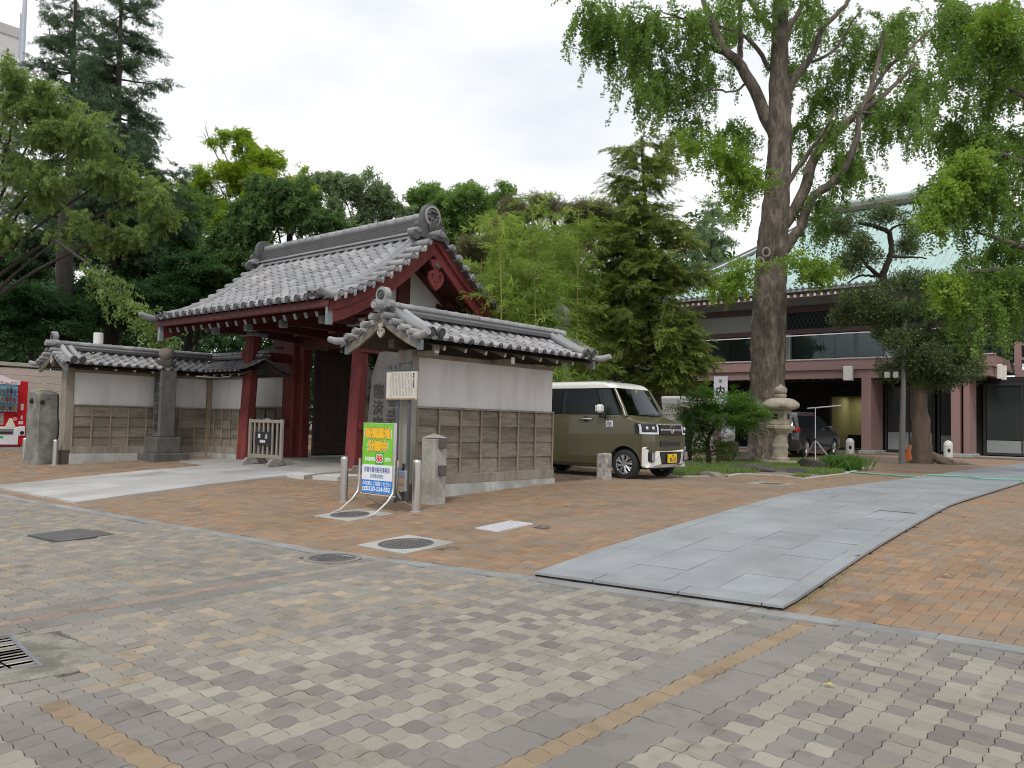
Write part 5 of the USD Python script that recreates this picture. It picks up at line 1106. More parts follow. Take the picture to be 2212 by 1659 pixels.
def patch(corners, off, nx=8, nz=4):
    """a panel on the near side: corners (x, z) lower front, lower back, upper back, upper front"""
    a, b, c, d = [np.array(q, float) for q in corners]; rows = []
    for s in np.linspace(0, 1, nz):
        r = []
        for q in np.linspace(0, 1, nx): p = (a*(1-q)+b*q)*(1-s)+(d*(1-q)+c*q)*s; r.append(o3+np.array([p[0], -(zw(p[1])+off), p[1]]))
        rows.append(r)
    return MB().sheet(rows)
def mirror(m): v, f = m.arr(); v = v.copy(); v[:, 1] = 2*vyc-v[:, 1]; return MB().add(v, f[:, ::-1])
g = patch([(-1.02, 1.20), (-3.30, 1.20), (-3.30, 1.69), (-1.20, 1.69)], -.012)
obj('window_frame', patch([(-.60, 1.165), (-3.36, 1.165), (-3.36, 1.72), (-.92, 1.72)], -.03), mat('frame_black', (.012, .012, .013), .25, .05), t)
for nm, cn in (('side_window', [(-1.05, 1.205), (-1.92, 1.205), (-1.92, 1.68), (-1.22, 1.68)]), ('side_window', [(-2.02, 1.205), (-2.72, 1.205), (-2.72, 1.68), (-2.02, 1.68)]), ('side_window', [(-2.8, 1.205), (-3.3, 1.205), (-3.3, 1.68), (-2.8, 1.68)])): obj(nm, patch(cn, -.015), mat('dark_glass', (.008, .010, .010), .08, .05, spec=.28), t)
obj('quarter_window', patch([(-.66, 1.205), (-.95, 1.205), (-1.08, 1.67), (-.90, 1.67)], -.014), mat('dark_glass2', (.02, .027, .025), .08, .05, spec=.4), t)
obj('window_frame', mirror(patch([(-.60, 1.165), (-3.36, 1.165), (-3.36, 1.72), (-.92, 1.72)], -.03)), M_trim, t)
# windscreen with bulge
rows = []
for z in np.linspace(1.195, 1.70, 8):
    w = zw(z)-.045; rows.append([o3+np.array([zx(z)+.055*(1-(q*q))-.015, q*w, z]) for q in np.linspace(-1, 1, 15)])
obj('windscreen', MB().sheet(rows), M_clear, t, smooth=60)
for s in (-1, 1):
    pl = [o3+np.array([zx(z)-.03, s*(zw(z)-.04), z]) for z in (1.15, 1.3, 1.5, 1.695)]; obj('windscreen_pillar', MB().tube(pl, [.055, .045, .04, .032], 8), M_olive, t, smooth=50)
obj('dashboard', MB().box(o3+np.array([-.95, -W+.09, .9]), o3+np.array([-.56, W-.09, 1.18]), .04), M_trim, t)
obj('rear_bulkhead', MB().box(o3+np.array([-2.2, -W+.10, .55]), o3+np.array([-2.1, W-.10, 1.68])), M_trim, t)
for y in (-.33, .33): 
    st = obj('seat', MB().box(o3+np.array([-1.75, y-.22, .6]), o3+np.array([-1.15, y+.22, .75]), .05).box(o3+np.array([-1.82, y-.21, .7]), o3+np.array([-1.66, y+.21, 1.28]), .05), mat('seat_grey', (.06, .06, .065), .9, .15), t); obj('headrest', MB().box(o3+np.array([-1.80, y-.12, 1.32]), o3+np.array([-1.70, y+.12, 1.5]), .04), MATS['seat_grey'], st)
obj('wiper', MB().tube([o3+(-.47, -.25, 1.2), o3+(-.44, .2, 1.215)], .009, 6).tube([o3+(-.45, .05, 1.19), o3+(-.44, .5, 1.21)], .009, 6), M_trim, t)
obj('sticker', MB().box(o3+np.array([-.735, -.02, 1.62]), o3+np.array([-.73, .03, 1.67])), flat('sticker_yellow', (.6, .5, .08)), t)
# front: grille, lamps, bumper, plate
def fbox(nm, y0, y1, z0_, z1_, x0_, x1_, mt, c=.01, par=None): return obj(nm, MB().box(o3+np.array([x0_, y0, z0_]), o3+np.array([x1_, y1, z1_]), c), mt, par or t)
gr = fbox('grille', -.39, .39, .83, 1.025, -.1, .052, M_trim, .02); fbox('grille_bar', -.38, .38, .905, .945, -.05, .062, M_chrome, .008, gr); fbox('grille_bar', -.39, .39, 1.01, 1.035, -.06, .05, M_chrome, .006, gr)
p = Polygon([(-.07, .09), (.07, .09), (.065, -.02), (.04, -.07), (-.04, -.07), (-.065, -.02)]); obj('badge', MB().ext(p.difference(p.buffer(-.018)), o3+np.array([.055, 0, .925]), (0, 1, 0), (0, 0, 1), .02), M_chrome, gr)
def nose(z, off=0.):
    """outline of the nose from the grille edge round the near corner: points every centimetre or so, near side first seen"""
    q = ring(float(np.interp(z, [.8, .98, 1.04, 1.075], [0, -.02, -.05, -.13])), -3.38, W, .20, 24, .05); q = q[(q[:, 0] > -.30) & (q[:, 1] < -.39)]; q = q[np.argsort(-q[:, 1]+-q[:, 0]*0)]
    q = np.vstack([[(.05*(1-(.40/W)**2)+q[0, 0]*0+float(np.interp(z, [.8, .98, 1.04], [0, -.02, -.05])), -.40)], q, [(-.30, -W)]]); d = np.concatenate([[0], np.cumsum(np.linalg.norm(np.diff(q, axis=0), axis=1))])
    return lambda s: np.array([np.interp(s, d, q[:, 0]), np.interp(s, d, q[:, 1])-0])
def nosepatch(s0, s1, z0_, z1_, off, sg, n=14, k=4):
    rows = []
    for z in np.linspace(z0_, z1_, k):
        f_ = nose(z); r = []
        for s in np.linspace(s0, s1, n):
            p = f_(s); e = f_(s+.01)-f_(s-.01); nn = np.array([-e[1], e[0]]); nn /= np.linalg.norm(nn)+1e-9; nn = nn if nn[0]-nn[1] > 0 else -nn; p = p+nn*off; r.append(o3+np.array([p[0], p[1]*sg, z]))
        rows.append(r)
    return MB().sheet(rows)
for s in (1, -1):
    h_ = obj('headlamp', nosepatch(.01, .62, .835, 1.035, .006, s), M_trim, t, smooth=50)
    for (a, b, c_, d_) in ((.03, .44, .842, .875), (.03, .075, .876, 1.02), (.395, .44, .876, 1.02)): obj('lamp_ring', nosepatch(a, b, c_, d_, .012, s), M_headl, h_, smooth=50)
    for q in (.16, .29):
        p = nose(.94)(q); obj('lamp_bulb', MB().tm(trimesh.creation.icosphere(2, .042).apply_transform(np.diag([.6, 1, 1, 1])).apply_translation(o3+np.array([p[0]+.0, p[1]*s-.012*s, .945]))), M_chrome, h_, smooth=60)
fbox('air_intake', -.36, .36, .61, .73, -.1, .056, M_trim, .02)
bm = Polygon([(-.70, .27), (.70, .27), (.70, .57), (-.70, .57)]).buffer(.04).difference(Polygon([(-.34, .315), (.34, .315), (.40, .50), (-.40, .50)]).buffer(.02))
bb = MB().ext(bm, o3+np.array([-.03, 0, 0]), (0, 1, 0), (0, 0, 1), .062); v, f = bb.arr(); v[:, 0] += .03*(1-((v[:, 1]-vyc)/W)**2)-.0-.10*np.maximum(0, (np.abs(v[:, 1]-vyc)-.55)/.19)**2; bpr = obj('bumper_surround', MB().add(v, f), M_wpaint, t)
fbox('lower_grille', -.40, .40, .31, .52, -.1, .045, M_trim, .01); 
for s in (-1, 1): fl = fbox('fog_lamp', s*.60-.07, s*.60+.07, .33, .54, -.1, .030, M_trim, .03); obj('fog_lens', MB().box(o3+np.array([.028, s*.60-.05, .36]), o3+np.array([.040, s*.60+.05, .51]), .02), M_chrome, fl)
pt = fbox('number_plate', -.165, .165, .315, .48, .07, .082, mat('plate_yellow', (.80, .52, .01), .4, .03), .003)
m = MB().ext(center_x(glyphs('91-17', .085, 4), 0, 0), o3+np.array([.083, .015, .335]), (0, 1, 0), (0, 0, 1), .001); m.ext(center_x(glyphs('580', .042, 2), 0, 0), o3+np.array([.083, .02, .43]), (0, 1, 0), (0, 0, 1), .001); obj('plate_lettering', m, M_blackp, pt)
# side details
for x in (-1.12, -2.06):
    h_ = obj('door_handle', MB().tube([o3+(x-.52*0-.12, -W-.012, 1.10), o3+(x-.22, -W-.03, 1.105), o3+(x-.40, -W-.03, 1.105), o3+(x-.44, -W-.01, 1.10)], [.014, .018, .018, .012], 8), M_chrome, t, smooth=50)
    obj('handle_cup', MB().tube([o3+(x-.28, -W+.004, 1.10), o3+(x-.28, -W-.003, 1.10)], [.055, .055], 14), M_trim, h_)
obj('door_seam', patch([(-.935, .25), (-.945, .25), (-.945, 1.19), (-.935, 1.19)], .0015, 2, 6), M_trim, t); obj('door_seam', patch([(-1.95, .25), (-1.96, .25), (-1.96, 1.19), (-1.95, 1.19)], .0015, 2, 6), M_trim, t)
vt = obj('fender_vent', MB().box(o3+np.array([-.93, -W-.006, .96]), o3+np.array([-.77, -W+.01, 1.08]), .006), M_chrome, t); obj('vent_slot', MB().box(o3+np.array([-.91, -W-.009, .985]), o3+np.array([-.80, -W-.005, 1.055]), .002), mat('mid_grey', (.25, .25, .25), .5, .1), vt)
mr = obj('mirror', MB().box(o3+np.array([-1.05, -W-.20, 1.22]), o3+np.array([-.93, -W-.03, 1.38]), .04), M_wpaint, t, smooth=30); obj('mirror_foot', MB().box(o3+np.array([-1.04, -W-.1, 1.13]), o3+np.array([-.93, -W+.03, 1.215]), .02), M_trim, mr); obj('mirror_glass', MB().box(o3+np.array([-1.058, -W-.18, 1.235]), o3+np.array([-1.051, -W-.05, 1.365])), M_chrome, mr)
obj('crease', patch([(-.16, .72), (-1.2, .66), (-1.2, .675), (-.16, .735)], .004, 12, 2), M_olive, t)
obj('sill', MB().box(o3+np.array([-2.6, -W+.0, .195]), o3+np.array([-.88, -W+.05, .235]), .01), M_trim, t)
obj('roof_aerial', MB().tube([o3+(-1.45, -.35, 1.835), o3+(-1.75, -.35, 2.0)], [.007, .003], 6), M_trim, t)
obj('roof_seam', MB().tube([o3+(-1.0, -W+.12, 1.805), o3+(-1.06, -.2, 1.838), o3+(-1.06, .3, 1.838)], .004, 4), M_trim, t)
for xw in (-.52, -2.97):
    for s in (-1, 1): wheel(t, o3+np.array([xw, s*(W-.10), .275]), .278, .17, s, 8)
person('driver', 'driver in a pale blue shirt seated behind the van windscreen', vx0-1.36, vyc-.33, vz+.20, -math.pi/2, dict(top=mat('shirt_blue', (.42, .62, .66), .8, .05), legs=M_trim, sleeve='short'), {'l': ((-.26, .15, .75), (-.15, .42, .72)), 'r': ((.26, .15, .75), (.15, .42, .72))}, seated=True)

# the black estate car under the porch, tail towards the camera's left
M_cblack = mat('black_car_paint', (.012, .012, .014), .18, .05, 1, 20, 0, coat=1.)
cx0, cyc, cz = -10.4, 31.75, .34; t = thing('black_car', 'shiny black people carrier standing under the porch', 'car', (cx0-2, cyc, cz)); W2 = .86; o4 = np.array([cx0, cyc, cz])
def L2(z, xf, xb, w, r, b=.06): return (z, xf, xb, w, r, b)
M = to_man(*loft([L2(.22, -.15, -4.4, W2-.06, .25), L2(.32, 0, -4.55, W2, .3), L2(.6, .05, -4.6, W2+.01, .32), L2(.8, 0, -4.58, W2, .32), L2(.95, -.3, -4.55, W2-.02, .32), L2(1.05, -.95, -4.52, W2-.04, .3), L2(1.3, -1.45, -4.40, W2-.11, .25), L2(1.52, -1.95, -4.25, W2-.19, .2), L2(1.62, -2.25, -4.0, W2-.28, .2), L2(1.66, -2.6, -3.6, W2-.4, .2)]))
for xw in (-.85, -3.65): M = M-m3.Manifold.cylinder(W2*2.4, .37, .37, 36, True).rotate([90, 0, 0]).translate([xw, 0, .32])
v, f = MB().man(M).arr(); obj('body', MB().add(v+o4, f), M_cblack, t, smooth=35)
w2 = lambda z: np.interp(z, [.95, 1.05, 1.3, 1.52], [W2-.02, W2-.04, W2-.11, W2-.19])
for a, b, c_, d_ in ((-1.25, -2.2, -2.25, -1.95), (-2.28, -3.2, -3.2, -2.32), (-3.28, -4.2, -4.05, -3.28)):
    obj('side_window', MB().sheet([[o4+np.array([p, -w2(1.08)-.012, 1.08]) for p in np.linspace(a, b, 5)], [o4+np.array([p, -w2(1.5)-.012, 1.5]) for p in np.linspace(d_, c_, 5)]]), MATS['dark_glass'], t)
obj('rear_window', MB().sheet([[o4+np.array([-4.53, q*.6, 1.08]) for q in (-1, 0, 1)], [o4+np.array([-4.30, q*.55, 1.48]) for q in (-1, 0, 1)]]), mat('bright_glass', (.25, .28, .30), .05, .05, spec=1.), t)
obj('tail_lamp', MB().box(o4+np.array([-4.60, -W2-.005, .92]), o4+np.array([-4.25, -W2+.12, 1.06]), .03), mat('tail_red', (.50, .02, .03), .2, .05), t); obj('tail_lamp', MB().box(o4+np.array([-4.60, W2-.12, .92]), o4+np.array([-4.25, W2+.005, 1.06]), .03), MATS['tail_red'], t)
obj('chrome_strip', MB().box(o4+np.array([-4.63, -.7, .86]), o4+np.array([-4.58, .7, .89])), M_chrome, t); obj('mirror', MB().box(o4+np.array([-1.55, -W2-.16, 1.02]), o4+np.array([-1.42, -W2+.02, 1.15]), .03), M_cblack, t); obj('roof_rail', MB().tube([o4+(-2.2, -W2+.25, 1.63), o4+(-3.9, -W2+.25, 1.62)], .015, 6), M_chrome, t)
obj('number_plate', MB().box(o4+np.array([-4.64, -.17, .6]), o4+np.array([-4.61, .17, .76])), M_white, t)
for xw in (-.85, -3.65):
    for s in (-1, 1): wheel(t, o4+np.array([xw, s*(W2-.10), .325]), .33, .2, s, 9)

UsdGeom.Xform(t).AddRotateZOp().Set(90.0)
# white van behind the conifer
c = np.array([-17.2, 31.2, .33]); t = thing('white_van', 'white high-roofed van parked behind the conifer and the small maple', 'van', tuple(c))
v, f = loft([L2(.3, 1.9, -2.9, .86, .2, .05), L2(.6, 2.0, -2.9, .9, .25, .06), L2(1.1, 1.98, -2.9, .9, .25, .06), L2(1.35, 1.75, -2.9, .88, .25, .06), L2(1.9, 1.3, -2.88, .85, .25, .06), L2(2.18, 1.1, -2.85, .80, .25, .05), L2(2.28, .8, -2.7, .68, .3, .03)]); obj('body', MB().add(v+c, f), M_wpaint, t, smooth=35)
for z in (1.52, 1.95): obj('seam', MB().box(c+np.array([-2.9, -.905, z]), c+np.array([1.1, -.86, z+.012])), mat('mid_grey', (.25, .25, .25), .5, .1), t)
obj('side_window', MB().box(c+np.array([.35, -.90, 1.40]), c+np.array([1.25, -.85, 1.82]), .02), MATS['dark_glass'], t); obj('seam', MB().box(c+np.array([.28, -.908, .5]), c+np.array([.295, -.86, 2.1])), MATS['mid_grey'], t)
for xw in (1.25, -2.0):
    for s in (-1, 1): wheel(t, c+np.array([xw, s*.78, .31]), .32, .2, s, 6)
# people by the cars
person('person', 'person in a patterned top with a bare arm raised, behind the conifer trunk', -12.25, 22.6, .33, 2.4, dict(top=mat('patterned_top', (.40, .32, .34), .9, .6, 30, 60, 0, c2=(.65, .62, .6), patch=14), legs=M_trim, sleeve='short'), {'l': ((-.32, .1, 1.2), (-.2, .3, 1.5)), 'r': ((.42, .05, 1.22), (.22, .18, 1.52))})
person('person', 'man in a dark suit with white shirt and tie left of the trunk', -13.3, 29.3, .33, 2.7, dict(top=mat('suit_dark', (.035, .04, .04), .85, .1), legs=mat('suit_blue', (.03, .045, .075), .85, .1), shirt=M_white), {'l': ((-.27, -.02, 1.1), (-.1, .2, .98)), 'r': ((.27, -.02, 1.1), (.1, .2, .98))}, legs={'l': (-.12, .05), 'r': (.14, -.05)})
person('person', 'person in mauve clothes standing in front of the white banner', -14.05, 28.0, .33, 2.6, dict(top=mat('mauve_cloth', (.30, .19, .25), .9, .1), legs=mat('mauve_grey', (.22, .16, .19), .9, .1)), {'l': ((-.26, 0, 1.1), (-.25, .05, .84)), 'r': ((.26, 0, 1.1), (.25, .05, .84))}, hgt=1.6)

# ------------------------------------------------------------------ banner, tripod, lamps, cone, pole, hose
t = thing('banner', 'tall white upright sign with black characters among the trees', 'sign', (-14.16, 28.5, .33)); b = obj('board', MB().box((-14.43, 28.48, .5), (-13.89, 28.53, 3.24), .004), mat('banner_white', (.72, .73, .80), .5, .02), t)
m = MB().ext(center_x(glyphs('故', .13, 2), 0, 0), (-14.16, 28.479, 3.0), (1, 0, 0), (0, 0, 1), .002); m.ext(center_x(glyphs('内', .36, 3), 0, 0), (-14.16, 28.479, 2.52), (1, 0, 0), (0, 0, 1), .002); obj('lettering', m, M_blackp, b)
for x in (-14.36, -13.96): obj('leg', MB().box((x-.02, 28.54, .2), (x+.02, 28.58, 2.6)), M_grm, t)
tx, ty = -9.55, 25.6; t = thing('tripod', 'silver light tripod with a level crossbar right of the lantern', 'tripod', (tx, ty, .33)); M_tri = mat('tripod_silver', (.55, .56, .57), .3, .05, metal=.85)
obj('column', MB().tube([(tx, ty, .55), (tx, ty, 2.02)], [.02, .016], 8), M_tri, t); obj('crossbar', MB().tube([(tx-.25, ty, 1.98), (tx+.75, ty+.1, 2.08)], .02, 8), M_tri, t); obj('collar', MB().tube([(tx, ty, .98), (tx, ty, 1.06)], .04, 8), M_blackp, t)
for a in (2.7, .6, -1.2): obj('leg', MB().tube([(tx, ty, 1.02), (tx+math.cos(a)*.52, ty+math.sin(a)*.52, .35)], [.018, .015], 8), M_tri, t)
def glow(x, y, h, label):
    z = float(H(x, y)); t = thing('garden_lamp', label, 'lamp', (x, y, z)); M_gl = mat('lamp_shell', (.62, .62, .58), .6, .06)
    obj('shaft', MB().lathe([(.16, -.02), (.16, h*.62), (.155, h*.63)], (x, y, z), 20), M_gl, t, smooth=40); obj('dome', MB().lathe([(.165, h*.64), (.165, h*.72), (.14, h*.86), (.09, h*.96), (.02, h)], (x, y, z), 20), M_gl, t, smooth=50); obj('opening', MB().box((x+.02, y-.168, z+h*.3), (x+.11, y-.12, z+h*.5)), M_blackp, t)
glow(-11.5, 34.6, .62, 'white domed garden lamp left of the brown pier'); glow(-7.98, 35.0, .62, 'white domed garden lamp before the right brown pier')
cq = spot(1963, 985, 29.6); x, y = cq[0], cq[1]; z = float(H(x, y)); t = thing('traffic_cone', 'small orange traffic cone behind the forked tree trunk', 'traffic cone', (x, y, z)); M_co = flat('cone_orange', (.62, .14, .02), .5)
obj('cone', MB().lathe([(.14, .03), (.13, .05), (.04, .52), (.03, .53)], (x, y, z), 16), M_co, t, smooth=40); obj('base', MB().box((x-.2, y-.2, z), (x+.2, y+.2, z+.035), .01), M_co, t)
x, y = -7.72, 28.0; t = thing('lamp_pole', 'grey lamp pole with two small lamps left of the forked tree', 'lamp post', (x, y, .3)); obj('pole', MB().tube([(x, y, .2), (x+.05, y, 2.4), (x+.1, y, 5.6)], [.10, .075, .065], 14), mat('pole_grey', (.20, .195, .19), .5, .08, metal=.3), t, smooth=40)
for dx in (-.42, -.16): obj('lamp', MB().box((x+dx-.075, y-.1, 3.04), (x+dx+.075, y+.06, 3.23), .02), M_white, t)
obj('lamp_arm', MB().tube([(x-.5, y, 3.3), (x+.05, y, 3.3)], .02, 6), M_grm, t)
hp = [(-7.6, 20.7), (-7.0, 20.35), (-6.4, 20.0), (-5.85, 19.75), (-5.08, 19.56), (-4.13, 19.72), (-3.85, 19.2), (-3.5, 19.15), (-3.15, 19.6), (-2.6, 20.2), (-1.6, 20.6)]
tt = np.linspace(0, len(hp)-1, 60); hx, hy = np.interp(tt, range(len(hp)), [p[0] for p in hp]), np.interp(tt, range(len(hp)), [p[1] for p in hp]); k = np.ones(5)/5; hx[2:-2], hy[2:-2] = np.convolve(hx, k, 'valid'), np.convolve(hy, k, 'valid')
top('garden_hose', MB().tube(np.column_stack([hx, hy, H(hx, hy)+np.where(contains_xy(SLAB, hx, hy), .075, .02)]), .017, 8), flat('hose_green', (.16, .42, .32), .45), 'pale green garden hose lying across the stone path', 'hose', smooth=50)

# ------------------------------------------------------------------ temple hall
M_mauve = mat('mauve_fascia', (.29, .18, .172), .6, .06, .6, 30, .05); M_maud = mat('mauve_dark', (.12, .07, .07), .7, .1)
M_copper = mat('verdigris_roof', (.36, .50, .465), .5, .10, .8, 40, .1, c2=(.43, .55, .52), patch=1.2); M_coprib = mat('verdigris_rib', (.43, .56, .53), .5, .08, .8, 40, .1)
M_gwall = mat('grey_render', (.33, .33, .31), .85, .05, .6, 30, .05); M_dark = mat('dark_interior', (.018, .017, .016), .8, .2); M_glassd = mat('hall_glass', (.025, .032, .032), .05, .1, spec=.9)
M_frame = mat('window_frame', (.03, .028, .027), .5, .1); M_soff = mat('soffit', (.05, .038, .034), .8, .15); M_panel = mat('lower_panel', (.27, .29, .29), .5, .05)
T = thing('temple_hall', 'wide temple hall with pale green ribbed roof and mauve porch', 'building', (-12, 40, .4))
PY = 35.5; px0, px1 = -22.5, -6.55
# porch: deck, stepped fascia, soffit with joists
obj('porch_deck', MB().box((px0, PY+.25, 3.93), (px1-.2, 42, 4.33)), M_gwall, T)
obj('fascia', MB().box((px0, PY, 3.90), (px1, PY+.24, 4.33)), M_mauve, T); obj('fascia', MB().box((px0, PY+.10, 3.54), (px1-.10, PY+.34, 3.898)), M_mauve, T); obj('deck_edge', MB().box((px0, PY-.04, 4.332), (px1+.04, PY+.3, 4.385)), mat('pale_edge', (.50, .46, .45), .6, .05), T)
obj('fascia', MB().box((px1-.24, PY+.241, 3.90), (px1-.001, 38.8, 4.33)), M_mauve, T); obj('fascia', MB().box((px1-.34, PY+.341, 3.54), (px1-.101, 38.6, 3.898)), M_mauve, T)
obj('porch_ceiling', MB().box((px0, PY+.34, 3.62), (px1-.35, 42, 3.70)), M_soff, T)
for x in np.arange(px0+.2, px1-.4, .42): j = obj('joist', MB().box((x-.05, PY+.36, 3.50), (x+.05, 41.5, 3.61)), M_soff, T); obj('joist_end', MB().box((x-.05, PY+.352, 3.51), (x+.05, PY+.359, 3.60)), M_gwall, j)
def wall_lamp(x, y, z, w=.34, h=.58, d=.2, rot=False): 
    l = obj('wall_lamp', MB().box((x-w/2, y-d, z-h/2), (x+w/2, y, z+h/2), .02), mat('lamp_glass', (.72, .71, .66), .5, .03), T); obj('lamp_back', MB().box((x-w/2-.02, y, z-h/2-.02), (x+w/2+.02, y+.02, z+h/2+.02)), M_gwall, l)
for x in (-19.15, -11.85): wall_lamp(x, PY-.021, 3.72)
for y in (36.2, 37.0): l = obj('wall_lamp', MB().box((px1-.0, y-.06, 3.44), (px1+.18, y+.06, 4.0), .02), MATS['lamp_glass'], T)
for x in (-6.2, -5.9): obj('wall_lamp', MB().box((x-.1, 38.2, 2.95), (x+.1, 38.4, 3.3), .02), MATS['lamp_glass'], T)
# piers
M_pier = M_mauve
def pier(x0, x1, y0, y1): 
    p = obj('pier', MB().box((x0, y0, .55), (x1, y1, 3.54), .01), M_pier, T); obj('pier_foot', MB().box((x0-.1, y0-.1, .30), (x1+.1, y1+.1, .552), .03), M_conc, p)
pier(-11.38, -11.0, PY+.1, PY+1.7); pier(-8.02, -7.72, PY+.1, PY+1.5); pier(-7.62, -7.42, PY+.25, PY+1.5); pier(-21.5, -21.1, PY+.1, PY+1.7)
obj('threshold', MB().box((px0, PY+1.2, .30), (px1+3, PY+6.4, .46), .01), M_conc, T)
# ground floor behind the porch: walls, glazed doors with lattices, lit entrance
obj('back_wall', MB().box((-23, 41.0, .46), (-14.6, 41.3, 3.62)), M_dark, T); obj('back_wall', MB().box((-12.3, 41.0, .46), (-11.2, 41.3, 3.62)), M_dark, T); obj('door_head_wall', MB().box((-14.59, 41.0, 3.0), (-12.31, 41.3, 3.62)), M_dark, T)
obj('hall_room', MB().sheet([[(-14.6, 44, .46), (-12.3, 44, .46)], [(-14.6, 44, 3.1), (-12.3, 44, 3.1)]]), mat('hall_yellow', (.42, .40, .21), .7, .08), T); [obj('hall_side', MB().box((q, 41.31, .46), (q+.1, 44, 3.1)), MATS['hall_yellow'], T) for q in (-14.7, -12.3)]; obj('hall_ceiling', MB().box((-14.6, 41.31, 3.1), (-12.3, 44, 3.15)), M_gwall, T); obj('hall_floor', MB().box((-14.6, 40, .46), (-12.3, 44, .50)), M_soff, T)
obj('hall_bench', MB().box((-14.5, 43.3, .5), (-12.4, 43.7, 1.15)), M_dark, T)
lamp = UsdLux.RectLight.Define(stage, '/World/entrance_lamp'); lamp.CreateWidthAttr(1.8); lamp.CreateHeightAttr(.5); lamp.CreateIntensityAttr(4.0); lamp.CreateColorAttr(Gf.Vec3f(1, .94, .72)); lamp.AddTranslateOp().Set(Gf.Vec3d(-13.4, 43.2, 3.06))
r5 = np.random.default_rng(3); m = MB()
for _ in range(60): a = r5.normal(0, .25, 3); m.tm(trimesh.creation.icosphere(1, r5.uniform(.03, .08)).apply_translation((-12.95+a[0], 43.5+a[1]*.4, 1.75+a[2]*.8)))
fl = thing('flower_vase', 'flower arrangement in a vase inside the lit entrance', 'flowers', (-12.95, 43.5, 1.15)); obj('blooms', m, mat('dark_flowers', (.20, .15, .05), .8, .5, 20), fl); obj('vase', MB().lathe([(.10, 1.151), (.16, 1.25), (.12, 1.45), (.14, 1.5)], (-12.95, 43.5, 0), 14), M_dark, fl)
def glazed(x0, x1, y, z0_, z1_, sill, n, lat=True):
    f_ = obj('window', MB().box((x0, y, z0_), (x0+.09, y+.1, z1_)).box((x1-.09, y, z0_), (x1, y+.1, z1_)).box((x0+.09, y, z1_-.1), (x1-.09, y+.1, z1_)).box((x0+.09, y, z0_), (x1-.09, y+.1, z0_+.1)), M_frame, T)
    for k in range(n):
        a, b = x0+.09+(x1-x0-.18)*k/n, x0+.09+(x1-x0-.18)*(k+1)/n; obj('pane', MB().box((a+.03, y+.04, sill), (b-.03, y+.05, z1_-.1)), M_glassd, f_)
        obj('lower_panel', MB().box((a+.03, y+.035, z0_+.1), (b-.03, y+.055, sill-.02)), M_panel, f_)
        if k: obj('mullion', MB().box((a-.03, y+.01, z0_+.1), (a+.03, y+.09, z1_-.1)), M_frame, f_)
        if lat:
            m = MB()
            for x in np.arange(a+.06, b-.05, .11): m.box((x, y+.056, sill), (x+.02, y+.07, z1_-.1))
            for z in np.arange(sill+.1, z1_-.15, .14): m.box((a+.03, y+.0705, z), (b-.03, y+.08, z+.015))
            obj('lattice', m, mat('lattice_wood', (.22, .20, .17), .7, .1), f_)
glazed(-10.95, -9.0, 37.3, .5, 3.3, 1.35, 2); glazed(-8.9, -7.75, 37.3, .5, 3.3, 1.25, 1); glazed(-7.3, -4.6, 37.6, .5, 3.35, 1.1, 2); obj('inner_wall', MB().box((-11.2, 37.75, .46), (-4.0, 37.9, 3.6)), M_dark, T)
obj('grey_pier', MB().box((-4.6, 37.5, .46), (-4.0, 38, 3.6)), M_panel, T); obj('side_wing', MB().box((-3.98, 38.5, .46), (8, 46, 3.4)), M_maud, T)
# raised walkway with mauve rails at the right
obj('walkway', MB().box((-6.4, 38.9, 3.5), (8, 39.2, 3.95)), M_mauve, T)
for z in (4.35, 4.95): obj('rail', MB().box((-6.4, 38.95, z), (8, 39.1, z+.12)), M_mauve, T)
for x in (-6.3, -4.4, -2.5): obj('rail_post', MB().box((x-.12, 38.9, 3.951), (x+.12, 39.14, 5.1)), M_mauve, T)
for z in (4.1, 4.18): obj('rail_wire', MB().box((-6.4, 39.0, z), (8, 39.02, z+.03)), M_chrome, T)
obj('upper_wing', MB().box((-5.5, 41, 3.6), (8, 46, 7.2)), M_gwall, T)
# upper floor: balcony glass, windows, bands, lattice
for a in np.arange(px0, px1-.5, 1.98): obj('balcony_glass', MB().box((a+.01, PY+.5, 4.386), (a+1.96, PY+.515, 5.46)), glassmat('balcony_pane', (.8, .85, .85), 1.5, (.72, .76, .75)), T)
obj('handrail', MB().box((px0, PY+.48, 5.461), (px1-.2, PY+.53, 5.50)), mat('rail_white', (.70, .70, .70), .4, .04), T)
UY = 40.0
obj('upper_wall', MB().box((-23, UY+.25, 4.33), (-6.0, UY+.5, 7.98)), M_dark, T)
obj('upper_band', MB().box((-23, UY, 7.42), (-6.0, UY+.249, 7.96)), M_gwall, T); obj('upper_band', MB().box((-23, UY+.02, 6.26), (-16.45, UY+.249, 7.10)), M_gwall, T); obj('dark_beam', MB().box((-23, UY-.02, 7.10), (-6.0, UY+.24, 7.419)), M_maud, T); obj('dark_beam', MB().box((-23, UY-.03, 6.03), (-6.0, UY+.24, 6.258)), M_maud, T)
m = MB()
for x in np.arange(-16.2, -9.2, .21):
    for s in (-1, 1):
        q = Polygon([(-.014, 0), (.014, 0), (.014+s*.42, .84), (-.014+s*.42, .84)]); m.ext(q, (x, UY+.10+.012*s, 6.262), (1, 0, 0), (0, 0, 1), .012)
obj('green_lattice', m, mat('dark_green', (.035, .075, .062), .6, .1), T)
for a in np.arange(-22.8, -6.5, 1.62):
    w_ = obj('upper_window', MB().box((a, UY+.10, 4.34), (a+.07, UY+.24, 6.02)).box((a+1.5, UY+.10, 4.34), (a+1.57, UY+.24, 6.02)), M_frame, T); obj('pane', MB().box((a+.071, UY+.18, 4.34), (a+1.499, UY+.19, 6.02)), M_glassd, w_)
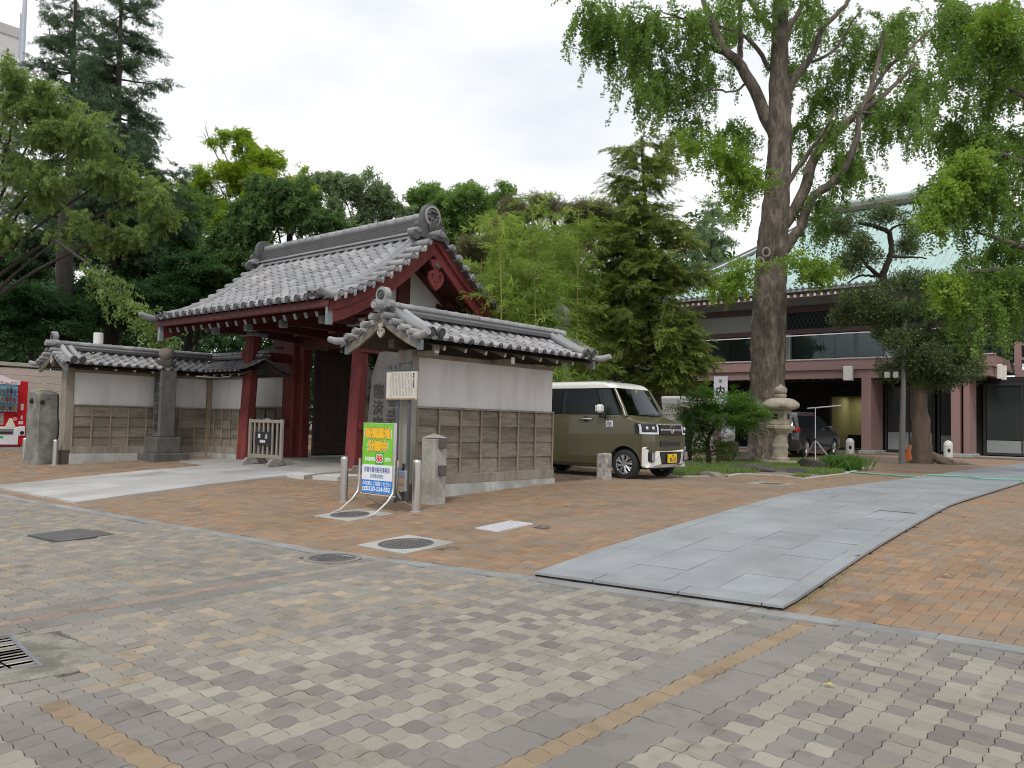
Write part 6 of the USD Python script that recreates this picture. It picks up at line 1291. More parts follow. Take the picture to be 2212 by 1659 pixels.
for x in (-16.35, -21.0, -11.5): obj('grey_column', MB().box((x-.19, UY-.08, 4.34), (x+.19, UY+.1, 6.02)), mat('pale_grey', (.42, .43, .41), .7, .04), T)
# eaves
EY, EZ = 37.8, 7.88; ex0, ex1 = -23.6, -2.0
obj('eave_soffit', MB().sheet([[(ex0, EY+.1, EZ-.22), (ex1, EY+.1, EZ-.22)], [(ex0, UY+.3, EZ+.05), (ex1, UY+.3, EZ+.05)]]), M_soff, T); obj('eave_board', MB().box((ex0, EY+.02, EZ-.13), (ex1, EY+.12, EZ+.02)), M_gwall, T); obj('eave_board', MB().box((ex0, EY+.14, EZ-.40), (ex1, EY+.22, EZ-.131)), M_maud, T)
for x in np.arange(ex0+.1, ex1, .31): obj('rafter_end', MB().box((x-.05, EY+.10, EZ-.37), (x+.05, EY+.139, EZ-.24)), M_cap, T)
# hipped roof with ribs
RY, RZ = 46.0, 13.3; hx0, hx1 = -16.5, -9.2
def roofz(y): q = (y-EY)/(RY-EY); return EZ+(RZ-EZ)*(.80*q+.20*q*q)
def xl(y): q = (y-EY)/(RY-EY); return ex0+(hx0-ex0)*q
def xr(y): q = (y-EY)/(RY-EY); return ex1+(hx1-ex1)*q
ys = np.linspace(EY, RY, 10)
obj('roof_slope', MB().sheet([[(xl(y)+(xr(y)-xl(y))*s, y, roofz(y)) for s in np.linspace(0, 1, 6)] for y in ys]).up(), M_copper, T, smooth=30)
for sx, fx in ((-1, xl), (1, xr)): obj('roof_slope', MB().sheet([[(fx(y), y, roofz(y)) for y in ys], [(fx(y)*1.0, 2*RY-y, roofz(y)) for y in ys]]).up(), M_copper, T, smooth=30)
obj('roof_slope', MB().sheet([[(xl(y), 2*RY-y, roofz(y)), (xr(y), 2*RY-y, roofz(y))] for y in ys]).up(), M_copper, T, smooth=30)
for x in np.arange(ex0+.2, ex1-.1, .30):
    yt = RY
    for y in np.linspace(EY, RY, 80):
        if x < xl(y) or x > xr(y): yt = y-.1; break
    if yt < EY+.3: continue
    yy = np.linspace(EY-.04, yt, 6); rb = obj('roof_rib', MB().tube([(x, y, roofz(y)+.015) for y in yy], .05, 6), M_coprib, T, smooth=60)
    obj('rib_end', disc((x, EY-.045, EZ+.02), (0, -1, 0), .075, .04, 10), mat('rib_end_dark', (.14, .17, .165), .6, .1), rb)
for fx in (xl, xr):
    for k, (w_, dz, mt) in enumerate(((.24, .05, M_ridge), (.17, .16, MATS['verdigris_rib']), (.13, .27, M_ridge))):
        pts = [(fx(y), y, roofz(y)+dz) for y in ys]; obj('hip_ridge', MB().tube(pts, w_*.6, 8), mt, T)
obj('main_ridge', MB().box((hx0-.2, RY-.3, RZ-.05), (hx1+.2, RY+.3, RZ+.18), .02), M_ridge, T); obj('main_ridge', MB().box((hx0-.3, RY-.22, RZ+.181), (hx1+.3, RY+.22, RZ+.42), .02), mat('ridge_brown', (.22, .21, .19), .7, .1), T); obj('ridge_cap', MB().tube([(hx0-.4, RY, RZ+.5), (hx1+.4, RY, RZ+.5)], .13, 10), M_coprib, T)

# grey stone lantern and dark store behind the right wall's far end
c = spot(1204, 655, 19.3); t = thing('stone_lantern', 'grey stone lantern top behind the far end of the near wall roof', 'stone lantern', (c[0], c[1], .33)); M_gl2 = mat('grey_lantern', (.25, .255, .24), .9, .2, 5, 60, .5)
for n, pr, k in (('shaft', [(.25, .3), (.22, .6), (.22, 1.7), (.28, 1.8)], 16), ('platform', [(.28, 1.8), (.5, 2.0), (.5, 2.15)], 6), ('fire_box', [(.33, 2.15), (.33, 2.75)], 6), ('roof', [(.4, 2.75), (.95, 2.85), (.98, 2.98), (.4, 3.3), (.25, 3.35)], 6), ('finial', [(.2, 3.35), (.33, 3.42), (.33, 3.5), (.22, 3.55), (.33, 3.7), (.30, 3.95), (.12, 4.1), (.05, 4.2)], 18)): obj(n, MB().lathe([(r, z) for r, z in pr], (c[0], c[1], 0), k), M_gl2, t, smooth=35)
c = np.array([-22, 33.5, .33]); t = thing('store_building', 'low grey store building between the near wall and the temple porch', 'building', tuple(c))
obj('wall', MB().box((-27, 33.5, .2), (-22.6, 37, 3.0)), M_gwall, t); obj('roof', MB().box((-27.5, 33.0, 3.001), (-22.3, 37.2, 3.5), .05), mat('store_roof', (.30, .30, .29), .8, .1), t); obj('shutter', MB().box((-26.4, 33.44, .4), (-23.4, 33.499, 2.3)), M_panel, t)
for z in np.arange(.6, 2.25, .2): obj('shutter_slat', MB().box((-26.4, 33.425, z), (-23.4, 33.439, z+.02)), M_gwall, t)
# far block of flats with an aerial mast at the upper left
c = spot(0, 95, 95.); M_bl = mat('pale_block', (.60, .58, .55), .8, .05); t = thing('tower_block', 'pale tower block top above the cherry tree at the left edge', 'building', (c[0], c[1], 0))
c0 = spot(44, 60, 95.); zt = spot(40, 62, 95.)[2]
obj('wall', MB().box((c0[0]-14, c0[1]-14, 0), (c0[0], c0[1], zt-1.2)), M_bl, t); obj('parapet', MB().box((c0[0]-14.1, c0[1]-14.1, zt-1.199), (c0[0]+.1, c0[1]+.1, zt), .05), mat('parapet_grey', (.48, .47, .45), .8, .05), t); obj('roof_unit', MB().box((c0[0]-4, c0[1]-5, zt), (c0[0]-2, c0[1]-2, zt+1.2)), mat('unit_grey', (.40, .43, .42), .7, .1), t)
for fl_ in range(9):
    for k in range(3):
        z = zt-3.6-fl_*3.1; w_ = obj('window', MB().box((c0[0]-12+k*4, c0[1]-14.03, z), (c0[0]-10+k*4, c0[1]-14.001, z+1.5)), M_frame, t); obj('pane', MB().box((c0[0]-11.9+k*4, c0[1]-14.05, z+.1), (c0[0]-10.1+k*4, c0[1]-14.031, z+1.4)), M_glassd, w_)
c1 = spot(49, 100, 92.); t = thing('aerial_mast', 'tall thin grey steel mast in front of the tower block', 'mast', (c1[0], c1[1], 0)); M_mast = mat('mast_grey', (.42, .44, .50), .5, .05, metal=.3); zt2 = spot(51, -60, 92.)[2]
obj('pole', MB().tube([(c1[0], c1[1], 0), (c1[0], c1[1], c1[2]), (c1[0], c1[1], zt2)], [.36, .28, .2], 14), M_mast, t, smooth=40); obj('antenna', MB().tube([(c1[0]-1, c1[1], c1[2]-1), (c1[0]-1, c1[1], c1[2]+4)], .1, 8).tube([(c1[0]-1, c1[1], c1[2]+1), (c1[0], c1[1], c1[2]+1)], .06, 6), M_mast, t)
# ------------------------------------------------------------------ trees and plants
def leaf_quads(P, A, Nn, L, Wd, fold=.25):
    """leaves: base points, axis and normal directions, length, width -> two triangles each, folded along the middle"""
    A = A/np.linalg.norm(A, axis=1, keepdims=True); S = np.cross(A, Nn); S /= np.linalg.norm(S, axis=1, keepdims=True)+1e-9; N2 = np.cross(S, A); L = np.broadcast_to(L, len(P))[:, None]; Wd = np.broadcast_to(Wd, len(P))[:, None]
    m = P+A*L*.45; V = np.stack([P, m+S*Wd/2+N2*Wd*fold, P+A*L, m-S*Wd/2+N2*Wd*fold], 1); n = len(P); i = np.arange(n)[:, None]*4
    return V.reshape(-1, 3), np.vstack([i+np.array([[0, 1, 2]]), i+np.array([[0, 2, 3]])])
def spray(kind, seed):
    """a leafy twig about one unit long, growing along +x"""
    r = np.random.default_rng(seed)
    def un(v): return v/np.linalg.norm(v, axis=1, keepdims=True)
    if kind == 'broad':
        n = 34; t = r.uniform(0, 1, n); P = np.column_stack([t*.9, r.normal(0, .16, n)*(1.1-t*.5), -t*t*.18+r.normal(0, .13, n)]); A = un(np.column_stack([r.uniform(.2, 1, n), r.normal(0, .9, n), r.normal(-.35, .5, n)])); N = un(np.column_stack([r.normal(0, .5, n), r.normal(0, .5, n), np.ones(n)])); return leaf_quads(P, A, N, r.uniform(.17, .27, n), r.uniform(.10, .15, n))
    if kind == 'cherry':
        n = 36; t = r.uniform(0, 1, n); P = np.column_stack([t, r.normal(0, .10, n), -t*t*.25+r.normal(0, .08, n)]); A = un(np.column_stack([r.uniform(.1, .8, n), r.normal(0, .6, n), r.uniform(-1.1, -.2, n)])); N = un(np.column_stack([r.normal(0, .5, n), r.normal(0, .5, n), np.ones(n)])); return leaf_quads(P, A, N, r.uniform(.18, .26, n), r.uniform(.075, .11, n))
    if kind == 'ginkgo':
        n = 40; t = r.uniform(0, 1, n); k = (t*7).astype(int)/7+.05; P = np.column_stack([k+r.normal(0, .05, n), r.normal(0, .10, n), -k*k*.3+r.normal(-.05, .08, n)]); A = un(np.column_stack([r.normal(.2, .5, n), r.normal(0, .6, n), r.uniform(-1.0, .2, n)])); N = un(r.normal(0, 1, (n, 3))+np.array([0, 0, .6])); return leaf_quads(P, A, N, r.uniform(.10, .15, n), r.uniform(.11, .16, n), .1)
    if kind == 'needle':
        V, Fq, o = [], [], 0
        n = 46; t = r.uniform(0, 1, n); sd = r.choice([-1, 1], n); P = np.column_stack([t*.85, np.zeros(n), -t*t*.14+r.normal(0, .02, n)]); A = un(np.column_stack([r.uniform(.5, .9, n), sd*r.uniform(.4, 1, n), r.normal(-.2, .25, n)])); N = un(np.column_stack([r.normal(0, .3, n), r.normal(0, .3, n), np.ones(n)])); return leaf_quads(P, A, N, r.uniform(.16, .34, n)*(1.1-.5*t), .045, .2)
    if kind == 'cedar':
        n = 60; t = r.uniform(0, 1, n); P = np.column_stack([t*.95, r.normal(0, .05, n), -t*t*.12+r.normal(0, .05, n)]); A = un(np.column_stack([r.uniform(-.1, .8, n), r.normal(0, .9, n), r.normal(.1, .7, n)])); N = un(r.normal(0, 1, (n, 3))); return leaf_quads(P, A, N, r.uniform(.13, .22, n), .05, .2)
    if kind == 'bamboo':
        n = 30; t = r.uniform(.05, 1, n); P = np.column_stack([t*.8, r.normal(0, .09, n), -t*t*.2+r.normal(0, .06, n)]); A = un(np.column_stack([r.uniform(.2, 1, n), r.normal(0, .7, n), r.uniform(-.8, .25, n)])); N = un(np.column_stack([r.normal(0, .5, n), r.normal(0, .5, n), np.ones(n)])); return leaf_quads(P, A, N, r.uniform(.22, .36, n), r.uniform(.035, .055, n))
    if kind == 'maple':
        V, Fq = [], []; n = 60; t = r.uniform(0, 1, n); P = np.column_stack([t*.9, r.normal(0, .22, n)*(.3+t), -t*t*.12+r.normal(0, .035, n)]); A = un(np.column_stack([r.uniform(.1, 1, n), r.normal(0, .9, n), r.normal(-.15, .2, n)])); N = un(np.column_stack([r.normal(0, .2, n), r.normal(0, .2, n), np.ones(n)])); return leaf_quads(P, A, N, r.uniform(.09, .15, n), r.uniform(.05, .085, n), .1)
    if kind == 'dense':
        n = 44; d = un(r.normal(0, 1, (n, 3))+np.array([.3, 0, .35])); P = d*r.uniform(.15, .5, (n, 1)); A = un(d+r.normal(0, .5, (n, 3))); N = un(r.normal(0, .6, (n, 3))+np.array([0, 0, 1.])); return leaf_quads(P, A, N, r.uniform(.13, .2, n), r.uniform(.06, .09, n), .1)
def crown(parent, kind, pts, dirs, sizes, material, seed=1, name='crown', protos=3):
    pp = str(parent.GetPath()); path = numbered(pp, name); pi = UsdGeom.PointInstancer.Define(stage, path); base = BASE.get(root_of(path), (np.zeros(3), 0))[0]; targets = []
    for k in range(protos): usdkit.mesh(stage, f'{path}/twig_{k:03d}', spray(kind, seed*10+k), material); targets.append(Sdf.Path(f'{path}/twig_{k:03d}'))
    r = np.random.default_rng(seed); n = len(pts); a = dirs/(np.linalg.norm(dirs, axis=1, keepdims=True)+1e-9)
    yaw = np.arctan2(a[:, 1], a[:, 0]); pit = -np.arcsin(np.clip(a[:, 2], -1, 1)); roll = r.normal(0, .35, n)
    cy, sy, cp, sp_, cr, sr = np.cos(yaw/2), np.sin(yaw/2), np.cos(pit/2), np.sin(pit/2), np.cos(roll/2), np.sin(roll/2)
    q = np.column_stack([cr*cp*cy+sr*sp_*sy, sr*cp*cy-cr*sp_*sy, cr*sp_*cy+sr*cp*sy, cr*cp*sy-sr*sp_*cy])
    pi.CreatePrototypesRel().SetTargets(targets); pi.CreateProtoIndicesAttr(Vt.IntArray.FromNumpy(r.integers(0, protos, n).astype(np.int32)))
    pi.CreatePositionsAttr(Vt.Vec3fArray.FromNumpy((pts-base).astype(np.float32))); pi.CreateOrientationsAttr(Vt.QuathArray([Gf.Quath(float(w), float(x), float(y), float(z)) for w, x, y, z in q])); pi.CreateScalesAttr(Vt.Vec3fArray.FromNumpy(np.repeat(np.asarray(sizes)[:, None], 3, 1).astype(np.float32)))
    tag(pi.GetPrim(), kind='stuff'); CROWN_N[0] += n
CROWN_N = [0]
def blob_points(blobs, n, r, hollow=.55, gap=.40, gsc=.9, flat=0.):
    """points through ellipsoids (centre, radii), thinned by a noise so that gaps stay"""
    w = np.array([(b[1][0]*b[1][1]*b[1][2])**.667 for b in blobs]); w /= w.sum(); pts, out = [], []
    for (c, rad), k in zip(blobs, (w*n*1.6).astype(int)+4):
        d = r.normal(size=(k, 3)); d /= np.linalg.norm(d, axis=1, keepdims=True); q = (hollow+(1-hollow)*r.random(k))[:, None]*(1+.16*(meshkit.noise(d*2.2+np.array(c)*.7, 5)[:, None]-.5)*2)
        p = np.array(c)+d*q*np.array(rad); keep = meshkit.fbm(p*gsc, 3, 2) > gap*r.uniform(.75, 1.2, k); pts.append(p[keep]); out.append(d[keep])
    P, D = np.vstack(pts), np.vstack(out); i = r.permutation(len(P))[:n]; return P[i], D[i]
def strands(blobs, n, r, gap, gsc, fall=1.):
    """hanging streamers: each a few twigs one below another"""
    P, _ = blob_points(blobs, n, r, .1, gap, gsc); A, D = [], []
    for p in P:
        k = r.integers(2, 6); u = r.normal(0, 1, 3); u[2] = abs(u[2])*.2; q = p.copy()
        for j in range(k):
            d = u*(.8-.2*j)+np.array([0, 0, -.25-.45*j])+r.normal(0, .25, 3); d /= np.linalg.norm(d); A.append(q.copy()); D.append(d); q = q+d*.27*fall+r.normal(0, .06, 3)
    return np.array(A), np.array(D)
def bumpy(blobs, r, k=5):
    """breaks smooth ellipsoids up into uneven boughs"""
    out = []
    for c, rad in blobs:
        c, rad = np.array(c), np.array(rad); out.append((c, rad*.72))
        for _ in range(k): d = r.normal(size=3); d[2] = d[2]*.8+.15; d /= np.linalg.norm(d); out.append((c+d*rad*r.uniform(.6, 1.0), rad*r.uniform(.22, .42)*np.array([1.25, 1.25, .8])))
    return out
def px_blob(x, y, rx, ry, d, deep=.8): 
    return (spot(x, y, d), (rx*d/F, max(rx, ry*.7)*d/F*deep, ry*d/F))
M_bark = mat('bark', (.125, .105, .085), .95, .35, 5, 30, 1., .03, stretch=(1, 1, .25), c2=(.20, .175, .15), patch=3); M_barkd = mat('bark_dark', (.05, .042, .035), .95, .3, 6, 40, .9, .02, stretch=(1, 1, .3))
M_ginkb = mat('ginkgo_bark', (.15, .122, .10), .95, .55, 5, 13, 1., .06, stretch=(1, 1, .35), c2=(.075, .062, .05), patch=4, patchc=.48)
def limb(pts, r0, r1, n=8, wob=.0, seed=0):
    pts = np.asarray(pts, float); t = np.linspace(0, 1, len(pts)); tt = np.linspace(0, 1, max(4, len(pts)*4)); from scipy.interpolate import PchipInterpolator
    P = np.column_stack([PchipInterpolator(t, pts[:, k])(tt) for k in range(3)]); rr = np.random.default_rng(seed)
    if wob: P[1:-1] += rr.normal(0, wob, (len(P)-2, 3))*.5
    return MB().tube(P, np.linspace(r0, r1, len(P)), n)
def tree(name, label, base, H_, r0, blobs, kind, n, size, material, seed, bark=None, gap=.40, gsc=.9, hollow=.5, droop=0., lean=(0, 0), limbs=True, group=None, top_=None, out=.75, trunk_part=True, flat=0.):
    z0 = float(H(base[0], base[1])); t = thing(name, label, 'tree', (base[0], base[1], z0), group=group); r = np.random.default_rng(seed)
    tp = np.array([base[0]+lean[0], base[1]+lean[1], z0+H_])
    m = limb([(base[0], base[1], z0-.2), (base[0]+lean[0]*.2, base[1]+lean[1]*.2, z0+H_*.33), (base[0]+lean[0]*.55, base[1]+lean[1]*.55, z0+H_*.66), tp], r0, r0*.22, 12, r0*.15, seed)
    if limbs:
        for c, rad in blobs:
            c = np.array(c); s = np.clip((c[2]-z0)/H_*.62, .12, .85); a = np.array([base[0]+lean[0]*s, base[1]+lean[1]*s, z0+H_*s])
            e = c+np.array([0, 0, rad[2]*.1]); mid = (a+e)/2+np.array([0, 0, .06*np.linalg.norm(e-a)]); rb = r0*.32*(1-s*.5); lm = limb([a, mid, e], rb, rb*.25, 7, .04, seed); m.add(*lm.arr())
            for _ in range(3):
                d = r.normal(size=3); d /= np.linalg.norm(d); m.add(*limb([mid*.3+e*.7, e+d*np.array(rad)*.45, e+d*np.array(rad)*.85], rb*.28, rb*.08, 5, .03, seed).arr())
    obj('trunk', m, bark or M_barkd, t, smooth=60)
    blobs = bumpy(blobs, r); P, D = blob_points(blobs, n, r, hollow, gap, gsc); D = D*out+r.normal(0, .55, D.shape); D[:, 2] -= droop
    if flat: D[:, 2] *= flat
    crown(t, kind, P-D/np.linalg.norm(D, axis=1, keepdims=True)*size*.4, D, r.uniform(.75, 1.25, len(P))*size, material, seed); return t
def PB(lst, d, deep=.8): return [px_blob(*b, d, deep) if len(b) == 4 else px_blob(b[0], b[1], b[2], b[3], d+b[4], deep) for b in lst]
def gp(px, d): p = spot(px, 900, d); return (p[0], p[1])
G_cherry = leafmat('leaf_cherry', (.065, .10, .026), (.22, .28, .075), .35, .42, yellow=(.42, .25, .02)); G_cedar = leafmat('leaf_cedar', (.022, .042, .020), (.075, .115, .052), .2, .5)
G_lime = leafmat('leaf_lime', (.10, .15, .015), (.27, .33, .035), .4, .5); G_dark = leafmat('leaf_dark', (.032, .064, .020), (.14, .215, .06), .3, .4); G_mid = leafmat('leaf_mid', (.06, .11, .028), (.215, .30, .08), .35, .45)
G_grey = leafmat('leaf_grey', (.075, .11, .05), (.23, .28, .14), .3, .5); G_brown = leafmat('leaf_brown', (.055, .058, .025), (.17, .16, .07), .25, .5); G_bamb = leafmat('leaf_bamboo', (.08, .125, .022), (.29, .35, .085), .4, .45)
G_con = leafmat('leaf_conifer', (.06, .082, .02), (.24, .275, .06), .25, .55); G_gink = leafmat('leaf_ginkgo', (.055, .098, .02), (.165, .235, .045), .42, .45); G_ginkr = leafmat('leaf_ginkgo_bright', (.085, .14, .02), (.22, .29, .045), .42, .45)
G_maple = leafmat('leaf_maple', (.03, .075, .012), (.115, .185, .03), .35, .5); G_under = leafmat('leaf_under', (.018, .044, .016), (.065, .12, .04), .3, .5); G_ever = leafmat('leaf_evergreen', (.03, .05, .018), (.14, .175, .055), .2, .38)

# behind the left wall
tree('cherry_tree', 'yellow-green cherry tree with yellowing leaves filling the upper left', gp(-60, 24), 8.5, .26, PB([(40, 250, 130, 110), (190, 300, 130, 90), (90, 400, 150, 90), (250, 390, 130, 70), (330, 430, 90, 60), (10, 500, 110, 70), (170, 500, 140, 60), (290, 500, 80, 45), (-80, 330, 130, 150), (30, 180, 90, 60), (120, 230, 100, 60)], 24, .7), 'cherry', 5200, .31, G_cherry, 1, gap=.50, gsc=1.3, hollow=.25, droop=.35)
t = thing('cherry_branch', 'long drooping cherry branch hanging towards the gate eave', 'branch', (0, 0, 0)); 
br_ = [spot(120, 520, 23.), spot(190, 570, 22.6), spot(255, 628, 22.2), spot(318, 690, 21.8), spot(350, 715, 21.6)]; obj('stem', limb(br_, .05, .015, 6, .02, 3), M_barkd, t, smooth=60)
r = np.random.default_rng(77); k = r.uniform(.25, 1, 150); bp_ = np.column_stack([np.interp(k, np.linspace(0, 1, 5), np.array(br_)[:, j]) for j in range(3)])+r.normal(0, .16, (150, 3)); crown(t, 'cherry', bp_, np.column_stack([r.normal(.5, .5, 150), r.normal(.3, .5, 150), r.normal(-.6, .4, 150)]), r.uniform(.3, .5, 150), G_cherry, 31)
def conifer(name, label, px, d, ytop, ybot, wtop, wbot, n, size, material, seed, kind='cedar', r0=.3, bark=None, gap=.33, ybase=None, tiers=None, group=None, asym=None, pw=.8):
    """layers of drooping boughs round a straight trunk"""
    a, b = spot(px[0], ytop, d), spot(px[1], ybot, d); z0 = float(H(b[0], b[1])); t = thing(name, label, 'tree', (b[0], b[1], z0), group=group); r = np.random.default_rng(seed)
    base = np.array([b[0], b[1], z0-.2]); m = limb([base, base*.5+a*.5, a], r0, .03, 10, r0*.1, seed); tiers = tiers or int((a[2]-b[2])/.55); P, D, S = [], [], []
    for k in range(tiers):
        s = k/(tiers-1); zc = a[2]+(b[2]-a[2])*s; W_ = (wtop+(wbot-wtop)*s**pw)*(1-.45*float(ss(.86, 1., s)))*d/F; nb = 5+int(3*s)
        for q in range(nb):
            if r.random() < .12: continue
            an = r.uniform(0, 2*math.pi); L = W_*r.uniform(.55, 1.15)*(1+(asym or 0)*math.cos(an-(-AZ))); c = base+(a-base)*((zc-base[2])/(a[2]-base[2])); u = np.array([math.cos(an), math.sin(an), 0]); e = c+u*L+np.array([0, 0, r.uniform(-.05, .25)*L*.5-.02*L]); md = (c+e)/2+np.array([0, 0, -.03*L])
            m.add(*limb([c, md, e], max(.012, r0*.16*(.4+s)), .008, 5, .02, seed+q).arr()); nn = max(3, int(n/(tiers*6.)*(L/(W_+.01)+.3)*(.16+1.3*s))); tt = r.uniform(.15, 1.02, nn)**.8; w = np.array([-u[1], u[0], 0])
            p = c+(e-c)*tt[:, None]+w*r.normal(0, .16, nn)[:, None]*L*tt[:, None]*.8+np.array([0, 0, 1])*r.normal(-.05, .10, nn)[:, None]*L*.5; P.append(p); D.append(u*r.uniform(.3, 1, (nn, 1))+w*r.normal(0, .6, (nn, 1))+np.array([0, 0, 1])*r.normal(-.15, .3, (nn, 1))); S.append(np.full(nn, size)*r.uniform(.7, 1.2, nn))
    obj('trunk', m, bark or M_barkd, t, smooth=60); crown(t, kind, np.vstack(P), np.vstack(D), np.concatenate(S), material, seed); return t
conifer('cedar_tree', 'tall dark cedar with its top cut by the photo edge, right of the two', (262, 255), 31, -75, 560, 34, 165, 4200, .58, G_cedar, 41, r0=.35, tiers=24)
conifer('cedar_tree', 'tall dark cedar nearer the mast, left of the two', (165, 150), 33, -55, 560, 34, 150, 3600, .58, G_cedar, 42, r0=.32, tiers=24)
c = gp(133, 28); t = thing('bare_trunk', 'thick dark tree trunk standing alone behind the left wall', 'trunk', (c[0], c[1], .3)); obj('trunk', limb([(c[0], c[1], .2), (c[0], c[1]+.05, 3), spot(140, 520, 28), spot(150, 400, 28)], .36, .2, 12, .03, 5), M_barkd, t, smooth=60)
MAPG = 'dark maples in layers behind the left wall'
for k, (x, y, rx, ry, d, lb) in enumerate(((60, 690, 150, 60, 27, 'dark layered maple behind the vending machine and beige wall'), (230, 660, 130, 55, 29, 'dark layered maple above the left wall ridge by the white pipe'), (420, 640, 110, 80, 30, 'dark layered maple between the cherry branch and the gate roof'), (-20, 610, 120, 70, 31, 'dark maple high at the left edge below the cherry'), (330, 590, 120, 60, 32, 'dark maple in the shade below the cherry boughs'))):
    bl = PB([(x+dx, y+dy, rx*.6, ry*.42) for dx, dy in ((-rx*.45, -ry*.3), (rx*.4, -ry*.45), (0, ry*.15), (-rx*.4, ry*.55), (rx*.45, ry*.45), (0, -ry*.8))], d, .9)
    tree('maple_tree', lb, gp(x, d), 4.2, .12, bl, 'maple', 1500, .75, G_under, 60+k, gap=.32, hollow=.2, flat=.35)
tree('lime_green_tree', 'bright yellow-green tree with feathery top left of the gate roof', gp(540, 40), 13, .3, PB([(470, 400, 75, 80), (560, 390, 80, 80), (640, 420, 60, 60), (440, 290, 20, 32), (470, 300, 30, 30), (520, 310, 34, 30), (590, 350, 45, 35), (500, 480, 90, 60), (430, 470, 50, 70), (655, 365, 25, 25), (560, 460, 80, 50)], 40, .7), 'broad', 3600, .5, G_lime, 2, gap=.52, gsc=1.2)
tree('green_tree', 'mid green tree below the tall cedar, left of the gate roof', gp(400, 34), 10, .25, PB([(400, 470, 70, 90), (360, 560, 90, 60), (440, 570, 70, 70), (480, 660, 60, 50), (330, 480, 60, 60)], 34, .8), 'broad', 3000, .46, G_mid, 3, gap=.46, gsc=1.2)
tree('dark_tree', 'dense dark green tree directly behind the gate roof ridge', gp(610, 30), 9, .25, PB([(590, 440, 85, 65), (530, 500, 75, 65), (660, 490, 80, 60), (490, 570, 60, 60), (570, 580, 80, 60), (690, 540, 70, 50), (640, 420, 60, 40)], 30, .8), 'broad', 4200, .42, G_dark, 4, gap=.48, gsc=.8)
tree('grey_green_tree', 'loose grey-green tree against the sky above the gate ridge', gp(790, 42), 12, .3, PB([(740, 420, 60, 50), (810, 430, 60, 55), (760, 480, 80, 50), (850, 470, 45, 45), (700, 400, 35, 35), (830, 510, 60, 40)], 42, .7), 'broad', 2800, .5, G_grey, 5, gap=.52, gsc=1.1)
tree('round_green_tree', 'fresh green round-topped tree against the sky right of the grey one', gp(980, 44), 12, .3, PB([(930, 430, 65, 45), (1010, 430, 80, 45), (1060, 450, 55, 45), (960, 490, 100, 50), (1080, 420, 35, 25), (900, 480, 40, 40)], 44, .7), 'broad', 3200, .52, G_mid, 6, gap=.50, gsc=1.1)
tree('clipped_evergreen', 'brownish dense evergreen with rounded clumps behind the bamboo', gp(1190, 36), 10, .35, PB([(1120, 460, 55, 32), (1190, 455, 70, 28), (1270, 460, 70, 32), (1080, 500, 55, 35), (1150, 520, 80, 45), (1240, 520, 80, 50), (1040, 540, 60, 45), (1100, 600, 90, 60), (1210, 610, 90, 60), (1320, 500, 55, 50), (1050, 660, 80, 60), (1000, 600, 50, 60)], 36, .9), 'dense', 5200, .5, G_brown, 7, gap=.22, hollow=.75)
for k, (x, y, rx, ry, d, lb) in enumerate(((640, 650, 120, 70, 26, 'shaded bush-like tree seen through the left of the gate'), (1010, 690, 90, 90, 24, 'shaded dark tree between the gate roof and the bamboo'), (880, 800, 90, 110, 20, 'dark leafy shrub seen between the gate post and the stone monument'), (1330, 700, 90, 90, 33, 'dark tree below the conifer beside the bamboo'), (1270, 740, 70, 60, 30, 'low green shrub above the white van roof'))):
    bl = PB([(x+dx, y+dy, rx*.55, ry*.5) for dx, dy in ((-rx*.4, -ry*.3), (rx*.4, -ry*.35), (0, ry*.3), (-rx*.4, ry*.5), (rx*.4, ry*.5))], d, .9); tree('shade_tree', lb, gp(x, d), 3.5, .1, bl, 'broad', 1100, .5, G_under if k != 4 else G_mid, 80+k, gap=.3, hollow=.2)
# the far wood that closes the view behind the trees
wood = thing('far_wood', 'distant dark mass of trees closing the view behind the gate and bamboo', 'trees', (0, 0, 0), kind='stuff'); r = np.random.default_rng(91)
n = 3600; P = []
for px_, d, w_ in zip(r.uniform(-260, 1560, n), r.uniform(46, 62, n), r.random(n)): top_y = 560+60*math.sin(px_*.011)+40*math.sin(px_*.031+1); P.append(spot(px_, top_y+(900-top_y)*w_, d))
P = np.array(P); crown(wood, 'broad', P, r.normal(0, 1, (n, 3))*np.array([1, 1, .5]), r.uniform(1.3, 2.3, n), G_under, 92)
# bamboo grove: each cane a plant with joints and leaves
r = np.random.default_rng(12); cn = 0; M_cane = mat('bamboo_cane', (.26, .25, .07), .5, .15, 6, 40, .1)
CANES = [(1074, 17.5, 455, .9), (1150, 19, 430, 1.), (1250, 20, 452, 1.), (1110, 19.5, 480, 1.), (1190, 19, 480, 1.1), (1215, 20.5, 470, 1.), (1040, 18.5, 560, .9), (1135, 20.5, 520, 1.1), (1170, 21, 500, 1.1), (1235, 21.5, 510, 1.1), (1270, 21, 540, 1.), (1095, 21, 540, 1.), (1140, 18.5, 560, 1.), (1155, 18, 580, 1.), (1120, 18.5, 620, .9), (1255, 22.5, 600, .9), (1010, 19.5, 600, .7), (1080, 20.5, 600, 1.), (1180, 20, 640, 1.1), (1165, 19.5, 660, 1.)]
names = ['thin tall bamboo cane with sparse bright leaves nearest the gate roof', 'tallest bamboo cane, tip against the sky', 'tall bamboo cane at the right edge of the grove']
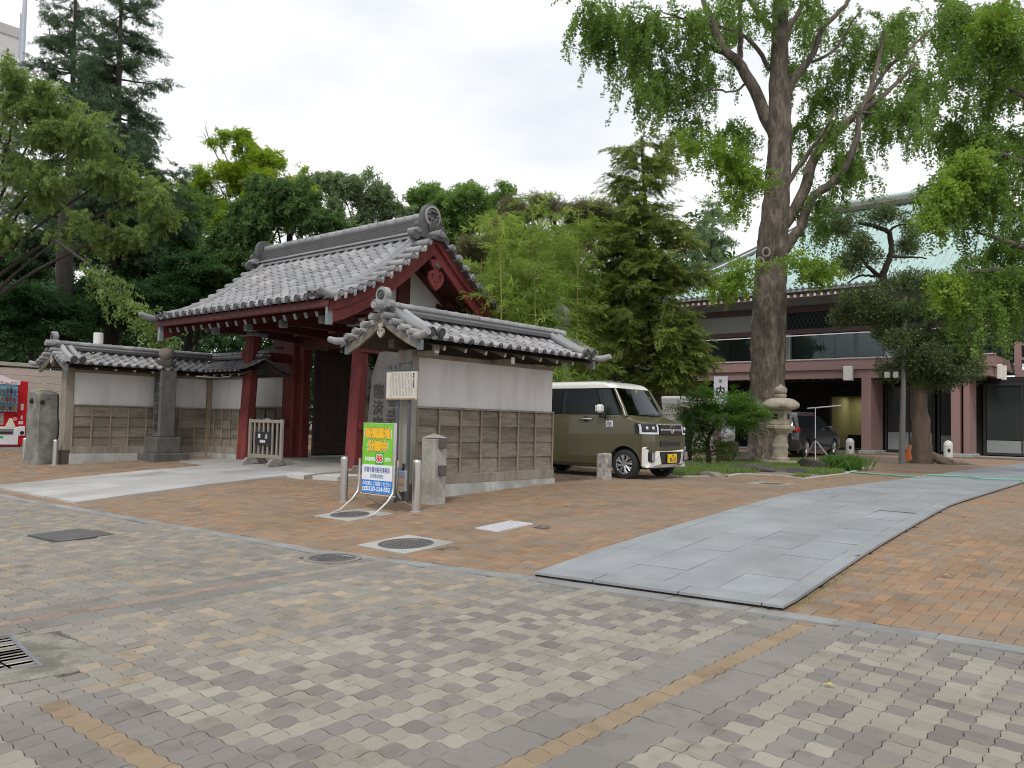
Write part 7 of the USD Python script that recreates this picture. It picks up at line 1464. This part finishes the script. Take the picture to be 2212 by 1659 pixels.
for k, (x, d, yt, dens) in enumerate(CANES):
    p = gp(x+r.normal(0, 6), d); z0 = float(H(*p)); tp = spot(x, yt, d); t = thing('bamboo', names[k] if k < 3 else 'leafy green bamboo cane within the thick of the grove', 'bamboo', (p[0], p[1], z0), group='bamboo canes in the thick of the grove' if k >= 3 else None)
    b = np.array([p[0], p[1], z0-.1]); pts = [b, b*.5+tp*.5+r.normal(0, .08, 3), tp]; m = limb(pts, .035, .006, 6, .01, k)
    n = int(150*dens) if k != 0 else 95; s = r.uniform(.22 if k else .35, 1, n); c = b+(tp-b)*s[:, None]; an = r.uniform(0, 2*math.pi, n); L = (.15+.95*(1-s)*r.random(n)+.12*r.random(n))*(1.0 if k else .75); u = np.column_stack([np.cos(an), np.sin(an), r.uniform(-.1, .5, n)]); P = c+u*L[:, None]
    for q in range(0, n, 3): m.tube([c[q], P[q]], [.009, .004], 4, False)
    for q in np.arange(.4, tp[2]-z0, .42): w = b+(tp-b)*(q/(tp[2]-z0)); m.tube([w, w+(0, 0, .015)], [.036*(1-q/(tp[2]-z0))+.009]*2, 6)
    obj('cane', m, M_cane, t, smooth=60); D = u+r.normal(0, .4, u.shape); D[:, 2] -= .35; crown(t, 'bamboo', P, D, r.uniform(.38, .62, n), G_bamb, 100+k, name='leaves')
# conifers in the middle
conifer('conifer', 'brown-green conifer with a thin bare top between the bamboo and the big trunk', (1386, 1428), 21, 296, 822, 48, 135, 6400, .5, G_con, 51, 'needle', .17, M_barkd, tiers=28, pw=.55)
conifer('young_fir', 'small pale green fir standing behind the left hip of the temple roof', (1540, 1530), 48, 440, 700, 14, 60, 900, .95, G_grey, 52, 'cedar', .2, tiers=14)

# the great ginkgo
gb = np.array([-11.05, 25.5, .32]); d0 = float((gb-EYE) @ FW); ZR = lambda x, y, dd=0.: spot(1216.6+.45*x, .45*y, d0+dd)
t = thing('ginkgo_tree', 'great ginkgo with thick furrowed trunk and spreading limbs', 'tree', tuple(gb))
tr = [spot(1655, 1012, d0), spot(1656, 960, d0), spot(1657, 850, d0), spot(1660, 700, d0), spot(1666, 560, d0), spot(1678, 420, d0), spot(1685, 300, d0), spot(1684, 150, d0), spot(1686, 0, d0), spot(1690, -140, d0)]
rad = [.70, .58, .53, .54, .46, .40, .36, .29, .24, .14]
tt = np.linspace(0, 9, 420); P = np.column_stack([np.interp(tt, range(10), np.array(tr)[:, k]) for k in range(3)]); R = np.interp(tt, range(10), rad)
m = MB().tube(P, R, 110); v, f = m.arr(); ax = np.column_stack([np.interp(v[:, 2], P[:, 2], P[:, 0]), np.interp(v[:, 2], P[:, 2], P[:, 1])]); q = v[:, :2]-ax; an = np.arctan2(q[:, 1], q[:, 0]); rr = np.linalg.norm(q, axis=1, keepdims=True)
fur = meshkit.fbm(np.column_stack([np.cos(an)*4.6, np.sin(an)*4.6, v[:, 2]*1.3]), 5, 8); rid = np.abs(fur-.5)*2; big = meshkit.fbm(np.column_stack([np.cos(an)*1.1, np.sin(an)*1.1, v[:, 2]*.5]), 3, 4)
q = q*(1+(.26*(rid-.25)+.22*(big-.5))[:, None]*np.where(rr > .02, 1, 0)); v[:, :2] = ax+q; trunk = obj('trunk', (v, f), M_ginkb, t, smooth=50)
LIMBS = [([(1035, 700), (985, 580), (900, 400), (840, 300), (780, 250), (730, 150), (690, 50), (660, -60)], .22, .07, -.6), ([(780, 255), (700, 220), (640, 150), (590, 100), (480, 60)], .09, .02, -.9), ([(850, 280), (850, 130), (840, -40)], .09, .04, -.4), ([(1015, 1270), (1140, 1080), (1190, 960), (1290, 880), (1370, 780), (1410, 660), (1420, 560), (1490, 380), (1540, 150)], .17, .05, -1.0), ([(1015, 1150), (1150, 930), (1200, 770), (1260, 680), (1340, 600), (1420, 540), (1560, 440), (1690, 300)], .20, .05, .3), ([(1025, 960), (1180, 730), (1260, 620), (1310, 520)], .09, .03, -1.2), ([(1030, 600), (1110, 370), (1190, 280), (1240, 150), (1360, 20), (1400, -60)], .14, .05, -.5), ([(1050, 170), (1120, 80), (1190, -40)], .11, .05, .4), ([(1000, 130), (920, 40), (880, -50)], .12, .05, .5), ([(990, 330), (900, 200), (800, 140), (600, 90), (420, 80)], .08, .02, .8), ([(1180, 300), (1300, 240), (1370, 130), (1440, 40)], .05, .02, -.5), ([(1260, 690), (1400, 560), (1560, 330), (1700, 200), (1800, 110)], .09, .03, .9), ([(1400, 540), (1560, 545), (1700, 580), (1800, 610)], .05, .02, .2), ([(880, 400), (800, 440), (700, 430), (600, 480)], .04, .015, -.5), ([(960, 900), (900, 870), (830, 850), (720, 760)], .05, .015, -1.2), ([(700, 300), (620, 220), (570, 140)], .05, .015, -.6)]
lm = []
for k, (pp, a, b, dd) in enumerate(LIMBS):
    n = len(pp); pts = [ZR(x, y, dd*min(1, j/(n*.6))) for j, (x, y) in enumerate(pp)]; obj('limb', limb(pts, a, b, 10, .03, k), M_ginkb, t, smooth=60); lm.append(np.array(pts))
for px_, py_ in ((1642, 566), (1655, 545)):
    c = spot(px_, py_, d0-.47); a = np.linspace(0, 2*math.pi, 17); obj('branch_scar', MB().tube([c+RT*math.cos(q)*.11+UP*math.sin(q)*.14 for q in a], .035, 6), mat('scar_grey', (.28, .255, .22), .9, .2), trunk, smooth=60)
gz = [(200, 120, 110, 130), (300, 240, 100, 120), (130, 60, 90, 100), (420, 300, 90, 110), (430, 430, 80, 100), (560, 430, 90, 130), (590, 600, 60, 100), (400, 110, 150, 110), (620, 150, 140, 120), (800, 90, 120, 110), (740, 340, 100, 90), (820, 620, 70, 80), (650, 260, 90, 90), (1150, 130, 110, 130), (1300, 330, 130, 90), (1230, 460, 90, 80), (1350, 120, 140, 110), (1480, 230, 120, 120), (1480, 490, 120, 60), (1330, 760, 60, 70), (1400, 800, 45, 90), (1300, 640, 80, 60), (1620, 110, 130, 120), (1650, 520, 120, 70), (1740, 390, 110, 110), (1150, 620, 60, 60), (1240, 960, 70, 90), (1260, 1060, 45, 60), (1100, 330, 60, 80), (930, 90, 60, 70), (1560, 640, 70, 50), (1000, -20, 500, 70)]
bl = [(ZR(x, y, dd), (rx*.45*d0/F, 1.1+rx*.003*d0/F*60*.3, ry*.45*d0/F)) for (x, y, rx, ry), dd in zip(gz, np.random.default_rng(5).uniform(-.5, 2.2, len(gz)))]
r = np.random.default_rng(15); Pn, Dn = strands(bl, 1150, r, .48, 1.4); crown(t, 'ginkgo', Pn, Dn, r.uniform(.36, .6, len(Pn)), G_gink, 15)
br2 = [(690, 720, 100, 60), (800, 790, 100, 70), (900, 850, 60, 50), (830, 920, 60, 60), (610, 680, 40, 40), (860, 1000, 35, 50), (820, 1330, 100, 50), (850, 1260, 60, 40), (740, 1380, 50, 40), (1150, 1240, 70, 40), (1240, 1300, 90, 40)]
bl = [(ZR(x, y, -1.6), (rx*.45*d0/F, .8, ry*.45*d0/F)) for x, y, rx, ry in br2]; Pn, Dn = blob_points(bl, 620, r, .1, .46, 1.8); Dn = Dn*.5+r.normal(0, .6, Dn.shape); Dn[:, 2] -= .3; crown(t, 'ginkgo', Pn, Dn, r.uniform(.36, .58, len(Pn)), G_ginkr, 16, name='lower_shoots')
# the ginkgo whose boughs hang in from the right
d1 = 19.; ZR1 = lambda x, y, dd=0.: spot(1216.6+.45*x, .45*y, d1+dd); c = ZR1(2500, 1500); c = (c[0], c[1]); z0 = float(H(*c)); t = thing('ginkgo_tree', 'bright green ginkgo boughs hanging in from the right edge', 'tree', (c[0], c[1], z0))
obj('trunk', limb([(c[0], c[1], z0-.2), ZR1(2480, 900), ZR1(2470, 300), ZR1(2460, -300)], .4, .2, 14, .04, 2), M_ginkb, t, smooth=60)
for k, pp in enumerate(([(2470, 500), (2200, 250), (2100, 130), (2020, 20)], [(2475, 700), (2250, 480), (2130, 420)], [(2480, 900), (2200, 780), (2000, 700)], [(2480, 1250), (2200, 1180), (2000, 1120)], [(2480, 1400), (2100, 1300), (1900, 1330)])): obj('limb', limb([ZR1(x, y, -.3*j) for j, (x, y) in enumerate(pp)], .11, .03, 8, .03, k), M_ginkb, t, smooth=60)
gz = [(1960, 120, 130, 110), (2100, 200, 120, 110), (2060, 60, 150, 90), (1900, 260, 70, 120), (1870, 60, 90, 90), (2130, 380, 90, 90), (2050, 470, 100, 80), (1850, 470, 70, 110), (1840, 620, 60, 80), (1900, 740, 80, 80), (2010, 680, 100, 80), (2130, 640, 90, 110), (1960, 850, 110, 90), (1850, 900, 90, 90), (2090, 830, 110, 90), (1800, 1000, 60, 80), (1900, 1010, 80, 70), (2130, 960, 80, 90), (2180, 1100, 90, 110), (2100, 1200, 110, 90), (2000, 1250, 90, 70), (1880, 1280, 60, 80), (1860, 1420, 50, 90), (2050, 1360, 110, 70), (2170, 1330, 90, 90), (2160, 1480, 80, 80), (2200, 800, 80, 120), (2210, 300, 70, 120), (2030, 1460, 80, 60)]
bl = [(ZR1(x, y, dd), (rx*.42*d1/F, .9, ry*.42*d1/F)) for (x, y, rx, ry), dd in zip(gz, r.uniform(-1., 1.5, len(gz)))]
Pn, Dn = strands(bl, 780, r, .50, 1.7, .8); crown(t, 'ginkgo', Pn, Dn, r.uniform(.32, .5, len(Pn)), G_gink, 17)
bl2 = [(ZR1(x, y, -1.2), (rx*.42*d1/F, .6, ry*.42*d1/F)) for x, y, rx, ry in ((1870, 900, 70, 110), (1840, 1370, 45, 110), (1960, 780, 90, 70), (1790, 1030, 50, 50), (2080, 90, 130, 60))]; Pn, Dn = blob_points(bl2, 520, r, .1, .44, 1.8); Dn = Dn*.4+r.normal(0, .6, Dn.shape); Dn[:, 2] -= .6; crown(t, 'ginkgo', Pn, Dn, r.uniform(.32, .5, len(Pn)), G_ginkr, 18, name='bright_shoots')

# the pruned evergreen before the temple
eb = np.array([-7.2, 29.3, .32]); d2 = float((eb-EYE) @ FW); S = lambda x, y, dd=0.: spot(1714.3+.4*x, 387+.4*y, d2+dd)
t = thing('evergreen_tree', 'pruned evergreen with twisted trunk and cloud-like top before the temple', 'tree', tuple(eb)); M_eb = mat('peeling_bark', (.14, .10, .075), .9, .35, 4, 30, .8, .02, stretch=(1, 1, .2), c2=(.30, .20, .14), patch=1.2, patchc=.55)
m = limb([S(695, 1545), S(690, 1420), S(680, 1250), S(675, 1100), S(650, 980)], .33, .17, 16, .02, 3); v, f = m.arr(); v += (meshkit.fbm(v*3, 3, 2)-.5)[:, None]*.1; obj('trunk', (v, f), M_eb, t, smooth=60)
for k, (pp, a, b) in enumerate((([(650, 1010), (600, 880), (555, 760), (530, 660), (480, 540), (505, 460), (530, 380), (515, 290), (440, 255), (350, 235)], .15, .06), ([(480, 540), (400, 470), (340, 410), (260, 400)], .08, .03), ([(660, 990), (700, 850), (760, 770), (830, 730), (950, 700)], .13, .05), ([(530, 420), (620, 420), (720, 430)], .05, .02), ([(470, 530), (380, 520), (290, 560)], .05, .02), ([(515, 290), (560, 250), (640, 240)], .05, .02), ([(690, 860), (600, 800), (480, 660), (330, 660)], .05, .02))): obj('limb', limb([S(x, y, -.05*j) for j, (x, y) in enumerate(pp)], a, b, 9, .02, k), M_barkd, t, smooth=60)
gz = [(340, 205, 90, 45), (470, 195, 110, 45), (590, 220, 80, 45), (640, 280, 60, 60), (280, 270, 60, 40), (360, 350, 70, 45), (300, 450, 70, 60), (620, 380, 80, 50), (430, 420, 60, 40), (560, 560, 110, 50), (470, 600, 90, 50), (680, 560, 90, 60), (330, 640, 90, 50), (280, 740, 80, 50), (420, 720, 90, 60), (560, 700, 90, 60), (700, 690, 100, 70), (830, 640, 80, 70), (900, 740, 100, 80), (960, 830, 80, 70), (820, 850, 110, 70), (680, 870, 100, 70), (560, 870, 70, 60), (900, 960, 110, 70), (760, 980, 120, 70), (620, 1000, 80, 70), (520, 1040, 70, 50), (840, 1070, 110, 55), (690, 1080, 90, 50), (960, 1020, 60, 50), (500, 820, 60, 60)]
bl = [(S(x, y, dd), (rx*.40*d2/F, .75, ry*.40*d2/F)) for (x, y, rx, ry), dd in zip(gz, r.uniform(-1.2, .9, len(gz)))]; Pn, Dn = blob_points(bl, 3000, r, .2, .50, 2.0); kp = (Pn[:, 2] < 5.2) | (r.random(len(Pn)) < .5); Pn, Dn = Pn[kp], Dn[kp]; Dn = Dn*.6+r.normal(0, .6, Dn.shape); crown(t, 'dense', Pn, Dn, r.uniform(.36, .6, len(Pn)), G_ever, 19)
tr_ = MB()
for a, L in ((2.6, 1.1), (.3, 1.3), (-.4, .9), (3.5, .8)): tr_.tube([eb+(0, 0, .25), eb+(math.cos(a)*L*.5, math.sin(a)*L*.5, .06), eb+(math.cos(a)*L, math.sin(a)*L, -.02)], [.16, .08, .03], 8)
obj('root', tr_, M_eb, t, smooth=60)
tp = Polygon([(-9.2, 28.6), (-6.0, 28.4), (-5.8, 30.2), (-9.0, 30.4)]); pit = obj('tree_pit', MB().ext(tp, (0, 0, .29), (1, 0, 0), (0, 1, 0), .036), M_soil); tag(pit, kind='structure')
# the small maple on the island
mb = np.array([-11.0, 21.0, .33]); d3 = float((mb-EYE) @ FW); S3 = lambda x, y, dd=0.: spot(1437.8+.2*x, 746.6+.2*y, d3+dd); t = thing('small_maple', 'small fresh green maple right of the van nose', 'tree', tuple(mb))
obj('trunk', limb([S3(465, 1295), S3(465, 1180), S3(455, 1050), S3(490, 940), S3(560, 880)], .085, .035, 9, .006, 1), M_barkd, t, smooth=60)
for k, pp in enumerate(([(460, 1060), (410, 960), (370, 850), (350, 700), (330, 560)], [(520, 905), (600, 840), (680, 720), (720, 620)], [(455, 1130), (380, 1100), (290, 1060)], [(560, 880), (560, 720), (540, 600)], [(465, 1150), (560, 1130), (640, 1120)])): obj('limb', limb([S3(x, y, .1*j*(-1)**k) for j, (x, y) in enumerate(pp)], .03, .008, 6, .01, k), M_barkd, t, smooth=60)
gz = [(330, 470, 90, 50), (420, 500, 100, 50), (300, 600, 90, 70), (430, 640, 110, 70), (250, 700, 80, 60), (340, 790, 120, 60), (460, 760, 90, 60), (560, 700, 80, 70), (740, 540, 90, 60), (800, 640, 110, 60), (720, 700, 90, 70), (880, 680, 80, 70), (980, 720, 60, 60), (640, 820, 90, 50), (260, 880, 80, 40), (400, 900, 90, 40), (820, 780, 90, 50), (580, 1060, 80, 40), (250, 1140, 50, 25), (620, 1150, 60, 25), (330, 1020, 60, 30), (930, 830, 60, 50)]
bl = [(S3(x, y, dd), (rx*.2*d3/F, .42, ry*.2*d3/F)) for (x, y, rx, ry), dd in zip(gz, r.uniform(-.6, .6, len(gz)))]; Pn, Dn = blob_points(bl, 620, r, .1, .44, 2.5); Dn = Dn*.6+r.normal(0, .6, Dn.shape); Dn[:, 2] = Dn[:, 2]*.35-.1; crown(t, 'maple', Pn, Dn, r.uniform(.35, .55, len(Pn)), G_maple, 20)

# grass on the island, grass clump, weeds by the path corner
def blades(n, xy, hmin, hmax, seed, w=.008):
    r = np.random.default_rng(seed); p = np.column_stack([xy, H(xy[:, 0], xy[:, 1])+.0]); d = np.column_stack([r.normal(0, .35, n), r.normal(0, .35, n), np.ones(n)]); d /= np.linalg.norm(d, axis=1, keepdims=True); s = np.column_stack([r.normal(0, 1, n), r.normal(0, 1, n), np.zeros(n)]); s /= np.linalg.norm(s, axis=1, keepdims=True); L = r.uniform(hmin, hmax, (n, 1))
    v = np.stack([p-s*w, p+s*w, p+d*L*.6+s*w*.7, p+d*L+d[:, [0, 1, 2]]*np.array([1, 1, -.2])*L*.25], 1).reshape(-1, 3); i = np.arange(n)[:, None]*4; return MB().add(v, np.vstack([i+np.array([[0, 1, 2]]), i+np.array([[0, 2, 3]])]))
G_grass = leafmat('leaf_grass', (.06, .10, .025), (.19, .24, .07), .3, .6)
r = np.random.default_rng(8); q = np.column_stack([r.uniform(-12.6, -6.3, 120000), r.uniform(14.5, 27, 120000)]); nz = meshkit.fbm(np.column_stack([q*.9, np.zeros(len(q))]), 3, 6); q = q[contains_xy(ISLAND.buffer(-.06), q[:, 0], q[:, 1]) & (nz > .50)][:20000]
tag(obj('grass', blades(len(q), q, .05, .14, 5, .011), G_grass), 'patchy green grass on the planted island', 'grass', kind='stuff')
c = np.array([-7.3, 21.6]); q = c+r.normal(0, .22, (900, 2)); top('grass_clump', blades(900, q, .25, .5, 6, .005), leafmat('leaf_clump', (.04, .09, .015), (.12, .21, .035), .3, .6), 'tuft of long green grass beside the smooth dark rock', 'plant', kind=None)
q = np.column_stack([r.uniform(-2.42, -2.30, 260), 0*r.random(260)]); q[:, 1] = r.uniform(5.9, 7.4, 260); q[:, 0] = Rx(q[:, 1])+.02+r.exponential(.03, 260); top('weeds', blades(260, q, .008, .022, 7, .003), G_grass, 'thin weeds growing along the corner of the granite path', 'weeds', kind='stuff')
# a few fallen leaves
M_fl = mat('fallen_leaf', (.45, .33, .10), .7, .2); fx = [(-1.75, 7.55, .035), (-1.55, 4.35, .03), (-6.6, 8.9, .03), (-4.3, 10.8, .025), (-7.4, 9.3, .03), (-9.6, 5.6, .025), (-18.2, 7.0, .03)]
for k, (x, y, s) in enumerate(fx):
    lb_ = ('dry leaf on the bricks right of the granite path', 'yellowish leaf on the light and dark pavers right of the yellow line', 'dry leaf on the bricks beside the near wall', 'dry leaf on the granite path', 'dry leaf on the bricks before the stone stub', 'dry leaf on the bricks by the kerb below the green sign', 'yellow leaf on the bricks left of the dark stone pillar')[k]
    z = float(H(x, y))+.012; v = np.array([[x-s, y, z], [x, y-s*.6, z+.012], [x+s*1.1, y+.01, z+.004], [x, y+s*.6, z+.014], [x, y, z+.006]]); tag(obj('fallen_leaf', MB().add(v, np.array([[0, 1, 4], [1, 2, 4], [2, 3, 4], [3, 0, 4]])), M_fl), lb_, 'leaf', group='dry leaves scattered on the paving')
print('twigs', CROWN_N, 'prims', sum(1 for _ in stage.Traverse()))
